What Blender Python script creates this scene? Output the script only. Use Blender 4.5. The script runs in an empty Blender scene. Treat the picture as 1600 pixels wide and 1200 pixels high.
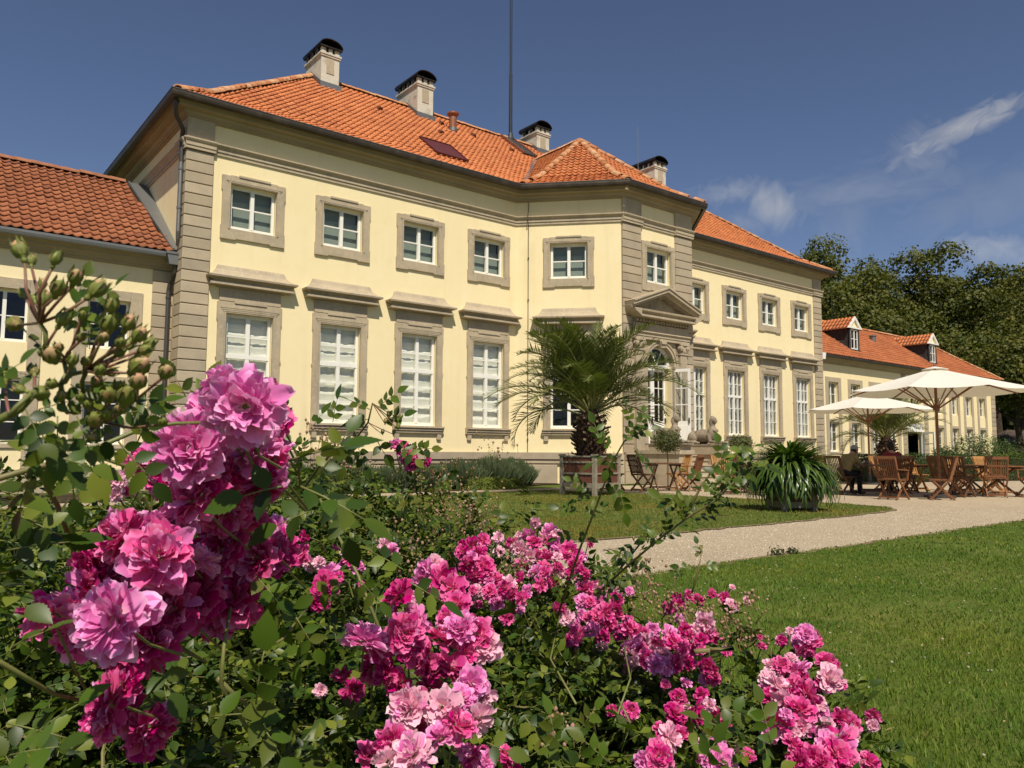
import bpy, bmesh, math, random
import numpy as np
from mathutils import Vector, Matrix, Euler
random.seed(7)
RNG = np.random.default_rng(11)
PI = math.pi
R = math.radians
scene = bpy.context.scene
COL = scene.collection

# ------------------------------------------------------------------ camera
F_PX, YAW, PITCH, ROLL = 1225.5, 0.6709, 0.0873, 0.0057
CAM = np.array([0.0, -20.0, 0.98])
_cy, _sy, _cp, _sp = math.cos(YAW), math.sin(YAW), math.cos(PITCH), math.sin(PITCH)
FW = np.array([_sy * _cp, _cy * _cp, _sp])
RT = np.array([_cy, -_sy, 0.0])
UP = np.cross(RT, FW)
_cr, _sr = math.cos(ROLL), math.sin(ROLL)
RT2 = _cr * RT + _sr * UP
UP2 = -_sr * RT + _cr * UP
cam_data = bpy.data.cameras.new('camera')
cam_data.sensor_width = 36.0
cam_data.lens = F_PX / 1600 * 36.0
cam_data.clip_start = 0.05
cam_data.clip_end = 2000
cam_data.dof.use_dof = True
cam_data.dof.focus_distance = 3.2
cam_data.dof.aperture_fstop = 22
cam = bpy.data.objects.new('camera', cam_data)
COL.objects.link(cam)
m = Matrix.Identity(4)
for i in range(3):
    m[i][0], m[i][1], m[i][2], m[i][3] = RT2[i], UP2[i], -FW[i], CAM[i]
cam.matrix_world = m
scene.camera = cam

# ------------------------------------------------------------------ sun and sky
SUN_TRAVEL = Vector((0.50, 1.0, -1.50)).normalized()
sun_from = -SUN_TRAVEL
SUN_EL = math.asin(sun_from.z)
SUN_AZ = math.atan2(sun_from.x, sun_from.y)
sun_data = bpy.data.lights.new('sun', 'SUN')
sun_data.energy = 5.0
sun_data.angle = R(0.53)
sun_data.color = (1.0, 0.918, 0.785)
sun = bpy.data.objects.new('sun', sun_data)
COL.objects.link(sun)
sun.rotation_euler = SUN_TRAVEL.to_track_quat('-Z', 'Y').to_euler()
sun.location = (0, -30, 40)

world = bpy.data.worlds.new('World')
scene.world = world
world.use_nodes = True
wt = world.node_tree
wt.nodes.clear()
wo = wt.nodes.new('ShaderNodeOutputWorld')
bg = wt.nodes.new('ShaderNodeBackground')
sky = wt.nodes.new('ShaderNodeTexSky')
sky.sky_type = 'NISHITA'
sky.sun_disc = False
sky.sun_elevation = SUN_EL
sky.sun_rotation = SUN_AZ % (2 * PI)
sky.altitude = 50
sky.air_density = 0.75
sky.dust_density = 0.35
sky.ozone_density = 2.0
bg.inputs['Strength'].default_value = 0.078
def wnode(t, **k):
    n = wt.nodes.new(t)
    for a, b in k.items():
        setattr(n, a, b)
    return n
tc = wnode('ShaderNodeTexCoord')
# thin wind-drawn cirrus: fibrous noise on the sky direction, kept to a broad band of sky
mp = wnode('ShaderNodeMapping')
mp.inputs['Rotation'].default_value = (0, R(-16), R(38))
mp.inputs['Scale'].default_value = (2.6, 2.6, 9.0)
n1 = wnode('ShaderNodeTexNoise'); n1.inputs['Scale'].default_value = 1.7; n1.inputs['Detail'].default_value = 9; n1.inputs['Roughness'].default_value = 0.62; n1.inputs['Distortion'].default_value = 0.55
n2 = wnode('ShaderNodeTexNoise'); n2.inputs['Scale'].default_value = 2.3; n2.inputs['Detail'].default_value = 3
r1 = wnode('ShaderNodeMapRange'); r1.inputs[1].default_value = 0.50; r1.inputs[2].default_value = 0.86
r2n = wnode('ShaderNodeMapRange'); r2n.inputs[1].default_value = 0.50; r2n.inputs[2].default_value = 0.68
wt.links.new(tc.outputs['Generated'], mp.inputs['Vector'])
wt.links.new(mp.outputs[0], n1.inputs['Vector'])
wt.links.new(tc.outputs['Generated'], n2.inputs['Vector'])
wt.links.new(n1.outputs['Fac'], r1.inputs[0]); wt.links.new(n2.outputs['Fac'], r2n.inputs[0])
mul = wnode('ShaderNodeMath', operation='MULTIPLY')
wt.links.new(r1.outputs[0], mul.inputs[0]); wt.links.new(r2n.outputs[0], mul.inputs[1])
def puff(px, py, ax, ay, ang, strength, nscale):
    """a drawn-out wisp of cloud centred on one direction of the sky"""
    d = FW + RT2 * (px - 800) / F_PX - UP2 * (py - 600) / F_PX
    d = d / np.linalg.norm(d)
    h = np.cross(d, [0, 0, 1]); h /= np.linalg.norm(h)
    v = np.cross(h, d)
    ca, sa = math.cos(ang), math.sin(ang)
    a1 = ca * h + sa * v; a2 = -sa * h + ca * v
    def dot(vec, scale):
        dn = wnode('ShaderNodeVectorMath', operation='DOT_PRODUCT')
        dn.inputs[1].default_value = tuple(vec)
        wt.links.new(tc.outputs['Generated'], dn.inputs[0])
        s = wnode('ShaderNodeMath', operation='SUBTRACT'); s.inputs[1].default_value = float(np.dot(vec, d))
        wt.links.new(dn.outputs['Value'], s.inputs[0])
        k = wnode('ShaderNodeMath', operation='MULTIPLY'); k.inputs[1].default_value = scale
        wt.links.new(s.outputs[0], k.inputs[0])
        return k
    u, w = dot(a1, 1 / ax), dot(a2, 1 / ay)
    facing = dot(d, 1.0)
    cv = wnode('ShaderNodeCombineXYZ')
    wt.links.new(u.outputs[0], cv.inputs[0]); wt.links.new(w.outputs[0], cv.inputs[1])
    ns = wnode('ShaderNodeTexNoise'); ns.inputs['Scale'].default_value = nscale; ns.inputs['Detail'].default_value = 6; ns.inputs['Roughness'].default_value = 0.5; ns.inputs['Distortion'].default_value = 0.9
    mv = wnode('ShaderNodeMapping'); mv.inputs['Location'].default_value = (px * .013, py * .017, 0); mv.inputs['Scale'].default_value = (2.2, 0.8, 1)
    wt.links.new(cv.outputs[0], mv.inputs['Vector']); wt.links.new(mv.outputs[0], ns.inputs['Vector'])
    ln = wnode('ShaderNodeVectorMath', operation='LENGTH'); wt.links.new(cv.outputs[0], ln.inputs[0])
    fall = wnode('ShaderNodeMapRange'); fall.interpolation_type = 'SMOOTHSTEP'
    fall.inputs[1].default_value = 1.0; fall.inputs[2].default_value = 0.0; fall.inputs[3].default_value = 0.0; fall.inputs[4].default_value = 0.62
    wt.links.new(ln.outputs['Value'], fall.inputs[0])
    ad = wnode('ShaderNodeMath', operation='ADD'); wt.links.new(fall.outputs[0], ad.inputs[0]); wt.links.new(ns.outputs['Fac'], ad.inputs[1])
    mr = wnode('ShaderNodeMapRange'); mr.inputs[1].default_value = 0.58; mr.inputs[2].default_value = 1.45; mr.inputs[4].default_value = strength
    wt.links.new(ad.outputs[0], mr.inputs[0])
    gate = wnode('ShaderNodeMapRange'); gate.inputs[1].default_value = 1.0; gate.inputs[2].default_value = 0.75
    wt.links.new(ln.outputs['Value'], gate.inputs[0])
    m1 = wnode('ShaderNodeMath', operation='MULTIPLY'); wt.links.new(mr.outputs[0], m1.inputs[0]); wt.links.new(gate.outputs[0], m1.inputs[1])
    # only the side of the sky it is on
    fg = wnode('ShaderNodeMath', operation='GREATER_THAN'); fg.inputs[1].default_value = -0.5
    wt.links.new(facing.outputs[0], fg.inputs[0])
    m2 = wnode('ShaderNodeMath', operation='MULTIPLY'); wt.links.new(m1.outputs[0], m2.inputs[0]); wt.links.new(fg.outputs[0], m2.inputs[1])
    return m2
acc = None
for args in [(1505, 200, .120, .020, R(19), .60, 2.0), (1208, 325, .050, .040, R(-25), .50, 1.1), (1330, 300, .20, .030, R(2), .17, 2.2),
             (1140, 300, .07, .022, R(5), .28, 2.0), (1545, 392, .075, .026, R(-10), .42, 1.8), (1440, 240, .05, .045, R(40), .22, 1.8),
             (1320, 345, .10, .045, R(70), .10, 2.4), (1600, 300, .18, .05, R(8), .12, 2.0), (1160, 350, .06, .025, R(5), .16, 2.0)]:
    p = puff(*args)
    if acc is None:
        acc = p
    else:
        mx = wnode('ShaderNodeMath', operation='MAXIMUM')
        wt.links.new(acc.outputs[0], mx.inputs[0]); wt.links.new(p.outputs[0], mx.inputs[1]); acc = mx
broad = wnode('ShaderNodeMath', operation='MULTIPLY'); broad.inputs[1].default_value = 0.0
wt.links.new(mul.outputs[0], broad.inputs[0])
tot = wnode('ShaderNodeMath', operation='ADD', use_clamp=True)
wt.links.new(acc.outputs[0], tot.inputs[0]); wt.links.new(broad.outputs[0], tot.inputs[1])
mix = wnode('ShaderNodeMix', data_type='RGBA')
mix.inputs[7].default_value = (8.5, 8.2, 7.6, 1)
CLOUD_MIX = mix
tint = wnode('ShaderNodeVectorMath', operation='MULTIPLY'); tint.inputs[1].default_value = (1.10, 1.03, 1.06)
wt.links.new(sky.outputs[0], tint.inputs[0])
wt.links.new(tot.outputs[0], mix.inputs[0]); wt.links.new(tint.outputs[0], mix.inputs[6])
wt.links.new(mix.outputs[2], bg.inputs['Color']); wt.links.new(bg.outputs[0], wo.inputs['Surface'])

scene.view_settings.view_transform = 'Standard'
scene.view_settings.look = 'None'
scene.view_settings.exposure = 0.06
scene.view_settings.gamma = 1
scene.view_settings.use_curve_mapping = False
scene.render.engine = 'CYCLES'
scene.cycles.max_bounces = 8
scene.cycles.transparent_max_bounces = 10
scene.cycles.use_denoising = True
scene.cycles.use_adaptive_sampling = True
scene.cycles.sample_clamp_indirect = 6

# ------------------------------------------------------------------ helpers: meshes and objects
class MB:
    """collects shapes into one mesh; local axes: x right, y into the wall, z up"""
    def __init__(self):
        self.v = []; self.f = []; self.m = []
    def add(self, vs, fs, mi=0):
        o = len(self.v)
        self.v.extend([tuple(p) for p in vs])
        for f in fs:
            self.f.append(tuple(i + o for i in f)); self.m.append(mi)
        return self
    def box(self, x0, x1, y0, y1, z0, z1, mi=0, tf=None):
        vs = [(x, y, z) for z in (z0, z1) for y in (y0, y1) for x in (x0, x1)]
        if tf: vs = [tf(Vector(p)) for p in vs]
        return self.add(vs, [(0, 2, 3, 1), (4, 5, 7, 6), (0, 1, 5, 4), (2, 6, 7, 3), (0, 4, 6, 2), (1, 3, 7, 5)], mi)
    def cbox(self, x0, x1, y0, y1, z0, z1, c=.012, mi=0):
        """box whose outward (y0) face has chamfered edges"""
        vs = [(x0, y1, z0), (x1, y1, z0), (x1, y1, z1), (x0, y1, z1), (x0, y0 + c, z0), (x1, y0 + c, z0), (x1, y0 + c, z1), (x0, y0 + c, z1),
              (x0 + c, y0, z0 + c), (x1 - c, y0, z0 + c), (x1 - c, y0, z1 - c), (x0 + c, y0, z1 - c)]
        return self.add(vs, [(0, 4, 5, 1), (1, 5, 6, 2), (2, 6, 7, 3), (3, 7, 4, 0), (4, 8, 9, 5), (5, 9, 10, 6), (6, 10, 11, 7), (7, 11, 8, 4), (8, 11, 10, 9), (0, 1, 2, 3)], mi)
    def quad(self, a, b, c, d, mi=0):
        return self.add([a, b, c, d], [(0, 1, 2, 3)], mi)
    def prism(self, poly, y0, y1, mi=0):
        """polygon in x,z extruded along y"""
        n = len(poly)
        vs = [(x, y0, z) for x, z in poly] + [(x, y1, z) for x, z in poly]
        fs = [tuple(range(n)), tuple(range(2 * n - 1, n - 1, -1))] + [(i, i + n, (i + 1) % n + n, (i + 1) % n) for i in range(n)]
        return self.add(vs, fs, mi)
    def profx(self, prof, x0, x1, mi=0, cap=0.0):
        """profile in (y,z) extruded along x; cap shortens the ends by how far each point stands out, a mitred return"""
        n = len(prof)
        vs = [(x0 + cap * y, y, z) for y, z in prof] + [(x1 - cap * y, y, z) for y, z in prof]
        fs = [tuple(range(n)), tuple(range(2 * n - 1, n - 1, -1))] + [(i, i + n, (i + 1) % n + n, (i + 1) % n) for i in range(n)]
        return self.add(vs, fs, mi)
    def tube(self, pts, r, n=8, mi=0, cap=True):
        pts = [Vector(p) for p in pts]
        rs = r if isinstance(r, (list, tuple, np.ndarray)) else [r] * len(pts)
        vs = []; t0 = None
        for i, p in enumerate(pts):
            t = (pts[min(i + 1, len(pts) - 1)] - pts[max(i - 1, 0)])
            if t.length < 1e-9: t = Vector((0, 0, 1))
            t.normalize()
            if t0 is None:
                a = Vector((0, 0, 1)) if abs(t.z) < .9 else Vector((1, 0, 0))
                u = t.cross(a).normalized()
            else:
                u = (u - t * u.dot(t))
                u = u.normalized() if u.length > 1e-6 else t.orthogonal().normalized()
            t0 = t
            w = t.cross(u)
            for k in range(n):
                a = 2 * PI * k / n
                vs.append(p + (u * math.cos(a) + w * math.sin(a)) * rs[i])
        fs = [(i * n + k, i * n + (k + 1) % n, (i + 1) * n + (k + 1) % n, (i + 1) * n + k) for i in range(len(pts) - 1) for k in range(n)]
        if cap:
            fs += [tuple(range(n - 1, -1, -1)), tuple((len(pts) - 1) * n + k for k in range(n))]
        return self.add(vs, fs, mi)
    def lathe(self, prof, n=16, c=(0, 0, 0), mi=0, axis=None):
        vs = [(c[0] + r * math.cos(2 * PI * k / n), c[1] + r * math.sin(2 * PI * k / n), c[2] + z) for r, z in prof for k in range(n)]
        if axis is not None: vs = [tuple(axis @ (Vector(p))) for p in vs]
        fs = [(i * n + k, i * n + (k + 1) % n, (i + 1) * n + (k + 1) % n, (i + 1) * n + k) for i in range(len(prof) - 1) for k in range(n)]
        fs += [tuple(range(n - 1, -1, -1)), tuple((len(prof) - 1) * n + k for k in range(n))]
        return self.add(vs, fs, mi)
    def beam(self, a, b, w, t, up=(0, 0, 1), mi=0):
        """bar of section w (sideways) by t (along up) between two points"""
        a, b = Vector(a), Vector(b); d = (b - a).normalized(); u = Vector(up)
        s = d.cross(u)
        s = s.normalized() if s.length > 1e-6 else d.orthogonal().normalized()
        u = s.cross(d)
        vs = [p + s * (w / 2 * i) + u * (t / 2 * j) for p in (a, b) for i, j in ((-1, -1), (1, -1), (1, 1), (-1, 1))]
        return self.add(vs, [(3, 2, 1, 0), (4, 5, 6, 7), (0, 1, 5, 4), (1, 2, 6, 5), (2, 3, 7, 6), (3, 0, 4, 7)], mi)
    def mesh(self, name, mats, smooth=False):
        me = bpy.data.meshes.new(name)
        me.from_pydata([tuple(p) for p in self.v], [], self.f)
        for mt in (mats if isinstance(mats, (list, tuple)) else [mats]): me.materials.append(mt)
        if any(self.m): me.polygons.foreach_set('material_index', self.m)
        if smooth: me.polygons.foreach_set('use_smooth', [True] * len(me.polygons))
        bm = bmesh.new(); bm.from_mesh(me); bmesh.ops.recalc_face_normals(bm, faces=bm.faces); bm.to_mesh(me); bm.free()
        return me

def npmesh(name, verts, faces, mat, smooth=False, mats=None, mi=None):
    """faces: (M,3) or (M,4) array"""
    me = bpy.data.meshes.new(name)
    verts = np.asarray(verts, np.float32).reshape(-1, 3); faces = np.asarray(faces, np.int32)
    k = faces.shape[1]
    me.vertices.add(len(verts)); me.vertices.foreach_set('co', verts.ravel())
    me.loops.add(faces.size); me.loops.foreach_set('vertex_index', faces.ravel())
    me.polygons.add(len(faces)); me.polygons.foreach_set('loop_start', np.arange(len(faces), dtype=np.int32) * k)
    me.polygons.foreach_set('loop_total', np.full(len(faces), k, np.int32))
    if smooth: me.polygons.foreach_set('use_smooth', np.ones(len(faces), bool))
    for mt in (mats or [mat]): me.materials.append(mt)
    if mi is not None: me.polygons.foreach_set('material_index', np.asarray(mi, np.int32))
    me.update(); me.validate()
    return me

def link(name, me, parent=None, loc=None, rot=None, mw=None, **props):
    o = bpy.data.objects.new(name, me); COL.objects.link(o)
    if parent is not None: o.parent = parent
    if mw is not None: o.matrix_basis = mw
    else:
        if loc is not None: o.location = loc
        if rot is not None: o.rotation_euler = rot
    for k, v in props.items(): o[k] = v
    return o
def thing(name, label, cat, loc=(0, 0, 0), rz=0, group=None):
    o = bpy.data.objects.new(name, None); COL.objects.link(o)
    o.empty_display_size = .3
    o.location = loc; o.rotation_euler = (0, 0, rz); o['label'] = label; o['category'] = cat
    if group: o['group'] = group
    return o
def tag(o, label, cat, group=None):
    o['label'] = label; o['category'] = cat
    if group: o['group'] = group
    return o
def wpart(name, me, root, **props):
    """part whose mesh is already in world coordinates, under a root without rotation"""
    return link(name, me, root, loc=tuple(-Vector(root.location)), **props)
def copy_tree(o, parent=None):
    c = o.copy(); COL.objects.link(c); c.parent = parent
    for ch in o.children: copy_tree(ch, c)
    return c
def px_ray(px, py):
    return FW + RT2 * (px - 800) / F_PX - UP2 * (py - 600) / F_PX
def at(px, py, depth):
    """the point of the place seen at a pixel of the photograph at a given depth: used once, to measure positions"""
    return Vector(CAM + px_ray(px, py) * depth)
def ground_at(px, py, z=0.0):
    d = px_ray(px, py); t = (z - CAM[2]) / d[2]
    return CAM + d * t

# ------------------------------------------------------------------ materials
def mat(name, base=(.5, .5, .5), rough=.8, spec=.3, noise=None, bump=None, metal=0.0, var=None, fine=None, trans=0.0, extra=None):
    """base colour varied by a large noise (noise=(scale, colour2, lo, hi)), per-cell variation (var), fine grain (fine=(scale, amount)) and bump=(scale,strength)"""
    mt = bpy.data.materials.new(name); mt.use_nodes = True
    nt = mt.node_tree; b = nt.nodes['Principled BSDF']
    b.inputs['Base Color'].default_value = (*base, 1); b.inputs['Roughness'].default_value = rough
    b.inputs['Specular IOR Level'].default_value = spec; b.inputs['Metallic'].default_value = metal
    N = nt.nodes.new; L = nt.links.new
    geo = N('ShaderNodeNewGeometry')
    col = None
    def mixn(fac, a, bcol, blend='MIX'):
        mx = N('ShaderNodeMix'); mx.data_type = 'RGBA'; mx.blend_type = blend
        if isinstance(fac, float): mx.inputs[0].default_value = fac
        else: L(fac, mx.inputs[0])
        for s, i in ((a, 6), (bcol, 7)):
            if isinstance(s, tuple): mx.inputs[i].default_value = (*s, 1)
            else: L(s, mx.inputs[i])
        return mx.outputs[2]
    if noise:
        for (sc, c2, lo, hi, *st) in (noise if isinstance(noise, list) else [noise]):
            t = N('ShaderNodeTexNoise'); t.inputs['Scale'].default_value = sc; t.inputs['Detail'].default_value = 5; t.inputs['Roughness'].default_value = .6
            if st:
                mpp = N('ShaderNodeMapping'); mpp.inputs['Scale'].default_value = st[0]; L(geo.outputs['Position'], mpp.inputs['Vector']); L(mpp.outputs[0], t.inputs['Vector'])
            else: L(geo.outputs['Position'], t.inputs['Vector'])
            mr = N('ShaderNodeMapRange'); mr.inputs[1].default_value = lo; mr.inputs[2].default_value = hi
            L(t.outputs['Fac'], mr.inputs[0])
            col = mixn(mr.outputs[0], col if col is not None else base, c2)
    if var:  # (amount of hue/value change per object and per island)
        oi = N('ShaderNodeObjectInfo')
        ad = N('ShaderNodeMath'); ad.operation = 'ADD'; L(oi.outputs['Random'], ad.inputs[0]); L(geo.outputs['Random Per Island'], ad.inputs[1])
        fr = N('ShaderNodeMath'); fr.operation = 'FRACT'; L(ad.outputs[0], fr.inputs[0])
        ramp = N('ShaderNodeValToRGB')
        ramp.color_ramp.interpolation = 'LINEAR'
        els = ramp.color_ramp.elements
        cs = var
        els[0].position = 0; els[0].color = (*cs[0], 1)
        els[1].position = 1; els[1].color = (*cs[-1], 1)
        for i, c in enumerate(cs[1:-1]):
            e = els.new((i + 1) / (len(cs) - 1)); e.color = (*c, 1)
        L(fr.outputs[0], ramp.inputs[0])
        if col is None: col = ramp.outputs[0]
        else: col = mixn(1.0, ramp.outputs[0], col, 'MULTIPLY')
    if fine:
        t = N('ShaderNodeTexNoise'); t.inputs['Scale'].default_value = fine[0]; t.inputs['Detail'].default_value = 4
        L(geo.outputs['Position'], t.inputs['Vector'])
        mr = N('ShaderNodeMapRange'); mr.inputs[1].default_value = .3; mr.inputs[2].default_value = .7
        mr.inputs[3].default_value = 1 - fine[1]; mr.inputs[4].default_value = 1 + fine[1]
        L(t.outputs['Fac'], mr.inputs[0])
        vm = N('ShaderNodeVectorMath'); vm.operation = 'SCALE'
        if col is None: vm.inputs[0].default_value = base
        else: L(col, vm.inputs[0])
        L(mr.outputs[0], vm.inputs['Scale']); col = vm.outputs[0]
    if col is not None: L(col, b.inputs['Base Color'])
    if bump:
        t = N('ShaderNodeTexNoise'); t.inputs['Scale'].default_value = bump[0]; t.inputs['Detail'].default_value = 6
        L(geo.outputs['Position'], t.inputs['Vector'])
        bp = N('ShaderNodeBump'); bp.inputs['Strength'].default_value = bump[1]; bp.inputs['Distance'].default_value = bump[2] if len(bump) > 2 else .02
        L(t.outputs['Fac'], bp.inputs['Height']); L(bp.outputs[0], b.inputs['Normal'])
    if trans:
        tr = N('ShaderNodeBsdfTranslucent'); ms = N('ShaderNodeMixShader'); ms.inputs[0].default_value = trans
        src = col
        tcx = N('ShaderNodeVectorMath'); tcx.operation = 'MULTIPLY'; tcx.inputs[1].default_value = extra or (1.3, 1.5, .5)
        if src is not None: L(src, tcx.inputs[0])
        else: tcx.inputs[0].default_value = base
        L(tcx.outputs[0], tr.inputs['Color'])
        out = nt.nodes['Material Output']
        L(b.outputs[0], ms.inputs[1]); L(tr.outputs[0], ms.inputs[2]); L(ms.outputs[0], out.inputs['Surface'])
    mt['principled'] = b.name
    return mt

M = {}
M['stucco'] = mat('yellow_stucco', (.835, .705, .415), .92, .15, noise=[(.55, (.85, .725, .445), .42, .66), (3.1, (.81, .675, .385), .50, .80), (1.0, (.77, .635, .37), .54, .80, (2.6, 2.6, .22)), (1.6, (.86, .74, .46), .55, .8, (1, 1, .6))], bump=(26, .18, .01), fine=(90, .03))
M['stucco_side'] = M['stucco']
M['stone'] = mat('buff_sandstone', (.445, .365, .250), .88, .2, noise=[(1.3, (.365, .305, .215), .40, .66), (9, (.51, .425, .295), .52, .75), (1.5, (.29, .245, .175), .56, .80, (3, 3, .4))], bump=(40, .25, .008), fine=(70, .07))
M['stone_var'] = mat('sandstone_block', (1, 1, 1), .88, .2, noise=[(2.2, (.84, .84, .86), .40, .70)], var=[(.46, .38, .265), (.365, .305, .215), (.50, .41, .285), (.40, .325, .22), (.44, .36, .25)], bump=(38, .3, .008), fine=(80, .08))
M['stone_shaded'] = mat('shaded_stone', (.33, .27, .18), .9, .2, noise=[(3, (.20, .17, .125), .42, .66)], bump=(30, .5, .01), fine=(60, .12))  # darker copy of the stone: shade of joints and tympanum put into colour
M['statue'] = mat('statue_stone', (.30, .245, .17), .9, .2, noise=[(6, (.16, .135, .10), .42, .66)], bump=(40, .5, .01), fine=(90, .12))
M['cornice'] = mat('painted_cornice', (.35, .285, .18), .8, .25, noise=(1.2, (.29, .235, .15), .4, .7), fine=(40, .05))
M['tile'] = mat('clay_pantile', (1, 1, 1), .72, .3, noise=[(.45, (.82, .80, .82), .42, .66), (7, (1.06, 1.08, 1.05), .5, .8)],
                var=[(.54, .172, .055), (.57, .188, .062), (.51, .155, .050), (.595, .205, .072), (.55, .18, .058), (.46, .135, .047), (.56, .185, .06)], bump=(60, .3, .006), fine=(45, .12))
M['tile_old'] = mat('weathered_pantile', (1, 1, 1), .8, .25, noise=[(.6, (.80, .78, .78), .42, .66), (6, (.78, .80, .85), .5, .8)],
                    var=[(.30, .105, .046), (.33, .118, .052), (.27, .092, .042), (.35, .130, .058), (.30, .106, .046), (.22, .078, .038)], bump=(60, .35, .006), fine=(45, .16))
M['ridge'] = mat('ridge_tile', (1, 1, 1), .8, .25, var=[(.50, .22, .09), (.58, .30, .15), (.44, .16, .06), (.60, .36, .20)], noise=(5, (.75, .72, .7), .45, .7), bump=(50, .4, .008), fine=(40, .15))
M['deck'] = mat('roof_underlay', (.13, .05, .025), .95, .1)
M['gutter'] = mat('aged_gutter_metal', (.060, .047, .034), .5, .5, metal=.55, noise=(3, (.10, .08, .055), .45, .7))
M['zinc'] = mat('zinc_sheet', (.20, .205, .20), .5, .5, metal=.6, noise=(4, (.19, .19, .185), .4, .7), fine=(30, .1))
M['pipe_dark'] = mat('dark_pipe', (.075, .07, .065), .5, .4, metal=.4)
M['white'] = mat('white_gloss_paint', (.80, .78, .70), .42, .45, fine=(12, .02))
M['blind'] = mat('roller_blind', (.25, .285, .25), .85, .2, noise=(2, (.24, .27, .22), .4, .6))
M['curtain'] = mat('white_curtain', (.80, .77, .68), .9, .1, fine=(30, .03))
M['curtain_grey'] = mat('net_curtain', (.58, .56, .50), .9, .1, noise=(3, (.24, .23, .20), .46, .60))
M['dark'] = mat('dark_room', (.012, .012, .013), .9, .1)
M['slate'] = mat('dark_slate_cladding', (.055, .05, .048), .7, .3, noise=(6, (.03, .028, .028), .4, .6))
M['chimney'] = mat('chimney_render', (.58, .54, .44), .92, .15, noise=[(3, (.30, .25, .18), .50, .72), (12, (.66, .60, .48), .5, .7)], bump=(30, .4, .01), fine=(50, .1))
M['black_metal'] = mat('blackened_metal', (.018, .016, .015), .55, .5, metal=.5, noise=(8, (.05, .032, .022), .5, .7))
M['mast'] = mat('mast_steel', (.05, .055, .06), .45, .5, metal=.6)
M['maroon'] = mat('maroon_panel', (.11, .022, .018), .45, .5, noise=(3, (.085, .02, .018), .4, .6))
M['copper'] = mat('rusty_flue', (.26, .10, .055), .55, .5, metal=.4, noise=(6, (.34, .20, .13), .5, .7))

def glass_mat(name, tint, dark=1.0):
    mt = bpy.data.materials.new(name); mt.use_nodes = True; nt = mt.node_tree
    for n in list(nt.nodes): nt.nodes.remove(n)
    N = nt.nodes.new; L = nt.links.new
    out = N('ShaderNodeOutputMaterial'); tr = N('ShaderNodeBsdfTransparent'); gl = N('ShaderNodeBsdfGlossy'); ms = N('ShaderNodeMixShader'); fr = N('ShaderNodeFresnel')
    fr.inputs['IOR'].default_value = 1.52
    mu = N('ShaderNodeMath'); mu.operation = 'MULTIPLY_ADD'; mu.inputs[1].default_value = .9; mu.inputs[2].default_value = .0; mu.use_clamp = True
    L(fr.outputs[0], mu.inputs[0])
    tr.inputs['Color'].default_value = (*tint, 1); gl.inputs['Roughness'].default_value = .02; gl.inputs['Color'].default_value = (.95, .97, 1, 1)
    no = N('ShaderNodeTexNoise'); no.inputs['Scale'].default_value = 3.0; no.inputs['Detail'].default_value = 1
    ge = N('ShaderNodeNewGeometry'); L(ge.outputs['Position'], no.inputs['Vector'])
    bp = N('ShaderNodeBump'); bp.inputs['Strength'].default_value = .12; bp.inputs['Distance'].default_value = .05
    L(no.outputs['Fac'], bp.inputs['Height']); L(bp.outputs[0], gl.inputs['Normal'])
    bf = N('ShaderNodeMath'); bf.operation = 'SUBTRACT'; bf.inputs[0].default_value = 1; L(ge.outputs['Backfacing'], bf.inputs[1])
    mf = N('ShaderNodeMath'); mf.operation = 'MULTIPLY'; L(mu.outputs[0], mf.inputs[0]); L(bf.outputs[0], mf.inputs[1])
    L(mf.outputs[0], ms.inputs[0]); L(tr.outputs[0], ms.inputs[1]); L(gl.outputs[0], ms.inputs[2]); L(ms.outputs[0], out.inputs['Surface'])
    return mt
M['glass'] = glass_mat('window_glass', (.95, .965, .955))
# ================================================================== the main house
XC = 20.12; HW = 14.64
XL, XR = XC - HW, XC + HW
P_IN, P_OUT, P_D = 4.109, 1.726, 2.578
DEPTH = 11.15
plan = [(XL, 0), (XC - P_IN, 0), (XC - P_OUT, -P_D), (XC + P_OUT, -P_D), (XC + P_IN, 0), (XR, 0), (XR, DEPTH), (XL, DEPTH)]
CANT = math.atan2(P_D, P_IN - P_OUT)
LF2 = math.hypot(P_D, P_IN - P_OUT)

house = thing('palace', 'large cream yellow palace with orange tiled roof, four roof chimneys and a pedimented garden door', 'building', (XC, 3, 0))
HL = tuple(-Vector(house.location))

class Wall:
    """a straight wall: origin at its left end, local x along it, local y into the house"""
    def __init__(self, a, b):
        self.a = Vector((a[0], a[1], 0)); self.b = Vector((b[0], b[1], 0))
        self.len = (self.b - self.a).length
        self.ang = math.atan2(b[1] - a[1], b[0] - a[0])
        self.m = Matrix.Translation(self.a) @ Matrix.Rotation(self.ang, 4, 'Z')
    def at(self, x, y=0, z=0, root=None):
        mm = self.m @ Matrix.Translation((x, y, z))
        if root is not None: mm = Matrix.Translation(-Vector(root.location)) @ mm
        return mm
walls = [Wall(plan[i], plan[(i + 1) % 8]) for i in range(8)]
W_F1, W_F2, W_F3, W_F5, W_F4, W_R, W_B, W_LS = walls

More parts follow.
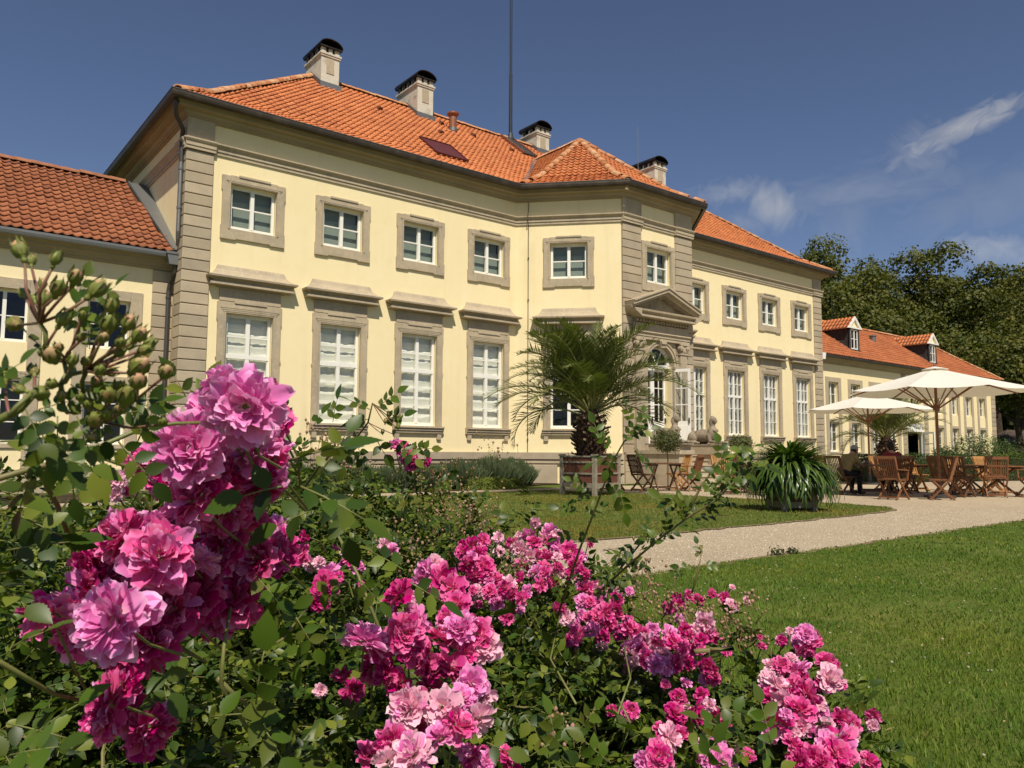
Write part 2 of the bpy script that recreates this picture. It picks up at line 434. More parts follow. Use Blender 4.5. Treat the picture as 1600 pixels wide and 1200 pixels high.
def wall_mesh(wall, openings, z0, z1, thick=.34, mi=0, mb=None, y=0.0):
    """wall face with real openings (x0,x1,z0,z1) and their reveals"""
    mb = mb or MB()
    xs = sorted({0.0, wall.len} | {o[0] for o in openings} | {o[1] for o in openings})
    zs = sorted({z0, z1} | {o[2] for o in openings} | {o[3] for o in openings})
    T = wall.m
    for i in range(len(xs) - 1):
        for j in range(len(zs) - 1):
            cx, cz = (xs[i] + xs[i + 1]) / 2, (zs[j] + zs[j + 1]) / 2
            if any(o[0] < cx < o[1] and o[2] < cz < o[3] for o in openings): continue
            mb.add([T @ Vector(p) for p in ((xs[i], y, zs[j]), (xs[i + 1], y, zs[j]), (xs[i + 1], y, zs[j + 1]), (xs[i], y, zs[j + 1]))], [(0, 1, 2, 3)], mi)
    for (a, b, c, d) in openings:
        for q in (((a, c), (a, d)), ((b, d), (b, c)), ((a, d), (b, d)), ((b, c), (a, c))):
            (xa, za), (xb, zb) = q
            mb.add([T @ Vector(p) for p in ((xa, y, za), (xb, y, zb), (xb, thick, zb), (xa, thick, za))], [(0, 1, 2, 3)], mi)
    return mb

UZ0, UZ1 = 6.68, 7.85     # upper opening
LZ0, LZ1 = 1.76, 4.48     # lower opening
OW = .615
offs = [12.949, 10.384, 7.818, 5.235]
cx1 = [XC - o - XL for o in offs]              # in wall F1
cx4 = [o - P_IN for o in reversed(offs)]       # in wall F4
def ops(cxs): return [(c - OW, c + OW, UZ0, UZ1) for c in cxs] + [(c - OW, c + OW, LZ0, LZ1) for c in cxs]
WALL_Z = 9.40
o1 = ops(cx1) + [(cx1[2] - .35, cx1[2] + .35, .22, .62)]
o2 = ops([LF2 / 2]) + [(LF2 / 2 - .30, LF2 / 2 + .30, .20, .62)]
DX, DZ0, DSP, DR = P_OUT, 1.10, 3.93, .66      # door centre, sill, springing, arch radius
o3 = [(DX - OW, DX + OW, UZ0, UZ1), (DX - DR, DX + DR, DZ0, DSP + DR)]
o4 = ops(cx4)
mbw = MB()
for w, o in ((W_F1, o1), (W_F2, o2), (W_F3, o3), (W_F5, ops([LF2 / 2])), (W_F4, o4), (W_R, []), (W_B, []), (W_LS, [])):
    wall_mesh(w, o, 0.0, WALL_Z, mb=mbw)
wpart('wall', mbw.mesh('palace_wall', M['stucco']), house)
# dark inner lining so the rooms are closed
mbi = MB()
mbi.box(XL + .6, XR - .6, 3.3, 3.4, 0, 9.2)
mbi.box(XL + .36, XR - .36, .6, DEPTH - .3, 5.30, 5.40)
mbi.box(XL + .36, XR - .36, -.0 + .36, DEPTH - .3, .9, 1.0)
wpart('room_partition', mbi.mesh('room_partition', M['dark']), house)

# ---- swept mouldings (profile = list of (outward, z)) along the plan
def sweep(path, prof, closed=True, zoff=0.0):
    n = len(path); mb = MB(); rows = []
    P = [Vector((p[0], p[1])) for p in path]
    for i in range(n):
        def nrm(a, b):
            d = (b - a).normalized(); return Vector((d.y, -d.x))
        if closed or 0 < i < n - 1:
            n1 = nrm(P[i - 1], P[i]); n2 = nrm(P[i], P[(i + 1) % n])
            mtr = (n1 + n2); mtr = mtr / max(mtr.dot(n1), .2)
        elif i == 0: mtr = nrm(P[0], P[1])
        else: mtr = nrm(P[-2], P[-1])
        rows.append([(P[i].x + mtr.x * o, P[i].y + mtr.y * o, z + zoff) for o, z in prof])
    k = len(prof)
    vs = [p for r in rows for p in r]
    fs = []
    for i in range(n if closed else n - 1):
        for j in range(k):
            a, b = i * k + j, i * k + (j + 1) % k
            c, d = ((i + 1) % n) * k + (j + 1) % k, ((i + 1) % n) * k + j
            fs.append((a, b, c, d))
    if not closed: fs += [tuple(range(k)), tuple(range(n * k - 1, (n - 1) * k - 1, -1))]
    mb.add(vs, fs)
    return mb
CORN = [(-.1, 9.30), (.04, 9.30), (.045, 9.335), (.10, 9.345), (.10, 9.385), (.13, 9.395), (.17, 9.45), (.18, 9.485), (.35, 9.49), (.35, 9.575), (.375, 9.585), (.385, 9.61), (.43, 9.66), (.435, 9.72), (-.1, 9.72)]
STRING = [(-.1, 8.52), (.04, 8.52), (.04, 8.60), (.065, 8.605), (.065, 8.70), (.085, 8.715), (.125, 8.76), (.14, 8.765), (.14, 8.80), (.04, 8.815), (-.1, 8.815)]
GUT = [(.438, 9.60), (.46, 9.565), (.53, 9.565), (.575, 9.60), (.59, 9.66), (.59, 9.735), (.575, 9.735), (.572, 9.66), (.55, 9.62), (.53, 9.585), (.46, 9.585), (.44, 9.61)]
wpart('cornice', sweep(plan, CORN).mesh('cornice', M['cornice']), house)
wpart('gutter', sweep(plan, GUT).mesh('gutter', M['gutter']), house)
wpart('string_course', sweep(plan, STRING).mesh('string_course', M['stone']), house)
wpart('gutter_lip', sweep(plan, [(.585, 9.735), (.60, 9.735), (.602, 9.75), (.583, 9.75)]).mesh('gutter_lip', M['zinc']), house)

# ---- plinth of separate stones
_stone_cache = {}
def block_mesh(w, d, h, c=.014, mt='stone_var'):
    k = (round(w, 3), round(d, 3), round(h, 3), mt)
    if k not in _stone_cache:
        _stone_cache[k] = MB().cbox(-w / 2, w / 2, -d, 0.02, 0, h, c).mesh('stone_block', M[mt])
    return _stone_cache[k]
for wl in (W_F1, W_F2, W_F3, W_F5, W_F4, W_LS):
    n = max(1, round(wl.len / 1.9)); L = wl.len / n
    for i in range(n):
        for (z0, z1, d) in ((.765, 1.0, .125), (.385, .755, .085), (.0, .375, .085)):
            x0, x1 = i * L, (i + 1) * L
            if z0 < .7 and wl in (W_F1, W_F2):
                c = cx1[2] if wl is W_F1 else LF2 / 2
                if x0 < c < x1 or abs(x0 - c) < .36 or abs(x1 - c) < .36:
                    if z1 > .6:
                        z0 = .635
                    else:
                        for (p, q) in ((x0, c - .36), (c + .36, x1)):
                            p, q = max(x0, min(p, x1)), max(x0, min(q, x1))
                            if q - p > .1: link('plinth_stone', block_mesh(q - p - .008, d, .60), house, mw=wl.at((p + q) / 2, 0, 0.0, house))
                        continue
            if wl is W_F3 and x0 < DX + .7 and x1 > DX - .7: pass
            link('plinth_stone', block_mesh(x1 - x0 - .008, d, z1 - z0), house, mw=wl.at((x0 + x1) / 2, 0, z0, house))
# corner strips of the plinth
for (wl, sg) in ((W_F1, -1), (W_F4, 1)):
    pass

# ---- rusticated pilasters: every course a stone
COURSE = (8.52 - 1.0) / 27
def pilaster(wl, xa, xb, root, z0=1.0, z1=8.52, course=COURSE, proud=.055, cap=True, back_d=.02, side=None):
    n = int(round((z1 - z0) / course)); h = (z1 - z0) / n
    w = xb - xa
    link('pilaster_back', MB().box(-w / 2 + .012, w / 2 - .012, -back_d, .02, z0, z1).mesh('pilaster_back', M['stone_shaded']), root, mw=wl.at((xa + xb) / 2, 0, 0, root))
    for i in range(n):
        link('pilaster_stone', block_mesh(w, proud, h - .022, .012), root, mw=wl.at((xa + xb) / 2, 0, z0 + i * h, root))
    if cap:
        link('pilaster_cap', MB().box(-w / 2 - .0, w / 2 + .0, -.06, .02, 8.82, 9.335).mesh('pilaster_cap', M['stone']), root, mw=wl.at((xa + xb) / 2, 0, 0, root))
        mbc = MB(); mbc.profx([(.0, 8.525), (-.105, 8.525), (-.105, 8.602), (-.125, 8.607), (-.125, 8.70), (-.15, 8.72), (-.175, 8.762), (-.175, 8.80), (-.10, 8.818), (0, 8.818)], -w / 2 - .035, w / 2 + .035)
        link('pilaster_capital', mbc.mesh('pilaster_capital', M['stone']), root, mw=wl.at((xa + xb) / 2, 0, 0, root))
pilaster(W_F1, -.056, .62, house)
pilaster(W_F4, W_F4.len - .62, W_F4.len + .056, house)
pilaster(W_F3, -.03, .86, house)
pilaster(W_F3, W_F3.len - .86, W_F3.len + .03, house)
pilaster(W_LS, W_LS.len - .58, W_LS.len - .003, house)

# ---- window dressings (local x centre 0, y<0 proud of the wall)
def surround_upper():
    mb = MB(); ow, iw, zt, zb = .8235, OW, 8.08, 6.39
    mb.cbox(-ow, -iw, -.06, .02, zb + .03, zt - .02, .008); mb.cbox(iw, ow, -.06, .02, zb + .03, zt - .02, .008)
    mb.cbox(-iw + .0005, iw - .0005, -.06, .02, UZ1, zt, .008); mb.cbox(-iw + .0005, iw - .0005, -.06, .02, zb + .025, UZ0, .008)
    for s in (-1, 1):   # ears
        x0, x1 = sorted((s * (ow - .002), s * (ow + .022)))
        for (a, b) in ((7.66, zt - .03), (zb, 6.74)): mb.cbox(x0, x1, -.057, .02, a, b, .006)
        x0, x1 = sorted((s * .45, s * (ow + .02)))
        mb.cbox(x0, x1, -.063, .018, zb - .004, zb + .09, .006)
    for (i, (a, b)) in enumerate(((.0, .035), (.035, .06))):   # stepped inner moulding over the head
        mb.box(-iw - .12 + i * .03, iw + .12 - i * .03, -.078 + i * .006, -.05, UZ1 + .065 - i * .035, UZ1 + .093 - i * .035)
    mb.box(-.42, .42, -.085, -.05, zt - .03, zt + .022)
    for s in (-1, 1):
        x0, x1 = sorted((s * (iw + .012), s * (iw + .05)))
        mb.box(x0, x1, -.078, -.05, UZ0 - .02, UZ1 + .03)
    return mb.mesh('window_surround', M['stone'])
def surround_lower():
    mb = MB(); ow, iw, zt = .8235, OW, 4.77
    mb.cbox(-ow, -iw, -.06, .02, 1.745, zt, .008); mb.cbox(iw, ow, -.06, .02, 1.745, zt, .008)
    mb.cbox(-iw + .0005, iw - .0005, -.06, .02, LZ1, zt, .008)
    mb.box(-iw + .0006, iw - .0006, -.02, .3, 1.70, LZ0 - .001)
    for s in (-1, 1):
        x0, x1 = sorted((s * (ow - .002), s * (ow + .022)))
        for (a, b) in ((4.28, zt - .01), (3.3, 3.36)): mb.cbox(x0, x1, -.057, .02, a, b, .006)
        x0, x1 = sorted((s * (iw + .012), s * (iw + .05)))
        mb.box(x0, x1, -.078, -.05, LZ0, LZ1 + .03)
    for i in range(3):
        mb.box(-iw - .15 + i * .03, iw + .15 - i * .03, -.080 + i * .005, -.05, LZ1 + .13 - i * .045, LZ1 + .165 - i * .045)
    mb.box(-.42, .42, -.085, -.05, zt - .03, zt + .02)
    return mb.mesh('window_surround', M['stone'])
def hood():
    mb = MB()
    mb.box(-.80, .80, -.05, .02, 4.792, 5.12)                    # frieze board
    prof = [(-.10, 5.12), (.03, 5.12), (.05, 5.15), (.235, 5.155), (.245, 5.165), (.245, 5.215), (.16, 5.23), (.15, 5.28), (.20, 5.325), (.31, 5.345), (.32, 5.39), (.29, 5.405), (.21, 5.44), (.13, 5.50), (.07, 5.58), (.04, 5.66), (.02, 5.70), (-.10, 5.70)]
    u = sweep([(-.85, .06), (-.85, 0), (.85, 0), (.85, .06)], prof, False)
    mb.add(u.v, u.f)
    return mb.mesh('window_hood', M['stone'])
def sill():
    mb = MB()
    mb.profx([(.02, 1.745), (-.16, 1.745), (-.165, 1.70), (-.13, 1.69), (-.125, 1.62), (-.10, 1.61), (-.09, 1.545), (.02, 1.54)], -.86, .86)
    for s in (-1, 1):
        mb.prism([(s * .80, 1.54), (s * .80, 1.36), (s * .66, 1.36), (s * .66, 1.54)], -.07, .02)
    return mb.mesh('window_sill', M['stone'])
def bars(xs, zs, x0, x1, z0, z1, fw, bw, y0=.10, y1=.17, mull=None):
    mb = MB()
    mb.box(x0, x1, y0, y1, z0, z0 + fw * 1.3); mb.box(x0, x1, y0, y1, z1 - fw, z1)
    mb.box(x0, x0 + fw, y0 + .001, y1, z0 + fw, z1 - fw / 2); mb.box(x1 - fw, x1, y0 + .001, y1, z0 + fw, z1 - fw / 2)
    for x, w in xs: mb.box(x - w / 2, x + w / 2, y0 - .012, y1 - .002, z0 + fw, z1 - fw / 2)
    for z, w in zs: mb.box(x0 + fw / 2, x1 - fw / 2, y0 + (.012 if w < .05 else -.016), y1 - .004, z - w / 2, z + w / 2)
    return mb
fr_up = bars([(0, .10)], [((UZ0 + UZ1) / 2 + .02, .036)], -OW + .015, OW - .015, UZ0 + .005, UZ1 - .002, .075, .028).mesh('window_frame', M['white'])
LH = LZ1 - LZ0
zrow = [LZ0 + .10 + (LH - .15) * k / 5 for k in range(6)]
fr_lo = bars([(0, .105)], [(zrow[1], .034), (zrow[2], .034), (zrow[3], .11), (zrow[4], .034)], -OW + .012, OW - .012, LZ0 + .005, LZ1 - .002, .075, .026).mesh('window_frame', M['white'])
fr_lo4 = bars([(0, .10), (-.29, .026), (.29, .026)], [(zrow[1], .026), (zrow[2], .026), (zrow[3], .10), (zrow[4], .026)], -OW + .012, OW - .012, LZ0 + .005, LZ1 - .002, .058, .026).mesh('window_frame', M['white'])
def pane_mesh(w, h):
    return MB().box(-w / 2, w / 2, .137, .141, 0, h).mesh('pane', M['glass'])
pn_up = pane_mesh(.50, .525); pn_lo = pane_mesh(.515, .505)
def blind_mesh():
    mb = MB(); mb.box(-.57, .57, .30, .31, UZ0 + .02, UZ1 - .34); mb.box(-.57, .57, .285, .30, UZ1 - .37, UZ1 - .335)
    mb.box(-.57, .57, .36, .37, UZ0 + .4, UZ1 - .02)
    return mb.mesh('roller_blind', M['blind'])
def curtain_mesh(seed):
    """ruched white blind: soft swags one above the other"""
    rg = random.Random(seed); vs = []; fs = []; nx, nz = 14, 60
    for j in range(nz + 1):
        t = j / nz; z = LZ0 + .04 + t * (LH - .08)
        ph = (t * 9.5) % 1.0
        for i in range(nx + 1):
            x = -.58 + 1.16 * i / nx
            sw = .5 - .5 * math.cos(2 * PI * i / nx * 2)
            ph2 = (t * 9.5 + .09 * sw + .05 * math.sin(i * 1.3 + seed)) % 1.0
            y = .27 - .05 * (ph2 ** 1.8) + .008 * math.sin(i * 2.1 + j)
            vs.append((x, y, z))
    for j in range(nz):
        for i in range(nx):
            a = j * (nx + 1) + i; fs.append((a, a + 1, a + nx + 2, a + nx + 1))
    return MB().add(vs, fs).mesh('ruched_blind', M['curtain'], smooth=True)
def net_mesh(seed):
    vs = []; fs = []; nx = 40
    for j in range(2):
        for i in range(nx + 1):
            vs.append((-.58 + 1.16 * i / nx, .27 + .03 * math.sin(i * 1.1 + seed) + .012 * math.sin(i * 2.7), LZ0 + .04 + j * (LH - .08)))
    for i in range(nx): fs.append((i, i + 1, i + nx + 2, i + nx + 1))
    return MB().add(vs, fs).mesh('net_curtain', M['curtain_grey'], smooth=True)
SU, SL, HD, SI = surround_upper(), surround_lower(), hood(), sill()
BL = blind_mesh(); CU = [curtain_mesh(k) for k in range(3)]; NE = [net_mesh(k) for k in range(3)]
dark_back = MB().box(-.62, .62, .50, .51, 0, 1).mesh('room_shadow', M['dark'])

def put_upper(wl, x, root=house):
    w = link('window', fr_up, root, mw=wl.at(x, 0, 0, root))
    link('window_surround', SU, w)
    for i in (-1, 1):
        for k in range(2): link('pane', pn_up, w, loc=(i * .285, 0, UZ0 + .075 + k * .545))
    link('roller_blind', BL, w)
def put_lower(wl, x, root=house, kind=0, seed=0):
    w = link('window', fr_lo4 if kind == 1 else fr_lo, root, mw=wl.at(x, 0, 0, root))
    link('window_surround', SL, w); link('window_hood', HD, w); link('window_sill', SI, w)
    for i in (-1, 1):
        for k in range(5): link('pane', pn_lo, w, loc=(i * .30, 0, zrow[k] + .008))
    if kind == 0: link('ruched_blind', CU[seed % 3], w)
    elif kind == 1: link('net_curtain', NE[seed % 3], w)
for i, c in enumerate(cx1): put_upper(W_F1, c); put_lower(W_F1, c, seed=i)
put_upper(W_F2, LF2 / 2); put_lower(W_F2, LF2 / 2, kind=2)
put_upper(W_F5, LF2 / 2); put_lower(W_F5, LF2 / 2, kind=2)
put_upper(W_F3, P_OUT)
for i, c in enumerate(cx4): put_upper(W_F4, c); put_lower(W_F4, c, kind=1, seed=i)
# basement windows with bars
for wl, c in ((W_F2, LF2 / 2), (W_F1, cx1[2])):
    mb = MB(); mb.box(-.30, .30, .10, .13, .22, .61)
    b = link('basement_window', mb.mesh('basement_window', M['dark']), house, mw=wl.at(c, 0, 0, house))
    mb = MB()
    for x in (-.15, 0, .15): mb.tube([(x, .04, .2), (x, .04, .63)], .012, 6)
    mb.box(-.30, .30, .06, .09, .565, .61); mb.box(-.30, .30, .06, .09, .21, .25)
    link('window_bars', mb.mesh('window_bars', M['white']), b)

# ---- the garden door: pediment, entablature, Ionic pilasters, arch
def L3(mb, name, mt, smooth=False, **k): return link(name, mb.mesh(name, mt, smooth), house, mw=W_F3.at(P_OUT, 0, 0, house), **k)
mb = MB()
prof = [(.02, 5.36), (-.16, 5.36), (-.17, 5.385), (-.46, 5.39), (-.47, 5.40), (-.47, 5.465), (-.37, 5.475), (-.38, 5.53), (-.49, 5.58), (-.50, 5.64), (.02, 5.64)]
mb.profx([(y, z) for y, z in prof], -1.36, 1.36)
L3(mb, 'pediment_cornice', M['stone'])
mb = MB()   # dentils
for i in range(19): x = -1.28 + i * .1422; mb.box(x - .036, x + .036, -.25, -.05, 5.275, 5.355)
L3(mb, 'dentils', M['stone'])
mb = MB()   # raking cornices and tympanum
AP = 6.50; HWp = 1.71
for s in (-1, 1):
    for (lo, hi, yo) in ((0.0, .09, -.36), (.09, .20, -.46), (.20, .245, -.50)):
        a = (s * HWp * .985, 5.645 + lo); b = (0, AP - .245 + lo); c = (0, AP - .245 + hi); d = (s * HWp, 5.645 + hi)
        mb.prism([(a[0], a[1] - 0.0), b, c, d], yo, .02)
L3(mb, 'raking_cornice', M['stone'])
mb = MB(); mb.prism([(-1.5, 5.646), (1.5, 5.646), (0, 6.28)], -.075, .02)
for i in range(13):
    for s in (-1, 1):
        t = (i + .5) / 13; x = s * 1.32 * (1 - t); z = 5.70 + t * .50
        if z < 6.2: mb.box(x - .04, x + .04, -.26, -.02, z - .03, z + .07)
L3(mb, 'tympanum', M['stone_shaded'])
mb = MB(); mb.box(-1.36, 1.36, -.16, .02, 4.98, 5.25)
L3(mb, 'portal_frieze', M['stone'])
mb = MB(); mb.profx([(.02, 4.975), (-.24, 4.975), (-.25, 4.94), (-.20, 4.90), (-.20, 4.82), (-.18, 4.815), (-.18, 4.72), (.02, 4.72)], -1.40, 1.40)
L3(mb, 'architrave', M['stone'])
mb = MB(); mb.prism([(-1.76, 5.345), (1.76, 5.345), (1.76, 5.64), (-1.76, 5.64)], -.34, .02)
mb = MB()
for s in (-1, 1):
    mb.prism([(s * 1.36, 5.40), (s * 1.66, 5.56), (s * 1.70, 5.64), (s * 1.36, 5.64)], -.50, .02)
L3(mb, 'cornice_return', M['stone'])
for s in (-1, 1):
    x = s * 1.10
    mb = MB(); mb.cbox(x - .17, x + .17, -.16, .02, 1.62, 4.36, .01)
    mb.cbox(x - .21, x + .21, -.20, .02, 1.06, 1.62, .015); mb.cbox(x - .24, x + .24, -.22, .02, 1.60, 1.66, .012)
    L3(mb, 'portal_pilaster', M['stone'])
    mb = MB(); mb.box(x - .22, x + .22, -.21, .02, 4.66, 4.715); mb.box(x - .18, x + .18, -.175, .02, 4.36, 4.655)
    mb.box(x - .20, x + .20, -.19, .02, 4.34, 4.38)
    for t in (-1, 1):   # volutes
        cx_ = x + t * .17
        mb.prism([(cx_ + .085 * math.cos(a * PI / 6), 4.56 + .085 * math.sin(a * PI / 6)) for a in range(12)], -.235, -.10)
        mb.prism([(cx_ + .045 * math.cos(a * PI / 4), 4.56 + .045 * math.sin(a * PI / 4)) for a in range(8)], -.255, -.22)
    for q in range(5): mb.prism([(x - .11 + q * .055 + .022 * math.cos(a * PI / 3), 4.46 + .04 * math.sin(a * PI / 3)) for a in range(6)], -.20, -.12)
    L3(mb, 'ionic_capital', M['stone'])
mb = MB()   # arch ring (archivolt), spandrels and imposts
def ring(r0, r1, y0, y1, n=24, z=DSP):
    for i in range(n):
        a, b = PI * i / n, PI * (i + 1) / n
        mb.prism([(r0 * math.cos(a), z + r0 * math.sin(a)), (r1 * math.cos(a), z + r1 * math.sin(a)), (r1 * math.cos(b), z + r1 * math.sin(b)), (r0 * math.cos(b), z + r0 * math.sin(b))], y0, y1)
ring(DR, DR + .10, -.10, .25); ring(DR + .10, DR + .15, -.13, .02)
# spandrel filling square opening corners above the arch
for s in (-1, 1):
    pts = [(s * (DR + .001), DSP)] + [(s * (DR + .001) * math.cos(a * PI / 16), DSP + DR * math.sin(a * PI / 16)) for a in range(0, 9)] + [(s * 0.0, DSP + DR + .03), (s * (DR + .03), DSP + DR + .03)]
    mb.prism(pts, -.012, .24)
mb.box(-.93, -DR - .002, -.10, .02, 1.10, DSP - .08); mb.box(DR + .002, .93, -.10, .02, 1.10, DSP - .08)
for s in (-1, 1):
    x0, x1 = sorted((s * (DR - .01), s * .94)); mb.profx([(.02, DSP - .08), (-.13, DSP - .08), (-.14, DSP - .02), (-.11, DSP), (.02, DSP)], x0, x1)
mb.cbox(-.93, .93, -.02, .015, DSP, 4.72, .004) if False else None
L3(mb, 'door_arch', M['stone'])
mb = MB(); mb.prism([(-.10, 4.50), (.10, 4.50), (.15, 4.715), (-.15, 4.715)], -.20, .0); mb.prism([(-.12, 4.62), (.12, 4.62), (.14, 4.70), (-.14, 4.70)], -.25, -.19)
L3(mb, 'keystone', M['stone'])
for s in (-1, 1):
    mb = MB(); x0, x1 = sorted((s * .932, s * .90)); mb.box(x0, x1, -.05, .0, 1.1, 4.70); 
mb = MB(); mb.box(-.93, -.90, -.045, .01, DSP + .0, 4.71)
# stone face between pilasters above the arch (the F3 wall is stone here)
mb = MB()
n = 16; top = 4.715
pts_in = [((DR + .14) * math.cos(PI * i / n), DSP + (DR + .14) * math.sin(PI * i / n)) for i in range(n + 1)]
for i in range(n):
    (xa, za), (xb, zb) = pts_in[i], pts_in[i + 1]
    mb.prism([(xa, za), (xa, top), (xb, top), (xb, zb)], -.06, .01)
L3(mb, 'spandrel_stone', M['stone'])
mb = MB(); mb.box(-1.0 + .12, .88, -.03, .012, 5.30, 6.385)
L3(mb, 'portal_back_stone', M['stone'])
# fanlight and door leaves
fl = L3(MB().box(-DR + .01, DR - .01, .10, .18, DSP - .09, DSP + .03), 'fanlight', M['white'])
mb = MB()
for i in range(20):
    a, b = PI * i / 20, PI * (i + 1) / 20
    for (r0, r1) in ((DR - .12, DR - .002), ):
        mb.prism([(r0 * math.cos(a), DSP + .02 + r0 * math.sin(a)), (r1 * math.cos(a), DSP + .0 + r1 * math.sin(a)), (r1 * math.cos(b), DSP + .0 + r1 * math.sin(b)), (r0 * math.cos(b), DSP + .02 + r0 * math.sin(b))], .10, .17)
for a in (R(62), R(118)):
    mb.beam((0, .13, DSP), ((DR - .1) * math.cos(a), .13, DSP + (DR - .1) * math.sin(a)), .04, .035)
link('fan_frame', mb.mesh('fan_frame', M['white']), fl)
mb = MB(); mb.prism([((DR - .1) * math.cos(PI * i / 16), DSP + .02 + (DR - .1) * math.sin(PI * i / 16)) for i in range(17)], .14, .145)
link('pane', mb.mesh('fan_pane', M['glass']), fl)
DTOP = DSP - .09
def leaf_mesh(w):
    mb = MB(); z0, z1 = 1.12, DTOP
    mb.box(0, w, 0, .05, z0, z0 + .95); mb.box(.07, w - .07, -.012, 0, z0 + .18, z0 + .80)
    mb.box(0, .085, 0, .05, z0 + .95, z1); mb.box(w - .085, w, 0, .05, z0 + .95, z1); mb.box(.085, w - .085, 0, .05, z1 - .10, z1)
    hh = (z1 - .10 - z0 - .95) / 3
    for k in (1, 2): mb.box(.085, w - .085, .01, .04, z0 + .95 + k * hh - .015, z0 + .95 + k * hh + .015)
    mb.box(w / 2 - .012, w / 2 + .012, .012, .038, z0 + .95, z1 - .1)
    return mb.mesh('door_leaf', M['white'])
lw = DR - .012
LM = leaf_mesh(lw)
mb = MB(); mb.box(.085, lw - .085, .022, .026, 2.07, DTOP - .10)
LP = mb.mesh('leaf_pane', M['glass'])
base = W_F3.at(P_OUT, 0, 0, house)
d1 = link('door', LM, house, mw=base @ Matrix.Translation((-DR + .006, .30, 0))); link('pane', LP, d1)
d3 = link('door', LM, house, mw=base @ Matrix.Translation((.004, .30, 0))); link('pane', LP, d3)
d2 = link('door', LM, house, mw=base @ Matrix.Translation((DR - .006, .02, 0)) @ Matrix.Rotation(R(-68), 4, 'Z')); link('pane', LP, d2)
for d in (d1, d2, d3): link('handle', MB().box(lw - .06, lw - .03, -.05, .0, 2.0, 2.18).mesh('handle', M['gutter']), d)
L3(MB().box(-.93, .93, .02, .5, 1.0, 1.11), 'threshold', M['stone'])

# ---- lightning conductor on the canted wall
mb = MB(); mb.tube([(0, -.03, .1), (0, -.03, 8.5), (0, -.18, 8.62), (0, -.18, 8.85), (0, -.03, 9.0), (0, -.03, 9.3)], .011, 6)
for z in (1.4, 1.62, 3.6, 6.0, 7.4): mb.box(-.022, .022, -.045, .01, z - .025, z + .025)
link('lightning_conductor', mb.mesh('lightning_conductor', M['gutter']), house, mw=W_F2.at(.42, 0, 0, house))

# ================================================================== roofs
ROOF_M = .795
E_OFF = .55
def zr(d):
    d = np.asarray(d, float)
    return np.where(d < 1.2, 9.70 + .56 * d, 9.70 + .56 * 1.2 + ROOF_M * (d - 1.2))
def dline(P, ang):
    """distance inward from an eave line through P whose wall direction is ang"""
    nx, ny = -math.sin(ang), math.cos(ang)
    return lambda x, y: (x - P[0]) * nx + (y - P[1]) * ny
dF = lambda x, y: y + E_OFF
dBk = lambda x, y: DEPTH + E_OFF - y
dLs = lambda x, y: x - (XL - E_OFF)
dRs = lambda x, y: (XR + E_OFF) - x
def hmain(x, y): return zr(np.minimum(np.minimum(dF(x, y), dBk(x, y)), np.minimum(dLs(x, y), dRs(x, y))))
ei = E_OFF * math.tan(CANT / 2)
A2 = (XC - P_IN - ei, -E_OFF); B2 = (XC + P_IN + ei, -E_OFF)
dB2 = dline(A2, -CANT); dB3 = lambda x, y: y + P_D + E_OFF
dB5 = dline(B2, CANT)
dBL = lambda x, y: x - A2[0]
dBR = lambda x, y: B2[0] - x
def hbay(x, y):
    d = np.minimum(np.minimum(dB2(x, y), dB5(x, y)), np.minimum(dB3(x, y), np.minimum(dBL(x, y), dBR(x, y))))
    return np.where(d > 0, zr(np.maximum(d, 0)), -99)
def hroof(x, y): return np.maximum(np.where(y > -E_OFF, hmain(x, y), -99), hbay(x, y))

# underlay sheet: an exact height field just under the tiles
def deck(name, hf, x0, x1, y0, y1, st, root, drop=.05, mt='deck'):
    xs = np.arange(x0, x1 + st / 2, st); ys = np.arange(y0, y1 + st / 2, st)
    X, Y = np.meshgrid(xs, ys); Z = hf(X, Y) - drop
    ok = Z > 0
    idx = np.arange(X.size).reshape(X.shape)
    q = np.stack([idx[:-1, :-1], idx[:-1, 1:], idx[1:, 1:], idx[1:, :-1]], -1).reshape(-1, 4)
    okq = ok[:-1, :-1] & ok[:-1, 1:] & ok[1:, 1:] & ok[1:, :-1]
    q = q[okq.ravel()]
    Z = np.where(ok, Z, 9.6)
    me = npmesh(name, np.stack([X, Y, Z], -1).reshape(-1, 3), q, M[mt])
    return wpart(name, me, root)
deck('roof_underlay', hroof, XL - E_OFF + .01, XR + E_OFF - .01, -P_D - E_OFF + .01, DEPTH + E_OFF - .02, .12, house, .06)

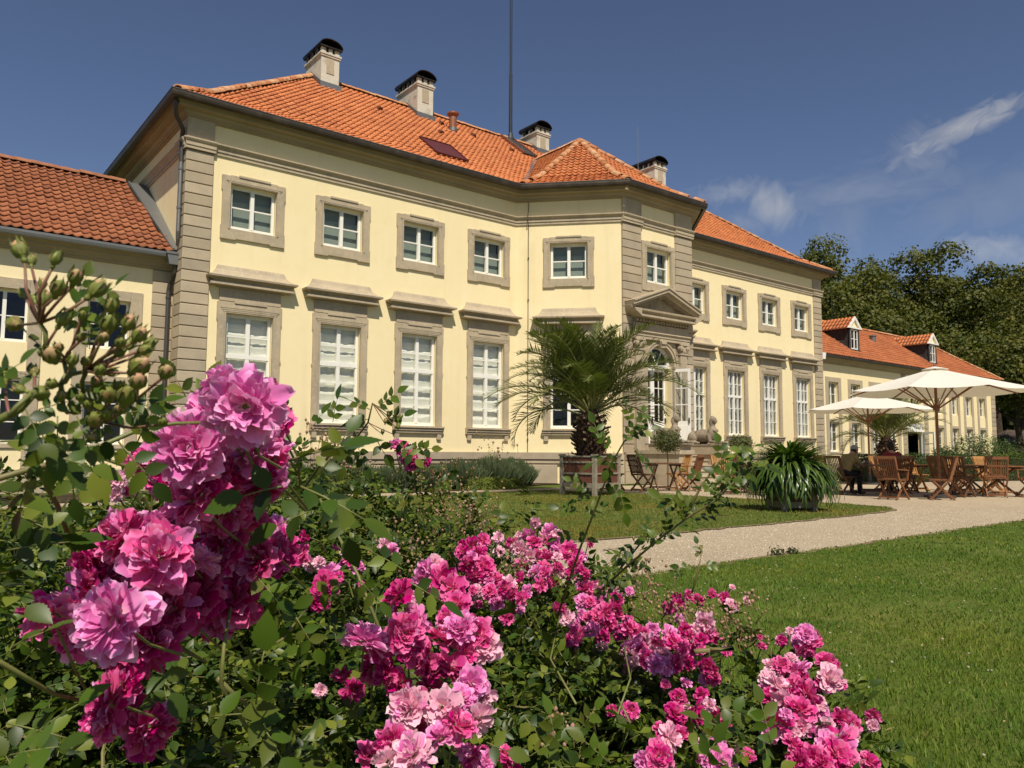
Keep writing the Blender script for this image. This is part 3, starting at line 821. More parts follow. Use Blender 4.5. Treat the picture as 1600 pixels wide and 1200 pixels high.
# one pantile: S-shaped section, lapping over the tile below; x across, y up the slope, z off the slope
def tile_proto(w=.202, ln=.335, seg=8, mt=None):
    xs = np.linspace(0, 1, seg + 1)
    prof = np.where(xs < .76, .012 - .034 * np.sin(PI * np.minimum(xs, .76) / .76), .012 + .018 * np.sin(PI * (xs - .76) / .24))
    prof[-1] += .003
    vs = []; fs = []
    for (y, zo) in ((0, .046), (ln, .004)):
        for k, x in enumerate(xs): vs.append(((x - .5) * (w + .018), y, prof[k] + zo))
    for k, x in enumerate(xs): vs.append(((x - .5) * (w + .018), .004, prof[k] + .046 - .022))
    n = seg + 1
    for k in range(seg):
        fs.append((k, k + 1, n + k + 1, n + k)); fs.append((2 * n + k, 2 * n + k + 1, k + 1, k))
    return np.array(vs), np.array(fs)
TV, TF = tile_proto()
TW, TE = .202, .282
def lay_tiles(dfun, origin, ang, length, hf, zf, dmax, root, mt, nparts, extra=None, name='roof_tile', ds=None, break_d=1.2, slopes=(.56, ROOF_M), z0=9.70, seed=1):
    """rows of pantiles over one slope; those nearest the viewer are tiles of their own, the rest one mass"""
    rg = np.random.default_rng(seed)
    u = np.array([math.cos(ang), math.sin(ang), 0]); n = np.array([-math.sin(ang), math.cos(ang), 0])
    rows = []; d = 0.0
    while d < dmax:
        sl = slopes[0] if d < break_d else slopes[1]
        rows.append((d, sl)); d += TE / math.sqrt(1 + sl * sl)
    mats = []
    for (d, sl) in rows:
        cols = np.arange(TW / 2, length, TW)
        P = np.array([origin[0], origin[1], 0])[None] + u[None] * cols[:, None] + n[None] * d
        zz = z0 + (slopes[0] * d if d < break_d else slopes[0] * break_d + slopes[1] * (d - break_d))
        k = 1 / math.sqrt(1 + sl * sl)
        s = np.array([n[0] * k, n[1] * k, sl * k]); nn = np.cross(u, s)
        mid = P + n[None] * .12
        mine = dfun(mid[:, 0], mid[:, 1]); ok = (mine >= .0) & (np.abs(zf(mine) - hf(mid[:, 0], mid[:, 1])) < 2e-3)
        if extra is not None: ok &= extra(mid[:, 0], mid[:, 1])
        for p in P[ok]:
            a = rg.normal(0, .018); b = rg.normal(0, .006)
            uu = u * math.cos(b) + s * math.sin(b); ss = s * math.cos(b) - u * math.sin(b)
            ss2 = ss * math.cos(a * .4) + nn * math.sin(a * .4); n2 = np.cross(uu, ss2)
            pos = np.array([p[0], p[1], zz]) + nn * rg.normal(0, .0035) + s * rg.normal(0, .005)
            mats.append((uu, ss2, n2, pos))
    if not mats: return
    A = np.array(mats)                     # (N,4,3)
    dist = np.linalg.norm(A[:, 3] - CAM, axis=1)
    order = np.argsort(dist)
    near, far = order[:nparts], order[nparts:]
    me = npmesh(name, TV, TF, M[mt], smooth=False)
    for i in near:
        mm = Matrix.Identity(4)
        for c in range(3):
            for r_ in range(3): mm[r_][c] = A[i, c, r_]
            mm[c][3] = A[i, 3, c] - root.location[c]
        link(name, me, root, mw=mm)
    if len(far):
        B = A[far]
        V = TV[None, :, 0:1] * B[:, None, 0] + TV[None, :, 1:2] * B[:, None, 1] + TV[None, :, 2:3] * B[:, None, 2] + B[:, None, 3]
        Fc = TF[None] + (np.arange(len(far)) * len(TV))[:, None, None]
        wpart(name + 's', npmesh(name + 's', V, Fc.reshape(-1, 4), M[mt]), root, kind='stuff')
    return len(A)
lay_tiles(dF, (XL - E_OFF, -E_OFF), 0, 2 * (HW + E_OFF), hroof, zr, 6.15, house, 'tile', 290, seed=3)
lay_tiles(dLs, (XL - E_OFF, DEPTH + E_OFF), -PI / 2, DEPTH + 2 * E_OFF, hroof, zr, 6.1, house, 'tile', 0, seed=4)
lay_tiles(dRs, (XR + E_OFF, -E_OFF), PI / 2, DEPTH + 2 * E_OFF, hroof, zr, 6.1, house, 'tile', 0, seed=5)
lay_tiles(dB2, A2, -CANT, LF2 + 2.0, hroof, zr, 4.4, house, 'tile', 0, seed=6)
lay_tiles(dB3, (XC - P_OUT - .3, -P_D - E_OFF), 0, 2 * P_OUT + .6, hroof, zr, 4.4, house, 'tile', 0, seed=7)
o5 = (XC + P_OUT - .0, -P_D - E_OFF)
lay_tiles(dB5, (B2[0] - math.cos(CANT) * (LF2 + 1.2), B2[1] - math.sin(CANT) * (LF2 + 1.2)), CANT, LF2 + 1.2, hroof, zr, 4.4, house, 'tile', 0, seed=8)
lay_tiles(dBL, (A2[0], 6.0), -PI / 2, 8.0, hroof, zr, 4.4, house, 'tile', 0, seed=9)
lay_tiles(dBR, (B2[0], -2), PI / 2, 8.0, hroof, zr, 4.4, house, 'tile', 0, seed=10)

# ridge and hip caps
def cap_proto(ln=.40, r=.125):
    vs = []; fs = []; n = 8
    for (y, k) in ((0, 1.0), (ln, .86)):
        for i in range(n + 1):
            a = PI * (i / n); vs.append((r * k * math.cos(a) * 1.15, y, r * k * math.sin(a) * .9 - .02))
    for i in range(n + 1):
        a = PI * (i / n); vs.append((r * .8 * math.cos(a) * 1.15, .004, r * .8 * math.sin(a) * .9 - .03))
    for i in range(n): fs.append((i, i + 1, n + 2 + i, n + 1 + i)); fs.append((i + 2 * (n + 1), i + 1 + 2 * (n + 1), i + 1, i))
    return npmesh('ridge_cap', vs, fs, M['ridge'], smooth=False)
CAP = cap_proto()
M['ridge_old'] = mat('weathered_ridge_tile', (1, 1, 1), .85, .2, var=[(.34, .15, .08), (.28, .11, .055), (.40, .20, .12)], noise=(5, (.75, .72, .7), .45, .7), fine=(40, .15))
CAP_OLD = cap_proto(.40, .14); CAP_OLD.materials.clear(); CAP_OLD.materials.append(M['ridge_old'])
def caps(pts, root, lift=.045, step=.36, cap=None):
    """caps along a polyline from its low end"""
    pts = [Vector(p) for p in pts]
    for a, b in zip(pts[:-1], pts[1:]):
        L = (b - a).length; n = max(1, int(L / step)); d = (b - a) / L
        for i in range(n):
            p = a + d * (i * L / n); y = d
            x = y.cross(Vector((0, 0, 1))).normalized(); z = x.cross(y)
            j = random.gauss(0, .012)
            x2 = (x + z * j).normalized(); z2 = x2.cross(y)
            mm = Matrix.Identity(4)
            for r_ in range(3): mm[r_][0], mm[r_][1], mm[r_][2] = x2[r_], y[r_], z2[r_]
            q = p + z * lift + Vector((random.gauss(0, .004), random.gauss(0, .004), random.gauss(0, .006))) - Vector(root.location)
            mm.translation = q
            link('ridge_cap', cap or CAP, root, mw=mm)
def hz(x, y): return float(hroof(np.array(x), np.array(y)))
apx = XL - E_OFF + (DEPTH / 2 + E_OFF)
def hipline(x0, y0, x1, y1, n=12, k0=0.0):
    return [(x0 + (x1 - x0) * t, y0 + (y1 - y0) * t, hz(x0 + (x1 - x0) * t + 1e-4, y0 + (y1 - y0) * t + 1e-4)) for t in [i / n * (1 - k0) + k0 for i in range(n + 1)]]
def hipz(p0, p1, dm):
    """hip through a break of slope at depth dm"""
    t = 1.2 / dm
    def P(s): return Vector((p0[0] + (p1[0] - p0[0]) * s, p0[1] + (p1[1] - p0[1]) * s, float(zr(dm * s))))
    return [P(.02), P(t * .5), P(t), P((1 + t) / 2), P(1)]
DM = DEPTH / 2 + E_OFF
AL = (apx, DEPTH / 2); AR = (2 * XC - apx, DEPTH / 2)
caps(hipz((XL - E_OFF, -E_OFF), AL, DM), house); caps(hipz((XR + E_OFF, -E_OFF), AR, DM), house)
caps([(AL[0], AL[1], float(zr(DM))), (AR[0], AR[1], float(zr(DM)))], house)
DB = XC - A2[0]
APB = (XC, DB - P_D - E_OFF)
caps(hipz(A2, APB, DB), house); caps(hipz(B2, APB, DB), house)
eo = E_OFF * math.tan(CANT / 2)
for s in (-1, 1):
    p0 = (XC + s * (P_OUT + eo), -P_D - E_OFF); caps(hipz(p0, APB, DB), house)
caps([(APB[0], APB[1], float(zr(DB))), (XC, DB - E_OFF, float(zr(DB)))], house)
# valley of lead between main slope and bay
for s, A in ((-1, A2), (1, B2)):
    mb = MB()
    # along x = A.x + s'..., where main d == bay side d
    p = [Vector((A[0] - s * t, -E_OFF + t, float(zr(t)) - .012)) for t in (0.0, 1.2, DB)]
    for a, b in zip(p[:-1], p[1:]):
        w = Vector((.10, .10 * s, 0)) * 1.0
        mb.quad(a - Vector((.13, 0, -.075)), a + Vector((.13, 0, .075)), b + Vector((.13, 0, .075)), b - Vector((.13, 0, -.075)))
    wpart('valley_flashing', mb.mesh('valley_flashing', M['zinc']), house)

# roof window, maroon panel, hatch
def on_slope(dx, dy):   # matrix on the main front slope at plan point
    k = 1 / math.sqrt(1 + ROOF_M ** 2)
    u = Vector((1, 0, 0)); s = Vector((0, k, ROOF_M * k)); n = u.cross(s)
    mm = Matrix.Identity(4)
    for r_ in range(3): mm[r_][0], mm[r_][1], mm[r_][2] = u[r_], s[r_], n[r_]
    mm.translation = Vector((dx, dy, float(zr(dy + E_OFF)))) - Vector(house.location)
    return mm
mb = MB(); mb.box(-.60, .60, 0, 1.35, .04, .095)
sk = link('roof_window', mb.mesh('roof_window', M['maroon']), house, mw=on_slope(14.05, .98))
mb = MB(); mb.box(-.64, -.60, -.03, 1.38, .03, .125); mb.box(.60, .64, -.03, 1.38, .03, .125); mb.box(-.60, .60, 1.35, 1.39, .03, .125); mb.box(-.60, .60, -.04, 0, .03, .12)
link('roof_window_frame', mb.mesh('roof_window_frame', M['maroon']), sk)
mb = MB(); mb.box(-.30, .30, 0, 1.9, .06, .11)
sk2 = link('roof_hatch', mb.mesh('roof_hatch', M['slate']), house, mw=on_slope(19.85, 4.0))
mb = MB(); mb.box(.30, .37, -.03, 1.93, .05, .17); mb.box(-.37, -.30, -.03, 1.93, .05, .17)
link('hatch_frame', mb.mesh('hatch_frame', M['copper']), sk2)
# small lifted vent tiles
for (x, y) in ((13.0, 4.0), (15.2, 3.4), (17.3, 4.3), (18.9, 3.9), (22.0, 3.6), (16.0, 4.6)):
    mb = MB(); mb.prism([(-.09, 0), (.09, 0), (.05, .09), (-.05, .09)], -.02, .16)
    mm = on_slope(x, y)
    link('vent_tile', mb.mesh('vent_tile', M['deck']), house, mw=mm @ Matrix.Translation((0, 0, .04)))
# flue and mast stand on the roof, fixed to it: parts
mb = MB(); mb.lathe([(.15, -.45), (.15, .58), (.235, .66), (.235, .72), (.05, .76)], 16)
fz = float(zr(4.25 + E_OFF))
link('flue_pipe', mb.mesh('flue_pipe', M['copper'], smooth=False), house, loc=Vector((16.28, 4.25, fz)) + Vector(HL))
mb = MB(); mb.lathe([(.165, .0), (.165, .14)], 16)
link('flue_collar', mb.mesh('flue_collar', M['zinc']), house, loc=Vector((16.28, 4.25, fz - .02)) + Vector(HL))
mast_x, mast_y = 20.05, 5.45
mz = float(zr(mast_y + E_OFF))
mast = thing('roof_mast', 'tall thin dark mast rising from the middle of the roof ridge', 'mast', (mast_x, mast_y, mz))
mb = MB(); mb.lathe([(.075, 0), (.062, 3.0), (.05, 3.02), (.045, 7.0), (.03, 7.02), (.022, 11.0)], 12)
link('pole', mb.mesh('pole', M['mast']), mast)
mb = MB(); mb.lathe([(.17, -.25), (.15, .12), (.08, .38)], 12)
link('base_collar', mb.mesh('base_collar', M['mast']), mast)
link('cable', MB().tube([(-.10, 0, .3), (-.10, 0, 10.8)], .006, 5).mesh('cable', M['mast']), mast)
rod = thing('lightning_rod', 'thin pale rod standing on the roof beside the rightmost chimney', 'lightning rod', (27.4, 4.9, float(zr(4.9 + E_OFF)) ))
link('rod', MB().tube([(0, 0, -.2), (0, 0, 2.9)], .014, 6).mesh('rod', M['zinc']), rod)

# ---- chimneys
def chimney(x0, x1, y0, y1, ztop, label_mat='chimney'):
    w, dp = x1 - x0, y1 - y0; cx, cy = (x0 + x1) / 2, (y0 + y1) / 2
    zb = float(zr(min(y0, DEPTH - y0) + E_OFF)) - .35
    mb = MB(); mb.box(-w / 2, w / 2, -dp / 2, dp / 2, zb, ztop - .34)
    # sunk panel on the short face
    ch = link('chimney', mb.mesh('chimney', M['chimney']), house, loc=Vector((cx, cy, 0)) + Vector(HL))
    mb = MB(); mb.box(-w / 2 - .035, w / 2 + .035, -dp / 2 - .035, dp / 2 + .035, ztop - .42, ztop - .36); mb.box(-w / 2 - .06, w / 2 + .06, -dp / 2 - .06, dp / 2 + .06, ztop - .355, ztop - .29)
    link('chimney_band', mb.mesh('chimney_band', M['chimney']), ch)
    mb = MB()
    ny = max(3, int(dp / .27)); nx = 3
    for i in range(ny):
        y = -dp / 2 + .06 + (dp - .12) * i / (ny - 1)
        for s in (-1, 1): mb.box(s * (w / 2 - .05) - .05, s * (w / 2 - .05) + .05, y - .065, y + .065, ztop - .288, ztop - .10)
    for i in range(nx):
        x = -w / 2 + .10 + (w - .20) * i / (nx - 1)
        for s in (-1, 1): mb.box(x - .07, x + .07, s * (dp / 2 - .05) - .052, s * (dp / 2 - .05) + .052, ztop - .287, ztop - .101)
    link('chimney_vents', mb.mesh('chimney_vents', M['chimney']), ch)
    mb = MB(); mb.box(-w / 2 + .12, w / 2 - .12, -dp / 2 + .12, dp / 2 - .12, ztop - .30, ztop - .08)
    for i in range(ny - 1):
        y = -dp / 2 + .06 + (dp - .12) * (i + .5) / (ny - 1); mb.box(-w / 2 - .075, w / 2 + .075, y - .06, y + .06, ztop - .27, ztop - .12)
    mb.box(-w / 2 - .08, w / 2 + .08, -dp / 2 - .08, dp / 2 + .08, ztop - .10, ztop - .05)
    link('soot_grille', mb.mesh('soot_grille', M['black_metal']), ch)
    # barrel-shaped sheet cover, axis along the chimney
    n = 12; W2 = w / 2 + .10; D2 = dp / 2 + .10; vs = []; fs = []
    for s in (-1, 1):
        for i in range(n + 1):
            a = PI * (1 - i / n); vs.append((W2 * math.cos(a), s * D2, ztop - .04 + .27 * math.sin(a)))
        for i in range(n + 1):
            a = PI * (1 - i / n); vs.append(((W2 - .015) * math.cos(a), s * D2, ztop - .05 + .25 * math.sin(a)))
    k = n + 1
    for i in range(n):
        fs += [(i, i + 1, 2 * k + i + 1, 2 * k + i), (k + i, 3 * k + i, 3 * k + i + 1, k + i + 1), (i, k + i, k + i + 1, i + 1), (2 * k + i, 2 * k + i + 1, 3 * k + i + 1, 3 * k + i)]
    link('chimney_cover', MB().add(vs, fs).mesh('chimney_cover', M['black_metal']), ch)
    mb = MB(); mb.box(-w / 2 * .42, w / 2 * .42, -dp / 2 - .018, -dp / 2, ztop - 1.02, ztop - .50)
    link('chimney_panel', mb.mesh('chimney_panel', M['stone']), ch)
    mb = MB(); s_ = ROOF_M
    zf = float(zr(y0 + E_OFF))
    mb.box(-w / 2 - .06, w / 2 + .06, -dp / 2 - .10, -dp / 2 + .02, zf - .08, zf + .15)
    for s in (-1, 1):
        ym = DEPTH / 2 - cy
        mb.add([(s * (w / 2 + .05), -dp / 2 - .08, zf - .05), (s * (w / 2 + .05), min(ym, dp / 2), float(zr(min(DEPTH / 2, y1) + E_OFF)) + .02), (s * (w / 2 + .05), min(ym, dp / 2), float(zr(min(DEPTH / 2, y1) + E_OFF)) + .20), (s * (w / 2 + .05), -dp / 2 - .08, zf + .15)], [(0, 1, 2, 3)])
    link('flashing', mb.mesh('flashing', M['zinc']), ch)
chimney(11.12, 11.80, 4.85, 6.15, 15.25)
chimney(15.05, 15.75, 4.85, 6.35, 15.35)
chimney(21.30, 22.00, 5.20, 6.25, 15.20)
chimney(28.25, 29.05, 4.60, 6.35, 15.15)

# ================================================================== low side wings
WY = .80; WD = 6.4; EZ = 5.93; WM = .735; WE = .42
def hwing(x0, x1, hip_l, hip_r):
    def h(x, y):
        d = np.minimum(y - (WY - WE), (WY + WD + WE) - y)
        if hip_r: d = np.minimum(d, (x1 + WE) - x)
        if hip_l: d = np.minimum(d, x - (x0 - WE))
        return np.where(d >= -1e-6, EZ + WM * d, -99)
    return h
zw = lambda d: EZ + WM * np.asarray(d, float)
WCORN = [(-.1, 5.52), (.05, 5.52), (.07, 5.57), (.12, 5.59), (.15, 5.65), (.22, 5.68), (.24, 5.74), (.30, 5.80), (.32, 5.85), (-.1, 5.85)]
WGUT = [(.325, 5.82), (.34, 5.78), (.40, 5.77), (.445, 5.80), (.46, 5.86), (.46, 5.915), (.445, 5.915), (.44, 5.86), (.40, 5.80), (.345, 5.80)]
SURW = .155
def wing(root, x0, x1, cxs, hip_r, doorx=None, nt=290, mt='tile_old', seed=20):
    wl = Wall((x0, WY), (x1, WY)); wr = Wall((x1, WY), (x1, WY + WD)); wb = Wall((x1, WY + WD), (x0, WY + WD)); wle = Wall((x0, WY + WD), (x0, WY))
    ow = .47
    op = []
    for c in cxs:
        c = c - x0; op += [(c - ow, c + ow, 3.42, 4.62), (c - ow, c + ow, 1.12, 2.60)]
    if doorx: op.append((doorx - x0 - 1.0, doorx - x0 + 1.0, .35, 2.75)); op.append((doorx - x0 - ow, doorx - x0 + ow, 3.42, 4.62))
    mb = MB()
    wall_mesh(wl, op, 0, 5.6, mb=mb)
    for w in (wr, wb, wle): wall_mesh(w, [], 0, 5.6, mb=mb)
    wpart('wall', mb.mesh('wing_wall', M['stucco']), root)
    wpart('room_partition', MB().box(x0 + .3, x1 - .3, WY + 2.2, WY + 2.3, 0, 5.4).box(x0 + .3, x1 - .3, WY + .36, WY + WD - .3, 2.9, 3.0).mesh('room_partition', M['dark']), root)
    path = [(x0, WY), (x1, WY), (x1, WY + WD)]
    if not hip_r: path = path[:2]
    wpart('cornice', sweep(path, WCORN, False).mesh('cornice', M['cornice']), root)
    wpart('gutter', sweep(path, WGUT, False).mesh('gutter', M['zinc'] if not hip_r else M['gutter']), root)
    wpart('plinth', sweep(path, [(-.1, 0), (.06, 0), (.06, .52), (.03, .55), (-.1, .55)], False).mesh('plinth', M['stone']), root)
    hf = hwing(x0, x1, False, hip_r)
    xe = x1 + (WE if hip_r else 0)
    deck('roof_underlay', hf, x0, xe - .005, WY - WE, WY + WD + WE - .03, .13, root, .05)
    df = lambda x, y: y - (WY - WE)
    ex = None
    if not hip_r:  # cut on the slant beside the main wall
        ex = lambda x, y: x < XL - .15 - .125 * (y - (WY - WE))
    else: ex = root_ex
    lay_tiles(df, (x0, WY - WE), 0, xe - x0, hf, zw, WD / 2 + WE + .02, root, mt, nt, extra=ex, break_d=99, slopes=(WM, WM), z0=EZ, seed=seed)
    zri = float(zw(WD / 2 + WE)); yr = WY + WD / 2
    if hip_r:
        lay_tiles(lambda x, y: (x1 + WE) - x, (x1 + WE, WY - WE), PI / 2, WD + 2 * WE, hf, zw, WD / 2 + WE, root, mt, 0, break_d=99, slopes=(WM, WM), z0=EZ, seed=seed + 1)
        xr = x1 + WE - (WD / 2 + WE)
        caps([(x1 + WE, WY - WE, EZ), (xr, yr, zri)], root, step=.38); caps([(x0, yr, zri), (xr, yr, zri)], root, step=.38)
    else:
        caps([(x0, yr, zri), (XL - .62, yr, zri)], root, lift=.02, step=.38, cap=CAP_OLD)
    # windows
    z0a, z1a, z0b, z1b = 3.42, 4.62, 1.12, 2.60
    def fr(z0, z1, n):
        mbf = bars([(0, .075)], [(z0 + (z1 - z0) * k / n, .024) for k in range(1, n)], -ow + .01, ow - .01, z0 + .004, z1 - .002, .055, .024, .14, .19)
        return mbf.mesh('window_frame', M['white'])
    fa, fb = fr(z0a, z1a, 2), fr(z0b, z1b, 3)
    pa = MB().box(-.19, .19, .157, .161, 0, .54).mesh('pane', M['glass']); pb = MB().box(-.19, .19, .157, .161, 0, .445).mesh('pane', M['glass'])
    mbs = MB()
    for s in (-1, 1):
        xa, xb = sorted((s * ow, s * (ow + .27))); mbs.cbox(xa, xb, -.035, .02, .56, 4.87, .008)
    mbs.cbox(-ow + .001, ow - .001, -.035, .02, z1a, 4.868, .008); mbs.cbox(-ow + .001, ow - .001, -.030, .02, z1b, z1b + .16, .006); mbs.cbox(-ow + .001, ow - .001, -.045, .02, z0b - .10, z0b, .006)
    sr = mbs.mesh('window_surround', M['stone'])
    for c in cxs:
        w = link('window', fa, root, mw=wl.at(c - x0, 0, 0, root)); link('window_surround', sr, w)
        for i in (-1, 1):
            for k in range(2): link('pane', pa, w, loc=(i * .225, 0, z0a + .065 + k * .555))
        w = link('window', fb, root, mw=wl.at(c - x0, 0, 0, root))
        for i in (-1, 1):
            for k in range(3): link('pane', pb, w, loc=(i * .225, 0, z0b + .065 + k * .462))
    return wl

wingL = thing('side_wing', 'low yellow side wing with weathered red pantile roof at the left edge', 'building', (0, 3.5, 0))
root_ex = None
wl = wing(wingL, -7.0, XL - .004, [-4.46, -2.34, -.22, 1.90, 4.03], False, nt=290)
def wpil(wl, xa, xb, root, z0=.55, z1=5.52):
    n = int((z1 - z0) / .29); h = (z1 - z0) / n; w = xb - xa
    link('pilaster_back', MB().box(-w / 2 + .01, w / 2 - .01, -.02, .02, z0, z1).mesh('pilaster_back', M['stone_shaded']), root, mw=wl.at((xa + xb) / 2, 0, 0, root))
    for i in range(n): link('pilaster_stone', block_mesh(w, .05, h - .02, .012), root, mw=wl.at((xa + xb) / 2, 0, z0 + i * h, root))
wpil(wl, wl.len - .50, wl.len - .002, wingL)
# lead slope between the tiles and the main wall
mb = MB()
a = Vector((XL - .50, WY + WD / 2, float(zw(WD / 2 + WE)) + .03)); b = Vector((XL - .15, WY - WE + .02, EZ + .05)); c = Vector((XL - .01, WY - WE + .02, EZ + .06)); d = Vector((XL - .01, WY + WD / 2, float(zw(WD / 2 + WE)) + .05))
up_ = Vector((0, 0, .02)); mb.quad(a + up_, b + up_, c + up_, d + up_)
mb.beam(a + Vector((0, 0, .02)), b + Vector((0, 0, .02)), .05, .07)
wpart('lead_flashing', mb.mesh('lead_flashing', M['zinc']), wingL)

# rainwater pipes at the junction
mb = MB(); mb.tube([(XL - .42, -.30, 9.60), (XL - .42, -.28, 9.42), (XL - .36, -.12, 9.25), (XL - .14, .05, 9.02), (XL - .12, .16, 8.85), (XL - .12, .16, 8.2)], .055, 10)
wpart('rainwater_pipe', mb.mesh('upper_bend', M['pipe_dark']), house)
mb = MB(); mb.tube([(XL - .12, .16, 8.2), (XL - .12, .16, 6.42), (XL - .10, .22, 6.26), (XL - .06, .32, 6.10)], .052, 10)
for z in (7.0, 8.0): mb.lathe([(.066, 0), (.066, .05)], 10, (XL - .12, .16, z))
wpart('rainwater_pipe', mb.mesh('zinc_downpipe', M['zinc']), house)
mb = MB()
mb.prism([(XL - .26, 5.60), (XL - .04, 5.60), (XL + .0, 5.86), (XL - .32, 5.86)], .26, .42); mb.box(XL - .34, XL + .0, .24, .44, 5.86, 5.92)
wpart('rain_hopper', mb.mesh('rain_hopper', M['zinc']), wingL)
mb = MB(); mb.tube([(XL - .10, .34, 5.62), (XL - .10, .40, 5.42), (XL - .14, .62, 5.18), (XL - .15, .68, 5.0), (XL - .15, .68, .3)], .05, 10)
for z in (1.6, 3.2, 4.8): mb.lathe([(.064, 0), (.064, .05)], 10, (XL - .15, .68, z))
wpart('rainwater_pipe', mb.mesh('dark_downpipe', M['pipe_dark']), wingL)

# right wing with two dormers
D1X, D2X = 40.15, 49.45
DHW, DZT, DYF = .52, 7.74, 1.2
def root_ex(x, y):
    keep = np.ones(np.shape(x), bool)
    for dx in (D1X, D2X): keep &= ~((np.abs(x - dx) < DHW + .02) & (y > DYF - .02) & (y < 3.2))
    return keep
M['tile_mid'] = mat('dull_red_pantile', (1, 1, 1), .8, .25, noise=[(.6, (.80, .78, .78), .42, .66)], var=[(.42, .135, .052), (.46, .15, .058), (.38, .12, .048), (.49, .165, .065), (.34, .11, .045)], fine=(45, .12))
wingR = thing('side_wing', 'low yellow side wing with two small dormers on its orange roof, behind the parasols', 'building', (46, 3.5, 0))
wl = wing(wingR, XR + .004, 57.4, [37.18, 39.35, 41.50, 43.45, 49.2, 51.25, 53.3, 55.35], True, doorx=46.0, nt=0, mt='tile_mid', seed=30)
wpil(wl, wl.len - .55, wl.len + .05, wingR); wpil(wl, 44.45 - XR, 44.9 - XR, wingR, .35); wpil(wl, 47.1 - XR, 47.55 - XR, wingR, .35)
mb = MB(); mb.prism([(-.15, 5.60), (.15, 5.60), (.22, 5.92), (-.22, 5.92)], -.62, -.42)
link('rain_hopper', mb.mesh('rain_hopper', M['white']), wingR, mw=wl.at(.55, 0, 0, wingR))
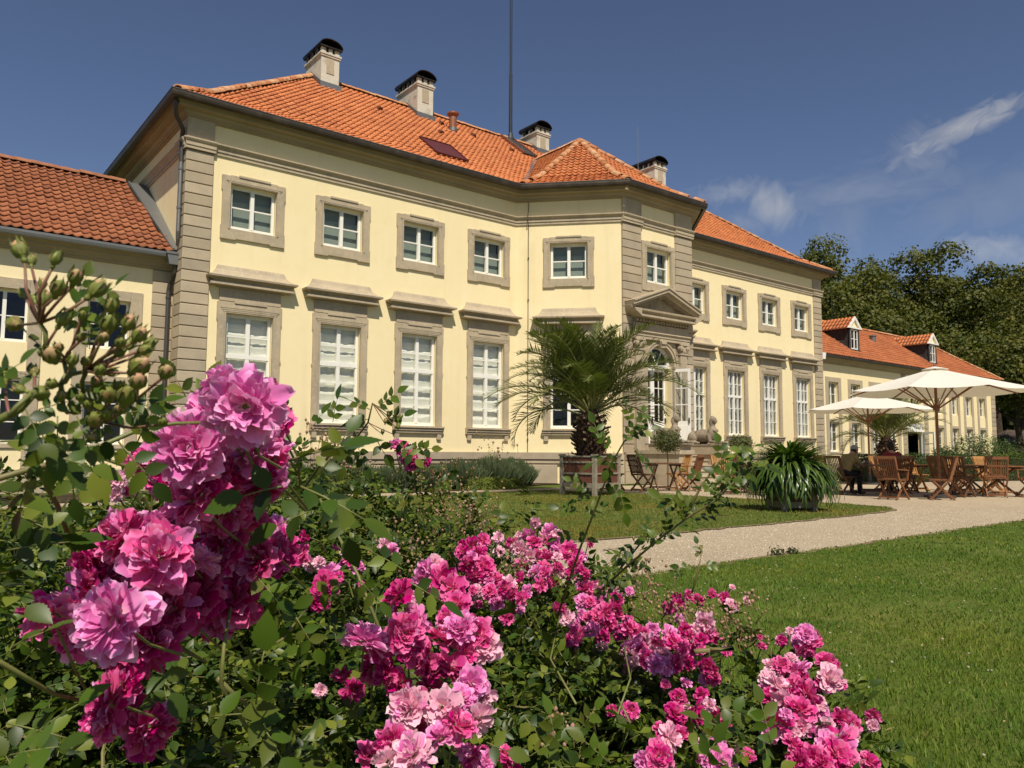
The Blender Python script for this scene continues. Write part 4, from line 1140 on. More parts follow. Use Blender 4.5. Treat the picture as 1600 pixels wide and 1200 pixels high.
# wing door: white lintel, one leaf folded back, dark inside
mb = MB(); mb.box(-1.0, 1.0, .02, .10, 2.30, 2.74); mb.box(-1.0, -.92, .05, .14, .35, 2.3); mb.box(.92, 1.0, .05, .14, .35, 2.3)
dr = link('door_frame', mb.mesh('door_frame', M['white']), wingR, mw=wl.at(46.0 - XR, 0, 0, wingR))
lf = MB(); lf.box(0, .85, 0, .05, .37, .62); lf.box(0, .10, 0, .05, .62, 2.3); lf.box(.75, .85, 0, .05, .62, 2.3); lf.box(.1, .75, 0, .05, 2.2, 2.3)
for z in (1.05, 1.62): lf.box(.1, .75, .01, .04, z - .02, z + .02)
dl = link('door_leaf', lf.mesh('door_leaf', M['white']), dr, mw=Matrix.Translation((.92, .02, 0)) @ Matrix.Rotation(R(-115), 4, 'Z'))
def dormer(dx):
    mb = MB(); zb = EZ + WM * (DYF - (WY - WE)); yb = 3.9
    zbk = DZT
    # slate cheeks
    ytop = (WY - WE) + (DZT - EZ) / WM
    dm = wpart('dormer', MB().box(dx - DHW + .001, dx + DHW - .001, DYF + .2, DYF + .9, zb + .1, DZT - .02).mesh('dormer_core', M['dark']), wingR)
    for s in (-1, 1):
        x = dx + s * DHW; x2 = dx + s * (DHW - .04)
        vs = [(xx, yy, zz) for xx in (x, x2) for yy, zz in ((DYF, zb - .05), (ytop, DZT), (DYF, DZT))]
        link('slate_cheek', MB().add(vs, [(0, 1, 2), (5, 4, 3), (0, 3, 4, 1), (1, 4, 5, 2), (2, 5, 3, 0)]).mesh('slate_cheek', M['slate']), dm)
    mb = MB(); mb.box(dx - DHW, dx - .36, DYF - .03, DYF + .05, zb - .06, DZT); mb.box(dx + .36, dx + DHW, DYF - .03, DYF + .05, zb - .06, DZT); mb.box(dx - .36, dx + .36, DYF - .03, DYF + .05, DZT - .10, DZT); mb.box(dx - DHW, dx + DHW, DYF - .04, DYF + .05, zb - .10, zb + .04)
    link('dormer_front', mb.mesh('dormer_front', M['slate']), dm)
    fr_ = bars([(0, .06)], [((zb + DZT) / 2, .03)], -.36, .36, zb + .04, DZT - .10, .05, .03, -.02, .03).mesh('dormer_window', M['white'])
    w = link('dormer_window', fr_, dm, loc=(dx, DYF, 0))
    link('dormer_room', MB().box(dx - .36, dx + .36, DYF + .12, DYF + .14, zb, DZT - .1).mesh('dormer_room', M['dark']), dm)
    # gable: white bargeboards round a cream field
    az = 8.36; gw = DHW + .20
    mb = MB(); mb.prism([(dx - DHW, DZT), (dx + DHW, DZT), (dx, az - .17)], DYF - .02, DYF + .04)
    link('gable_field', mb.mesh('gable_field', M['stucco']), dm)
    mb = MB()
    for s in (-1, 1): mb.prism([(dx + s * gw, DZT - .06), (dx + s * (gw - .20), DZT - .06), (dx, az - .17), (dx, az)], DYF - .12, DYF - .03)
    mb.box(dx - gw + .16, dx + gw - .16, DYF - .11, DYF - .02, DZT - .06, DZT + .015)
    link('bargeboard', mb.mesh('bargeboard', M['white']), dm)
    # tiled saddle roof
    sl = (az - (DZT - .06)) / gw
    ang = math.atan(sl); LL = gw / math.cos(ang)
    V = []; Fq = []; cnt = 0
    for s in (-1, 1):
        u = np.array([0, -s * 1.0, 0]); upv = np.array([-s * math.cos(ang), 0, math.sin(ang)]); nn = np.cross(u, upv)
        nrow = 3
        for r_ in range(nrow):
            for c_ in range(15):
                yy = DYF - .10 + TW * (c_ + .5)
                base_ = np.array([dx + s * gw, yy, DZT - .05]) + upv * (r_ * LL / nrow)
                if base_[2] < EZ + WM * (yy - (WY - WE)) - .05: continue
                V.append(TV[:, 0:1] * u + TV[:, 1:2] * .86 * upv + TV[:, 2:3] * nn + base_); Fq.append(TF + cnt * len(TV)); cnt += 1
        mbq = MB()
    link('dormer_tiles', npmesh('dormer_tiles', np.concatenate(V), np.concatenate(Fq), M['tile']), dm, kind='stuff')
    mb = MB(); ye = (WY - WE) + (az - EZ) / WM
    for s in (-1, 1): mb.quad((dx + s * gw, DYF - .1, DZT - .07), (dx, DYF - .1, az - .03), (dx, ye, az - .03), (dx + s * gw, ye, DZT - .07))
    link('dormer_underlay', mb.mesh('dormer_underlay', M['deck']), dm)
    mb = MB()
    for s in (-1, 1): mb.beam((dx + s * (DHW + .03), DYF - .05, zb), (dx + s * (DHW + .03), (WY - WE) + (DZT - EZ) / WM, DZT + .03), .12, .03)
    link('dormer_flashing', mb.mesh('dormer_flashing', M['zinc']), dm)
    for y in (DYF,): pass
dormer(D1X); dormer(D2X)
mb = MB(); mb.lathe([(.17, -.3), (.17, .28), (.21, .30), (.21, .36)], 14, (45.2, 2.7, float(zw(2.7 - WY + WE))))
wpart('roof_vent', mb.mesh('roof_vent', M['zinc']), wingR)
for q in (.0, 1.4):
    wpart('antenna', MB().tube([(40.9 + q, 3.6, 8.2), (40.9 + q, 3.6, 11.6 - q * .6)], .02, 5).mesh('antenna', M['mast']), wingR)
# ================================================================== ground
M['soil'] = mat('garden_soil', (.060, .042, .026), .95, .1, noise=[(3, (.035, .024, .015), .4, .6)], bump=(20, .8, .03), fine=(40, .2))
M['turf'] = mat('turf_ground', (.072, .105, .016), .95, .1, noise=[(.6, (.14, .145, .035), .45, .68), (5, (.065, .10, .016), .45, .7)], bump=(30, .6, .02), fine=(60, .2))
M['turf_far'] = mat('lawn_ground', (.080, .110, .018), .95, .1, noise=[(.12, (.09, .10, .02), .45, .68)], fine=(8, .15))
M['gravel'] = mat('fine_gravel', (.50, .405, .275), .95, .15, noise=[(.35, (.44, .35, .235), .42, .66), (4, (.53, .43, .30), .45, .7), (28, (.33, .265, .18), .50, .68), (55, (.66, .56, .41), .55, .70)], bump=(60, 1.0, .03), fine=(90, .22))
def sheet(name, poly, z, mt, grid=None, **k):
    mb = MB(); mb.add([(x, y, z) for x, y in poly], [tuple(range(len(poly)))])
    o = link(name, mb.mesh(name, M[mt]), None, **k); o['kind'] = 'structure'; return o
def smooth_poly(pts, amp=.03, step=.35, seed=0, closed=True):
    rg = random.Random(seed); out = []
    n = len(pts)
    for i in range(n):
        a, b = Vector(pts[i]), Vector(pts[(i + 1) % n]); L = (b - a).length; m_ = max(1, min(120, int(L / step)))
        nn = Vector((-(b - a).y, (b - a).x)) / max(L, 1e-6)
        for j in range(m_):
            w = amp * (rg.random() - .5) * 2 * (0 if j == 0 else 1)
            p = a + (b - a) * (j / m_) + nn * w; out.append((p.x, p.y))
    return out
# the land, out to the horizon
sheet('ground', [(-600, -600), (900, -600), (900, 900), (-600, 900)], -.012, 'turf_far')
GRAVEL = [(-12, -15.52), (3.0, -15.62), (8.2, -15.50), (14, -15.38), (34, -15.1), (62, -15), (62, -4.6), (24.6, -3.6), (15.2, -3.3), (-12, -3.3)]
sheet('gravel_path', GRAVEL, -.004, 'gravel')
MIDLAWN = [(-12, -4.45), (10, -4.50), (13.7, -4.30), (14.25, -5.8), (14.75, -7.7), (14.85, -9.8), (14.98, -10.9), (15.05, -11.9), (14.75, -12.8), (14.05, -13.22), (12.3, -13.42), (9.5, -13.52), (6.0, -13.55), (-12, -13.45)]
mid_edge = smooth_poly(MIDLAWN, .055, .22, 1)
sheet('lawn', mid_edge, .004, 'turf')
NEARLAWN = [(-12, -15.60), (3.0, -15.68), (5.6, -15.66), (8.2, -15.53), (10.6, -15.28), (14.0, -15.36), (34, -15.2), (60, -60), (-40, -60), (-40, -15.6)]
NEARLAWN = [(-12, -15.62), (3.0, -15.66), (8.2, -15.56), (14.0, -15.40), (34, -15.2), (60, -60), (-40, -60), (-40, -15.6)]
near_edge = smooth_poly(NEARLAWN, .055, .22, 2)
sheet('lawn', near_edge, .004, 'turf')
sheet('flower_bed', smooth_poly([(-4, -3.35), (13.4, -3.35), (14.6, -2.3), (15.9, -1.6), (17.2, -1.6), (15.85, -.1), (-4, -.1)], .05, .4, 3), .008, 'soil')
sheet('flower_bed', smooth_poly([(-3.0, -18.9), (-1.2, -18.95), (.6, -18.6), (2.0, -18.25), (2.5, -17.4), (1.9, -16.5), (.6, -15.95), (-3.0, -15.9)], .04, .3, 4), .008, 'soil')
sheet('flower_bed', smooth_poly([(22.2, -3.3), (34, -3.5), (36, -3.5), (36, .7), (24.2, -.1), (22.2, -2.4)], .05, .5, 5), .008, 'soil')
# thin edging of bare earth where turf meets gravel
def edge_strip(name, pts, w, z, h, mt):
    mb = MB(); P = [Vector((*p, 0)) for p in pts]
    for a, b in zip(P[:-1], P[1:]):
        d = (b - a).normalized(); n = Vector((-d.y, d.x, 0)) * w / 2
        mb.add([a + n + Vector((0, 0, z)), a - n + Vector((0, 0, z)), b - n + Vector((0, 0, z)), b + n + Vector((0, 0, z)), a + n + Vector((0, 0, z - h)), a - n + Vector((0, 0, z - h)), b - n + Vector((0, 0, z - h)), b + n + Vector((0, 0, z - h))],
               [(0, 1, 2, 3), (0, 4, 5, 1), (3, 2, 6, 7)])
    o = link(name, mb.mesh(name, M[mt])); o['kind'] = 'structure'; return o
M['edge'] = mat('worn_turf_edge', (.24, .185, .105), .95, .1, noise=(6, (.16, .12, .065), .4, .6), fine=(30, .2))
k0 = [p for p in mid_edge if -13.7 < p[1] < -12.0 and p[0] > 2]
edge_strip('turf_edge', sorted(k0, key=lambda p: p[0])[::-1], .09, .007, .012, 'edge')
edge_strip('turf_edge', sorted([p for p in near_edge if p[1] > -15.8 and 2 < p[0] < 30], key=lambda p: p[0]), .07, .007, .012, 'edge')

# ---- grass blades
M['grass'] = mat('grass_blade', (1, 1, 1), .65, .25, noise=[(.55, (1.45, 1.08, .95), .46, .66), (1.7, (.68, .80, .72), .46, .64), (5, (1.3, 1.1, 1.0), .55, .75)],
                 var=[(.125, .220, .024), (.152, .248, .028), (.10, .178, .020), (.195, .252, .044), (.13, .215, .024), (.26, .25, .08)], trans=.35, extra=(1.2, 1.35, .5))
M['grass_dry'] = mat('dry_grass_blade', (1, 1, 1), .7, .2, noise=[(.5, (1.5, 1.0, .9), .44, .62), (2.4, (.75, .86, .8), .45, .65)],
                 var=[(.165, .20, .035), (.20, .215, .045), (.12, .165, .026), (.24, .225, .07), (.15, .19, .032), (.29, .235, .10)], trans=.3, extra=(1.2, 1.3, .5))
def in_poly(P, poly):
    x, y = P[:, 0], P[:, 1]; ins = np.zeros(len(P), bool); n = len(poly); j = n - 1
    for i in range(n):
        xi, yi = poly[i]; xj, yj = poly[j]
        c = ((yi > y) != (yj > y)) & (x < (xj - xi) * (y - yi) / (yj - yi + 1e-12) + xi)
        ins ^= c; j = i
    return ins
def grass(name, poly, r0, r1, dens, h, w, mt, label_az=(-.62, .62), seed=1, lean=1.0, zbase=.004):
    """blades spread over a lawn within a fan of ground before the viewer"""
    rg = np.random.default_rng(seed)
    A = (label_az[1] - label_az[0]) / 2 * (r1 * r1 - r0 * r0); N = int(A * dens)
    r = np.sqrt(rg.uniform(r0 * r0, r1 * r1, N)); a = YAW + rg.uniform(label_az[0], label_az[1], N)
    P = np.stack([CAM[0] + r * np.sin(a), CAM[1] + r * np.cos(a)], 1)
    P = P[in_poly(P, poly)]; N = len(P)
    cl = .75 + .5 * np.sin(P[:, 0] * 2.3 + 1.7 * np.sin(P[:, 1] * 1.9)) * np.sin(P[:, 1] * 3.1 + P[:, 0]) * .5
    hh = h * rg.uniform(.45, 1.15, N) * cl; ww = w * rg.uniform(.6, 1.3, N)
    th = rg.uniform(0, 2 * PI, N); ld = rg.uniform(0, 2 * PI, N); ln = rg.uniform(.1, 1, N) * lean * hh
    wx, wy = np.cos(th) * ww / 2, np.sin(th) * ww / 2
    lx, ly = np.cos(ld) * ln, np.sin(ld) * ln
    Z = np.full(N, zbase)
    v0 = np.stack([P[:, 0] - wx, P[:, 1] - wy, Z], 1); v1 = np.stack([P[:, 0] + wx, P[:, 1] + wy, Z], 1)
    v2 = np.stack([P[:, 0] + wx * .8 + lx * .4, P[:, 1] + wy * .8 + ly * .4, Z + hh * .6], 1)
    v3 = np.stack([P[:, 0] - wx * .8 + lx * .4, P[:, 1] - wy * .8 + ly * .4, Z + hh * .6], 1)
    v4 = np.stack([P[:, 0] + lx, P[:, 1] + ly, Z + hh], 1)
    V = np.stack([v0, v1, v2, v3, v4], 1).reshape(-1, 3)
    b = np.arange(N)[:, None] * 5
    F = np.concatenate([b + [0, 1, 2], b + [0, 2, 3], b + [3, 2, 4]])
    o = link(name, npmesh(name, V, F, M[mt])); o['kind'] = 'stuff'
    o['label'] = name.replace('_', ' ') + ' of the lawn'; return o
NLP = [(-12, -15.60), (3.0, -15.64), (8.2, -15.52), (14.0, -15.37), (34, -15.15), (60, -60), (-40, -60), (-40, -15.6)]
grass('grass', NLP, 1.9, 5.0, 6500, .036, .0042, 'grass', (-.2, .82), 1)
grass('grass', NLP, 5.0, 9.0, 2000, .034, .007, 'grass', (-.4, .82), 2)
grass('grass', NLP, 9.0, 24.0, 420, .036, .014, 'grass', (.1, .85), 3)
grass('grass', MIDLAWN, 6.0, 12.0, 1300, .035, .008, 'grass_dry', (-.7, .6), 4)
grass('grass', MIDLAWN, 12.0, 22.0, 520, .036, .013, 'grass_dry', (-.6, .6), 5)
# white clover heads and small dry leaves
M['clover'] = mat('clover_head', (.42, .40, .28), .8, .2, fine=(60, .2), trans=.2)
rg = np.random.default_rng(5); V = []; F = []; n = 0
ico = bmesh.new(); bmesh.ops.create_icosphere(ico, subdivisions=1, radius=1)
IV = np.array([v.co[:] for v in ico.verts]); IF = np.array([[v.index for v in f.verts] for f in ico.faces]); ico.free()
for i in range(420):
    r = math.sqrt(rg.uniform(2.2 ** 2, 9.5 ** 2)); a = YAW + rg.uniform(.0, .62)
    p = np.array([CAM[0] + r * math.sin(a), CAM[1] + r * math.cos(a), rg.uniform(.025, .055)])
    if p[1] > -15.8: continue
    if math.sin(p[0] * 1.1 + 2) * math.sin(p[1] * 1.6 + p[0] * .5) < rg.uniform(-.9, .6): continue
    s = rg.uniform(.004, .0075)
    V.append(IV * s * np.array([1, 1, .8]) * rg.uniform(.85, 1.15, IV.shape) + p); F.append(IF + n * len(IV)); n += 1
o = link('clover_flowers', npmesh('clover_flowers', np.concatenate(V), np.concatenate(F), M['clover'])); o['kind'] = 'stuff'
V = []; F = []; n = 0
for i in range(150):
    r = math.sqrt(rg.uniform(2.2 ** 2, 10 ** 2)); a = YAW + rg.uniform(.0, .62)
    p = np.array([CAM[0] + r * math.sin(a), CAM[1] + r * math.cos(a), rg.uniform(.02, .045)])
    if p[1] > -15.7: continue
    t = rg.uniform(0, 6.28); s = rg.uniform(.008, .02)
    q = np.array([[-1, 0, 0], [0, -.4, .2], [1, 0, .1], [0, .4, .15]]) * s
    c_, s_ = math.cos(t), math.sin(t); q = np.stack([q[:, 0] * c_ - q[:, 1] * s_, q[:, 0] * s_ + q[:, 1] * c_, q[:, 2] + rg.uniform(-.3, .3) * q[:, 0]], 1)
    V.append(q + p); F.append(np.array([[0, 1, 2, 3]]) + n * 4); n += 1
M['dry_leaf'] = mat('dry_leaf', (.34, .24, .10), .8, .2, fine=(30, .3))
o = link('fallen_leaves', npmesh('fallen_leaves', np.concatenate(V), np.concatenate(F), M['dry_leaf'])); o['kind'] = 'stuff'

# loose pebbles on the near stretch of the path
M['pebble'] = mat('pebble', (1, 1, 1), .85, .2, var=[(.52, .43, .31), (.40, .33, .24), (.60, .52, .40), (.30, .25, .19), (.48, .38, .26)])
rg = np.random.default_rng(9); n = 26000
r = rg.uniform(4.2, 17, n); a = YAW + rg.uniform(-.35, .62, n)
P = np.stack([CAM[0] + r * np.sin(a), CAM[1] + r * np.cos(a)], 1)
P = P[in_poly(P, GRAVEL) & ~in_poly(P, MIDLAWN) & (P[:, 1] > -15.5)]; n = len(P)
th = rg.uniform(0, 6.28, n); s = rg.uniform(.004, .012, n); hh = s * rg.uniform(.5, .9, n)
V = np.stack([np.stack([P[:, 0] + s * np.cos(th + k * 2.094), P[:, 1] + s * np.sin(th + k * 2.094) * .8, np.full(n, -.004)], 1) for k in range(3)] + [np.stack([P[:, 0], P[:, 1], hh], 1)], 1).reshape(-1, 3)
b = np.arange(n)[:, None] * 4
o = link('gravel_stones', npmesh('gravel_stones', V, np.concatenate([b + [0, 1, 3], b + [1, 2, 3], b + [2, 0, 3]]), M['pebble'])); o['kind'] = 'stuff'
# ================================================================== garden steps, sphinxes
stairs = thing('garden_stairs', 'sandstone garden steps between two low walls below the pedimented door', 'stairs', (XC, -3.8, 0))
FL = .625
mb = MB(); mb.box(XC - FL - .004, XC + FL + .004, -3.42, -P_D - .10, 0, 1.045)
wpart('landing_core', mb.mesh('landing_core', M['stone']), stairs)
mb = MB(); mb.cbox(XC - FL, XC + FL, -3.48, -P_D - .09, 1.05, 1.10, .006)
wpart('landing_slab', mb.mesh('landing_slab', M['stone']), stairs)
for i in range(7):
    z1 = 1.10 - .155 * (i + 1) ; y1 = -3.42 - .31 * i; wide = FL - .003 if y1 > -4.6 else FL + .55
    if z1 < .01: break
    mb = MB(); mb.box(XC - wide, XC + wide, y1 - .31, y1 - .0015, 0, z1 - .05); mb.cbox(XC - wide - .003, XC + wide + .003, y1 - .345, y1 - .002, z1 - .048, z1, .008)
    wpart('step', mb.mesh('step', M['stone_var']), stairs)
for s in (-1, 1):
    xa, xb = sorted((XC + s * (FL + .006), XC + s * (FL + .62)))
    nb = 3
    for k in range(nb):   # courses of big blocks
        mb = MB()
        yy = [-4.42, -3.55, -P_D - .13] if k % 2 == 0 else [-4.42, -3.9, -3.2, -P_D - .13]
        for a, b in zip(yy[:-1], yy[1:]):
            st = MB().box(xa, xb, a + .004, b - .004, k * .32 + .004, (k + 1) * .32).mesh('wall_stone', M['stone_var'])
            wpart('wall_stone', st, stairs)
    mb = MB(); mb.box(xa - .05, xb + .05, -4.48, -P_D - .12, .965, 1.085)
    wpart('coping', mb.mesh('coping', M['stone']), stairs)
    mb = MB(); mb.box(xa + .04, xb - .04, -4.40, -3.15, 1.086, 1.24)
    wpart('statue_plinth', mb.mesh('statue_plinth', M['stone']), stairs)

def blob(name, parts, mt, voxel=.02, smooth=2, parent=None, mw=None):
    """one continuous skin over ellipsoids (centre, radii[, rotation]) and tapering limbs (p, r, q, r)"""
    bm = bmesh.new()
    for p in parts:
        if p[0] == 'e':
            _, c, r, *rot = p
            g = bmesh.ops.create_icosphere(bm, subdivisions=3, radius=1)['verts']
            mm = Matrix.Translation(c) @ (Euler(rot[0]).to_matrix().to_4x4() if rot else Matrix.Identity(4)) @ Matrix.Diagonal((*r, 1))
            bmesh.ops.transform(bm, matrix=mm, verts=g)
        else:
            _, pts, rs = p
            t = MB().tube(sum([[Vector(a).lerp(Vector(b), k / 3) for k in range(3)] for a, b in zip(pts[:-1], pts[1:])], []) + [Vector(pts[-1])],
                          sum([[ra + (rb - ra) * k / 3 for k in range(3)] for ra, rb in zip(rs[:-1], rs[1:])], []) + [rs[-1]], 10)
            vs = [bm.verts.new(v) for v in t.v]
            for f in t.f:
                try: bm.faces.new([vs[i] for i in f])
                except ValueError: pass
            for c, r in ((pts[0], rs[0]), (pts[-1], rs[-1])):
                g = bmesh.ops.create_icosphere(bm, subdivisions=2, radius=r)['verts']
                bmesh.ops.translate(bm, vec=Vector(c), verts=g)
    me = bpy.data.meshes.new(name); bmesh.ops.recalc_face_normals(bm, faces=bm.faces); bm.to_mesh(me); bm.free(); me.materials.append(mt)
    tmp = bpy.data.objects.new('tmp_blob', me); COL.objects.link(tmp)
    md = tmp.modifiers.new('r', 'REMESH'); md.mode = 'VOXEL'; md.voxel_size = voxel; md.use_smooth_shade = True
    if smooth:
        sm = tmp.modifiers.new('s', 'SMOOTH'); sm.iterations = smooth; sm.factor = .5
    dg = bpy.context.evaluated_depsgraph_get()
    me2 = bpy.data.meshes.new_from_object(tmp.evaluated_get(dg)); me2.name = name
    bpy.data.objects.remove(tmp)
    return me2
# a resting sphinx: lion's body with a woman's head, looking towards -y; local origin under its chest
SPX = [('e', (0, .22, .25), (.165, .46, .20)), ('e', (0, .55, .21), (.18, .20, .19)), ('e', (0, -.12, .33), (.15, .14, .19)), ('e', (0, -.10, .27), (.15, .16, .20)),
       ('e', (0, -.14, .42), (.125, .11, .13)), ('e', (0, -.17, .56), (.050, .050, .10)), ('e', (0, -.20, .69), (.072, .088, .10)), ('e', (0, -.165, .72), (.100, .10, .095)), ('e', (0, -.09, .64), (.085, .06, .13)),
       ('e', (-.085, -.13, .60), (.028, .04, .12)), ('e', (.085, -.13, .60), (.028, .04, .12)), ('e', (0, -.29, .685), (.014, .022, .028)), ('e', (0, -.268, .625), (.03, .02, .02)), ('e', (0, -.14, .81), (.05, .05, .035)),
       ('e', (-.06, -.245, .40), (.05, .045, .05)), ('e', (.06, -.245, .40), (.05, .045, .05))]
for s in (-1, 1):
    SPX += [('t', [(s * .12, -.08, .25), (s * .13, -.14, .07), (s * .125, -.46, .045)], [.065, .055, .042]), ('e', (s * .125, -.49, .045), (.05, .07, .04)),
            ('e', (s * .14, .50, .18), (.07, .17, .15), (.4, 0, 0)), ('t', [(s * .18, .58, .06), (s * .19, .30, .045)], [.055, .045]), ('e', (s * .19, .26, .04), (.05, .07, .035))]
SPX += [('t', [(.05, .70, .12), (.16, .74, .05), (.24, .62, .04), (.26, .45, .04)], [.03, .026, .024, .03])]
spx_me = blob('sphinx_body', SPX, M['statue'], .017, 2)
base_me = MB().cbox(-.26, .26, -.60, .76, 0, .05, .008).mesh('sphinx_base', M['statue'])
for s, lab in ((-1, 'weathered stone sphinx left of the steps, half hidden behind a small round tree'), (1, 'weathered stone sphinx lying on the wall right of the garden steps')):
    t = thing('sphinx_statue', lab, 'statue', (XC + s * .94, -3.86, 1.241), 0, 'stone sphinxes flanking the garden steps')
    t.scale = (1.1, 1.1, 1.1); link('sphinx_body', spx_me, t, loc=(0, 0, .045)); link('base', base_me, t)
mb = MB(); mb.box(-.17, .17, -.11, .11, 0, .03); mb.lathe([(.10, .03), (.12, .09), (.10, .09)], 12)
tag(link('boot_scraper', mb.mesh('boot_scraper', M['black_metal']), None, loc=(XC + .34, -3.0, 1.101)), 'small black box standing on the landing before the garden door', 'boot scraper')
# ================================================================== garden furniture
M['teak'] = mat('oiled_teak', (1, 1, 1), .55, .35, noise=[(14, (.80, .74, .68), .45, .7)], var=[(.20, .082, .034), (.25, .105, .042), (.16, .066, .028)], fine=(80, .12))
M['teak_gold'] = mat('sunlit_golden_teak', (1, 1, 1), .6, .3, noise=[(14, (.85, .8, .74), .45, .7)], var=[(.42, .215, .075), (.48, .255, .09), (.36, .18, .06)], fine=(80, .1))  # lit copy of the teak: the sun's gold sits in the colour
M['teak_dark'] = mat('dark_teak', (1, 1, 1), .55, .35, noise=[(14, (.80, .74, .68), .45, .7)], var=[(.115, .055, .026), (.14, .066, .03), (.09, .042, .02)], fine=(80, .12))
M['pole_wood'] = mat('varnished_pole', (.24, .085, .032), .4, .45, noise=(10, (.17, .06, .024), .4, .7), fine=(60, .1))
M['canvas'] = mat('cream_canvas', (.80, .77, .68), .85, .1, fine=(40, .03), bump=(8, .15, .02), trans=.22, extra=(1.0, .92, .72))
M['tub_wood'] = mat('brown_tub_boards', (1, 1, 1), .6, .3, noise=(5, (.8, .76, .74), .4, .7), var=[(.135, .050, .032), (.16, .062, .038), (.115, .044, .028)], fine=(60, .15))
M['tub_frame'] = mat('grey_weathered_oak', (.30, .255, .185), .85, .2, noise=[(7, (.20, .17, .125), .42, .68)], fine=(70, .15), bump=(50, .3, .006))

def chair_parts(mt, arms=True):
    """folding slatted chair facing +y, feet at z 0"""
    P = {}
    mb = MB(); W = .23
    for x in (-W, W): mb.beam((x, .20, .44), (x, -.32, .93), .028, .045, up=(0, 1, 0))
    mb.beam((-W, -.314, .915), (W, -.314, .915), .03, .06); mb.beam((-W, .0 - .075, .52), (W, -.075, .52), .025, .035)
    P['back_frame'] = mb.mesh('back_frame', mt)
    # the back leans: uprights from (y=-.10,z=.45) to (y=-.32,z=.93)
    mb = MB()
    for x in (-W, W): pass
    P['back_frame'] = None
    mb = MB()
    for x in (-W, W): mb.beam((x, -.15, .40), (x, -.31, .915), .026, .05, up=(0, 1, 0))
    mb.beam((-W - .012, -.313, .92), (W + .012, -.313, .92), .028, .07); mb.beam((-W, -.18, .49), (W, -.18, .49), .024, .045)
    P['back_frame'] = mb.mesh('back_frame', mt)
    sl = MB()
    sl.beam((0, -.186, .50), (0, -.306, .89), .025, .012, up=(0, 1, 0)); P['back_slat'] = sl.mesh('back_slat', mt)
    mb = MB()
    for i in range(9): y = -.19 + i * .052; mb.box(-.225, .225, y - .019, y + .019, .436, .452)
    for x in (-.205, .205): mb.beam((x, -.20, .425), (x, .25, .43), .025, .032)
    P['seat'] = mb.mesh('seat', mt)
    for k, (y0, y1, x) in dict(front_leg=(.24, -.27, .235), rear_leg=(-.24, .29, .200)).items():
        for s in (-1, 1):
            mb = MB(); mb.beam((s * x, y0, .0), (s * x, y1 * .62 if k == 'rear_leg' else -.17, .43 if k == 'rear_leg' else .45), .026, .042, up=(0, 1, 0))
            P[k + ('_a' if s < 0 else '_b')] = mb.mesh('leg', mt)
    P['stretcher_a'] = MB().beam((-.235, .215, .055), (.235, .215, .055), .022, .035).mesh('stretcher', mt); P['stretcher_b'] = MB().beam((-.20, -.21, .055), (.20, -.21, .055), .022, .035).mesh('stretcher', mt)
    if arms:
        for s in (-1, 1):
            mb = MB(); mb.beam((s * .262, -.26, .665), (s * .262, .20, .640), .045, .022); mb.beam((s * .25, .16, .435), (s * .262, .17, .63), .03, .03, up=(0, 1, 0))
            P['arm' + str(s)] = mb.mesh('armrest', mt)
    return P
NM = dict(back_frame='back_frame', seat='seat', stretcher='stretcher')
def make_chair(kind, arms, label, loc, rz):
    P = chair_parts(M[kind], arms)
    t = thing('folding_chair', label, 'chair', loc, rz, 'slatted wooden folding chairs on the terrace')
    for k, me in P.items():
        if k == 'back_slat':
            for i in range(9): link('back_slat', me, t, loc=(-.188 + i * .047, 0, 0))
        elif 'leg' in k: link('leg', me, t)
        elif k.startswith('arm'): link('armrest', me, t)
        elif k.startswith('str'): link('stretcher', me, t)
        else: link(k, me, t)
    return t
protos = {}
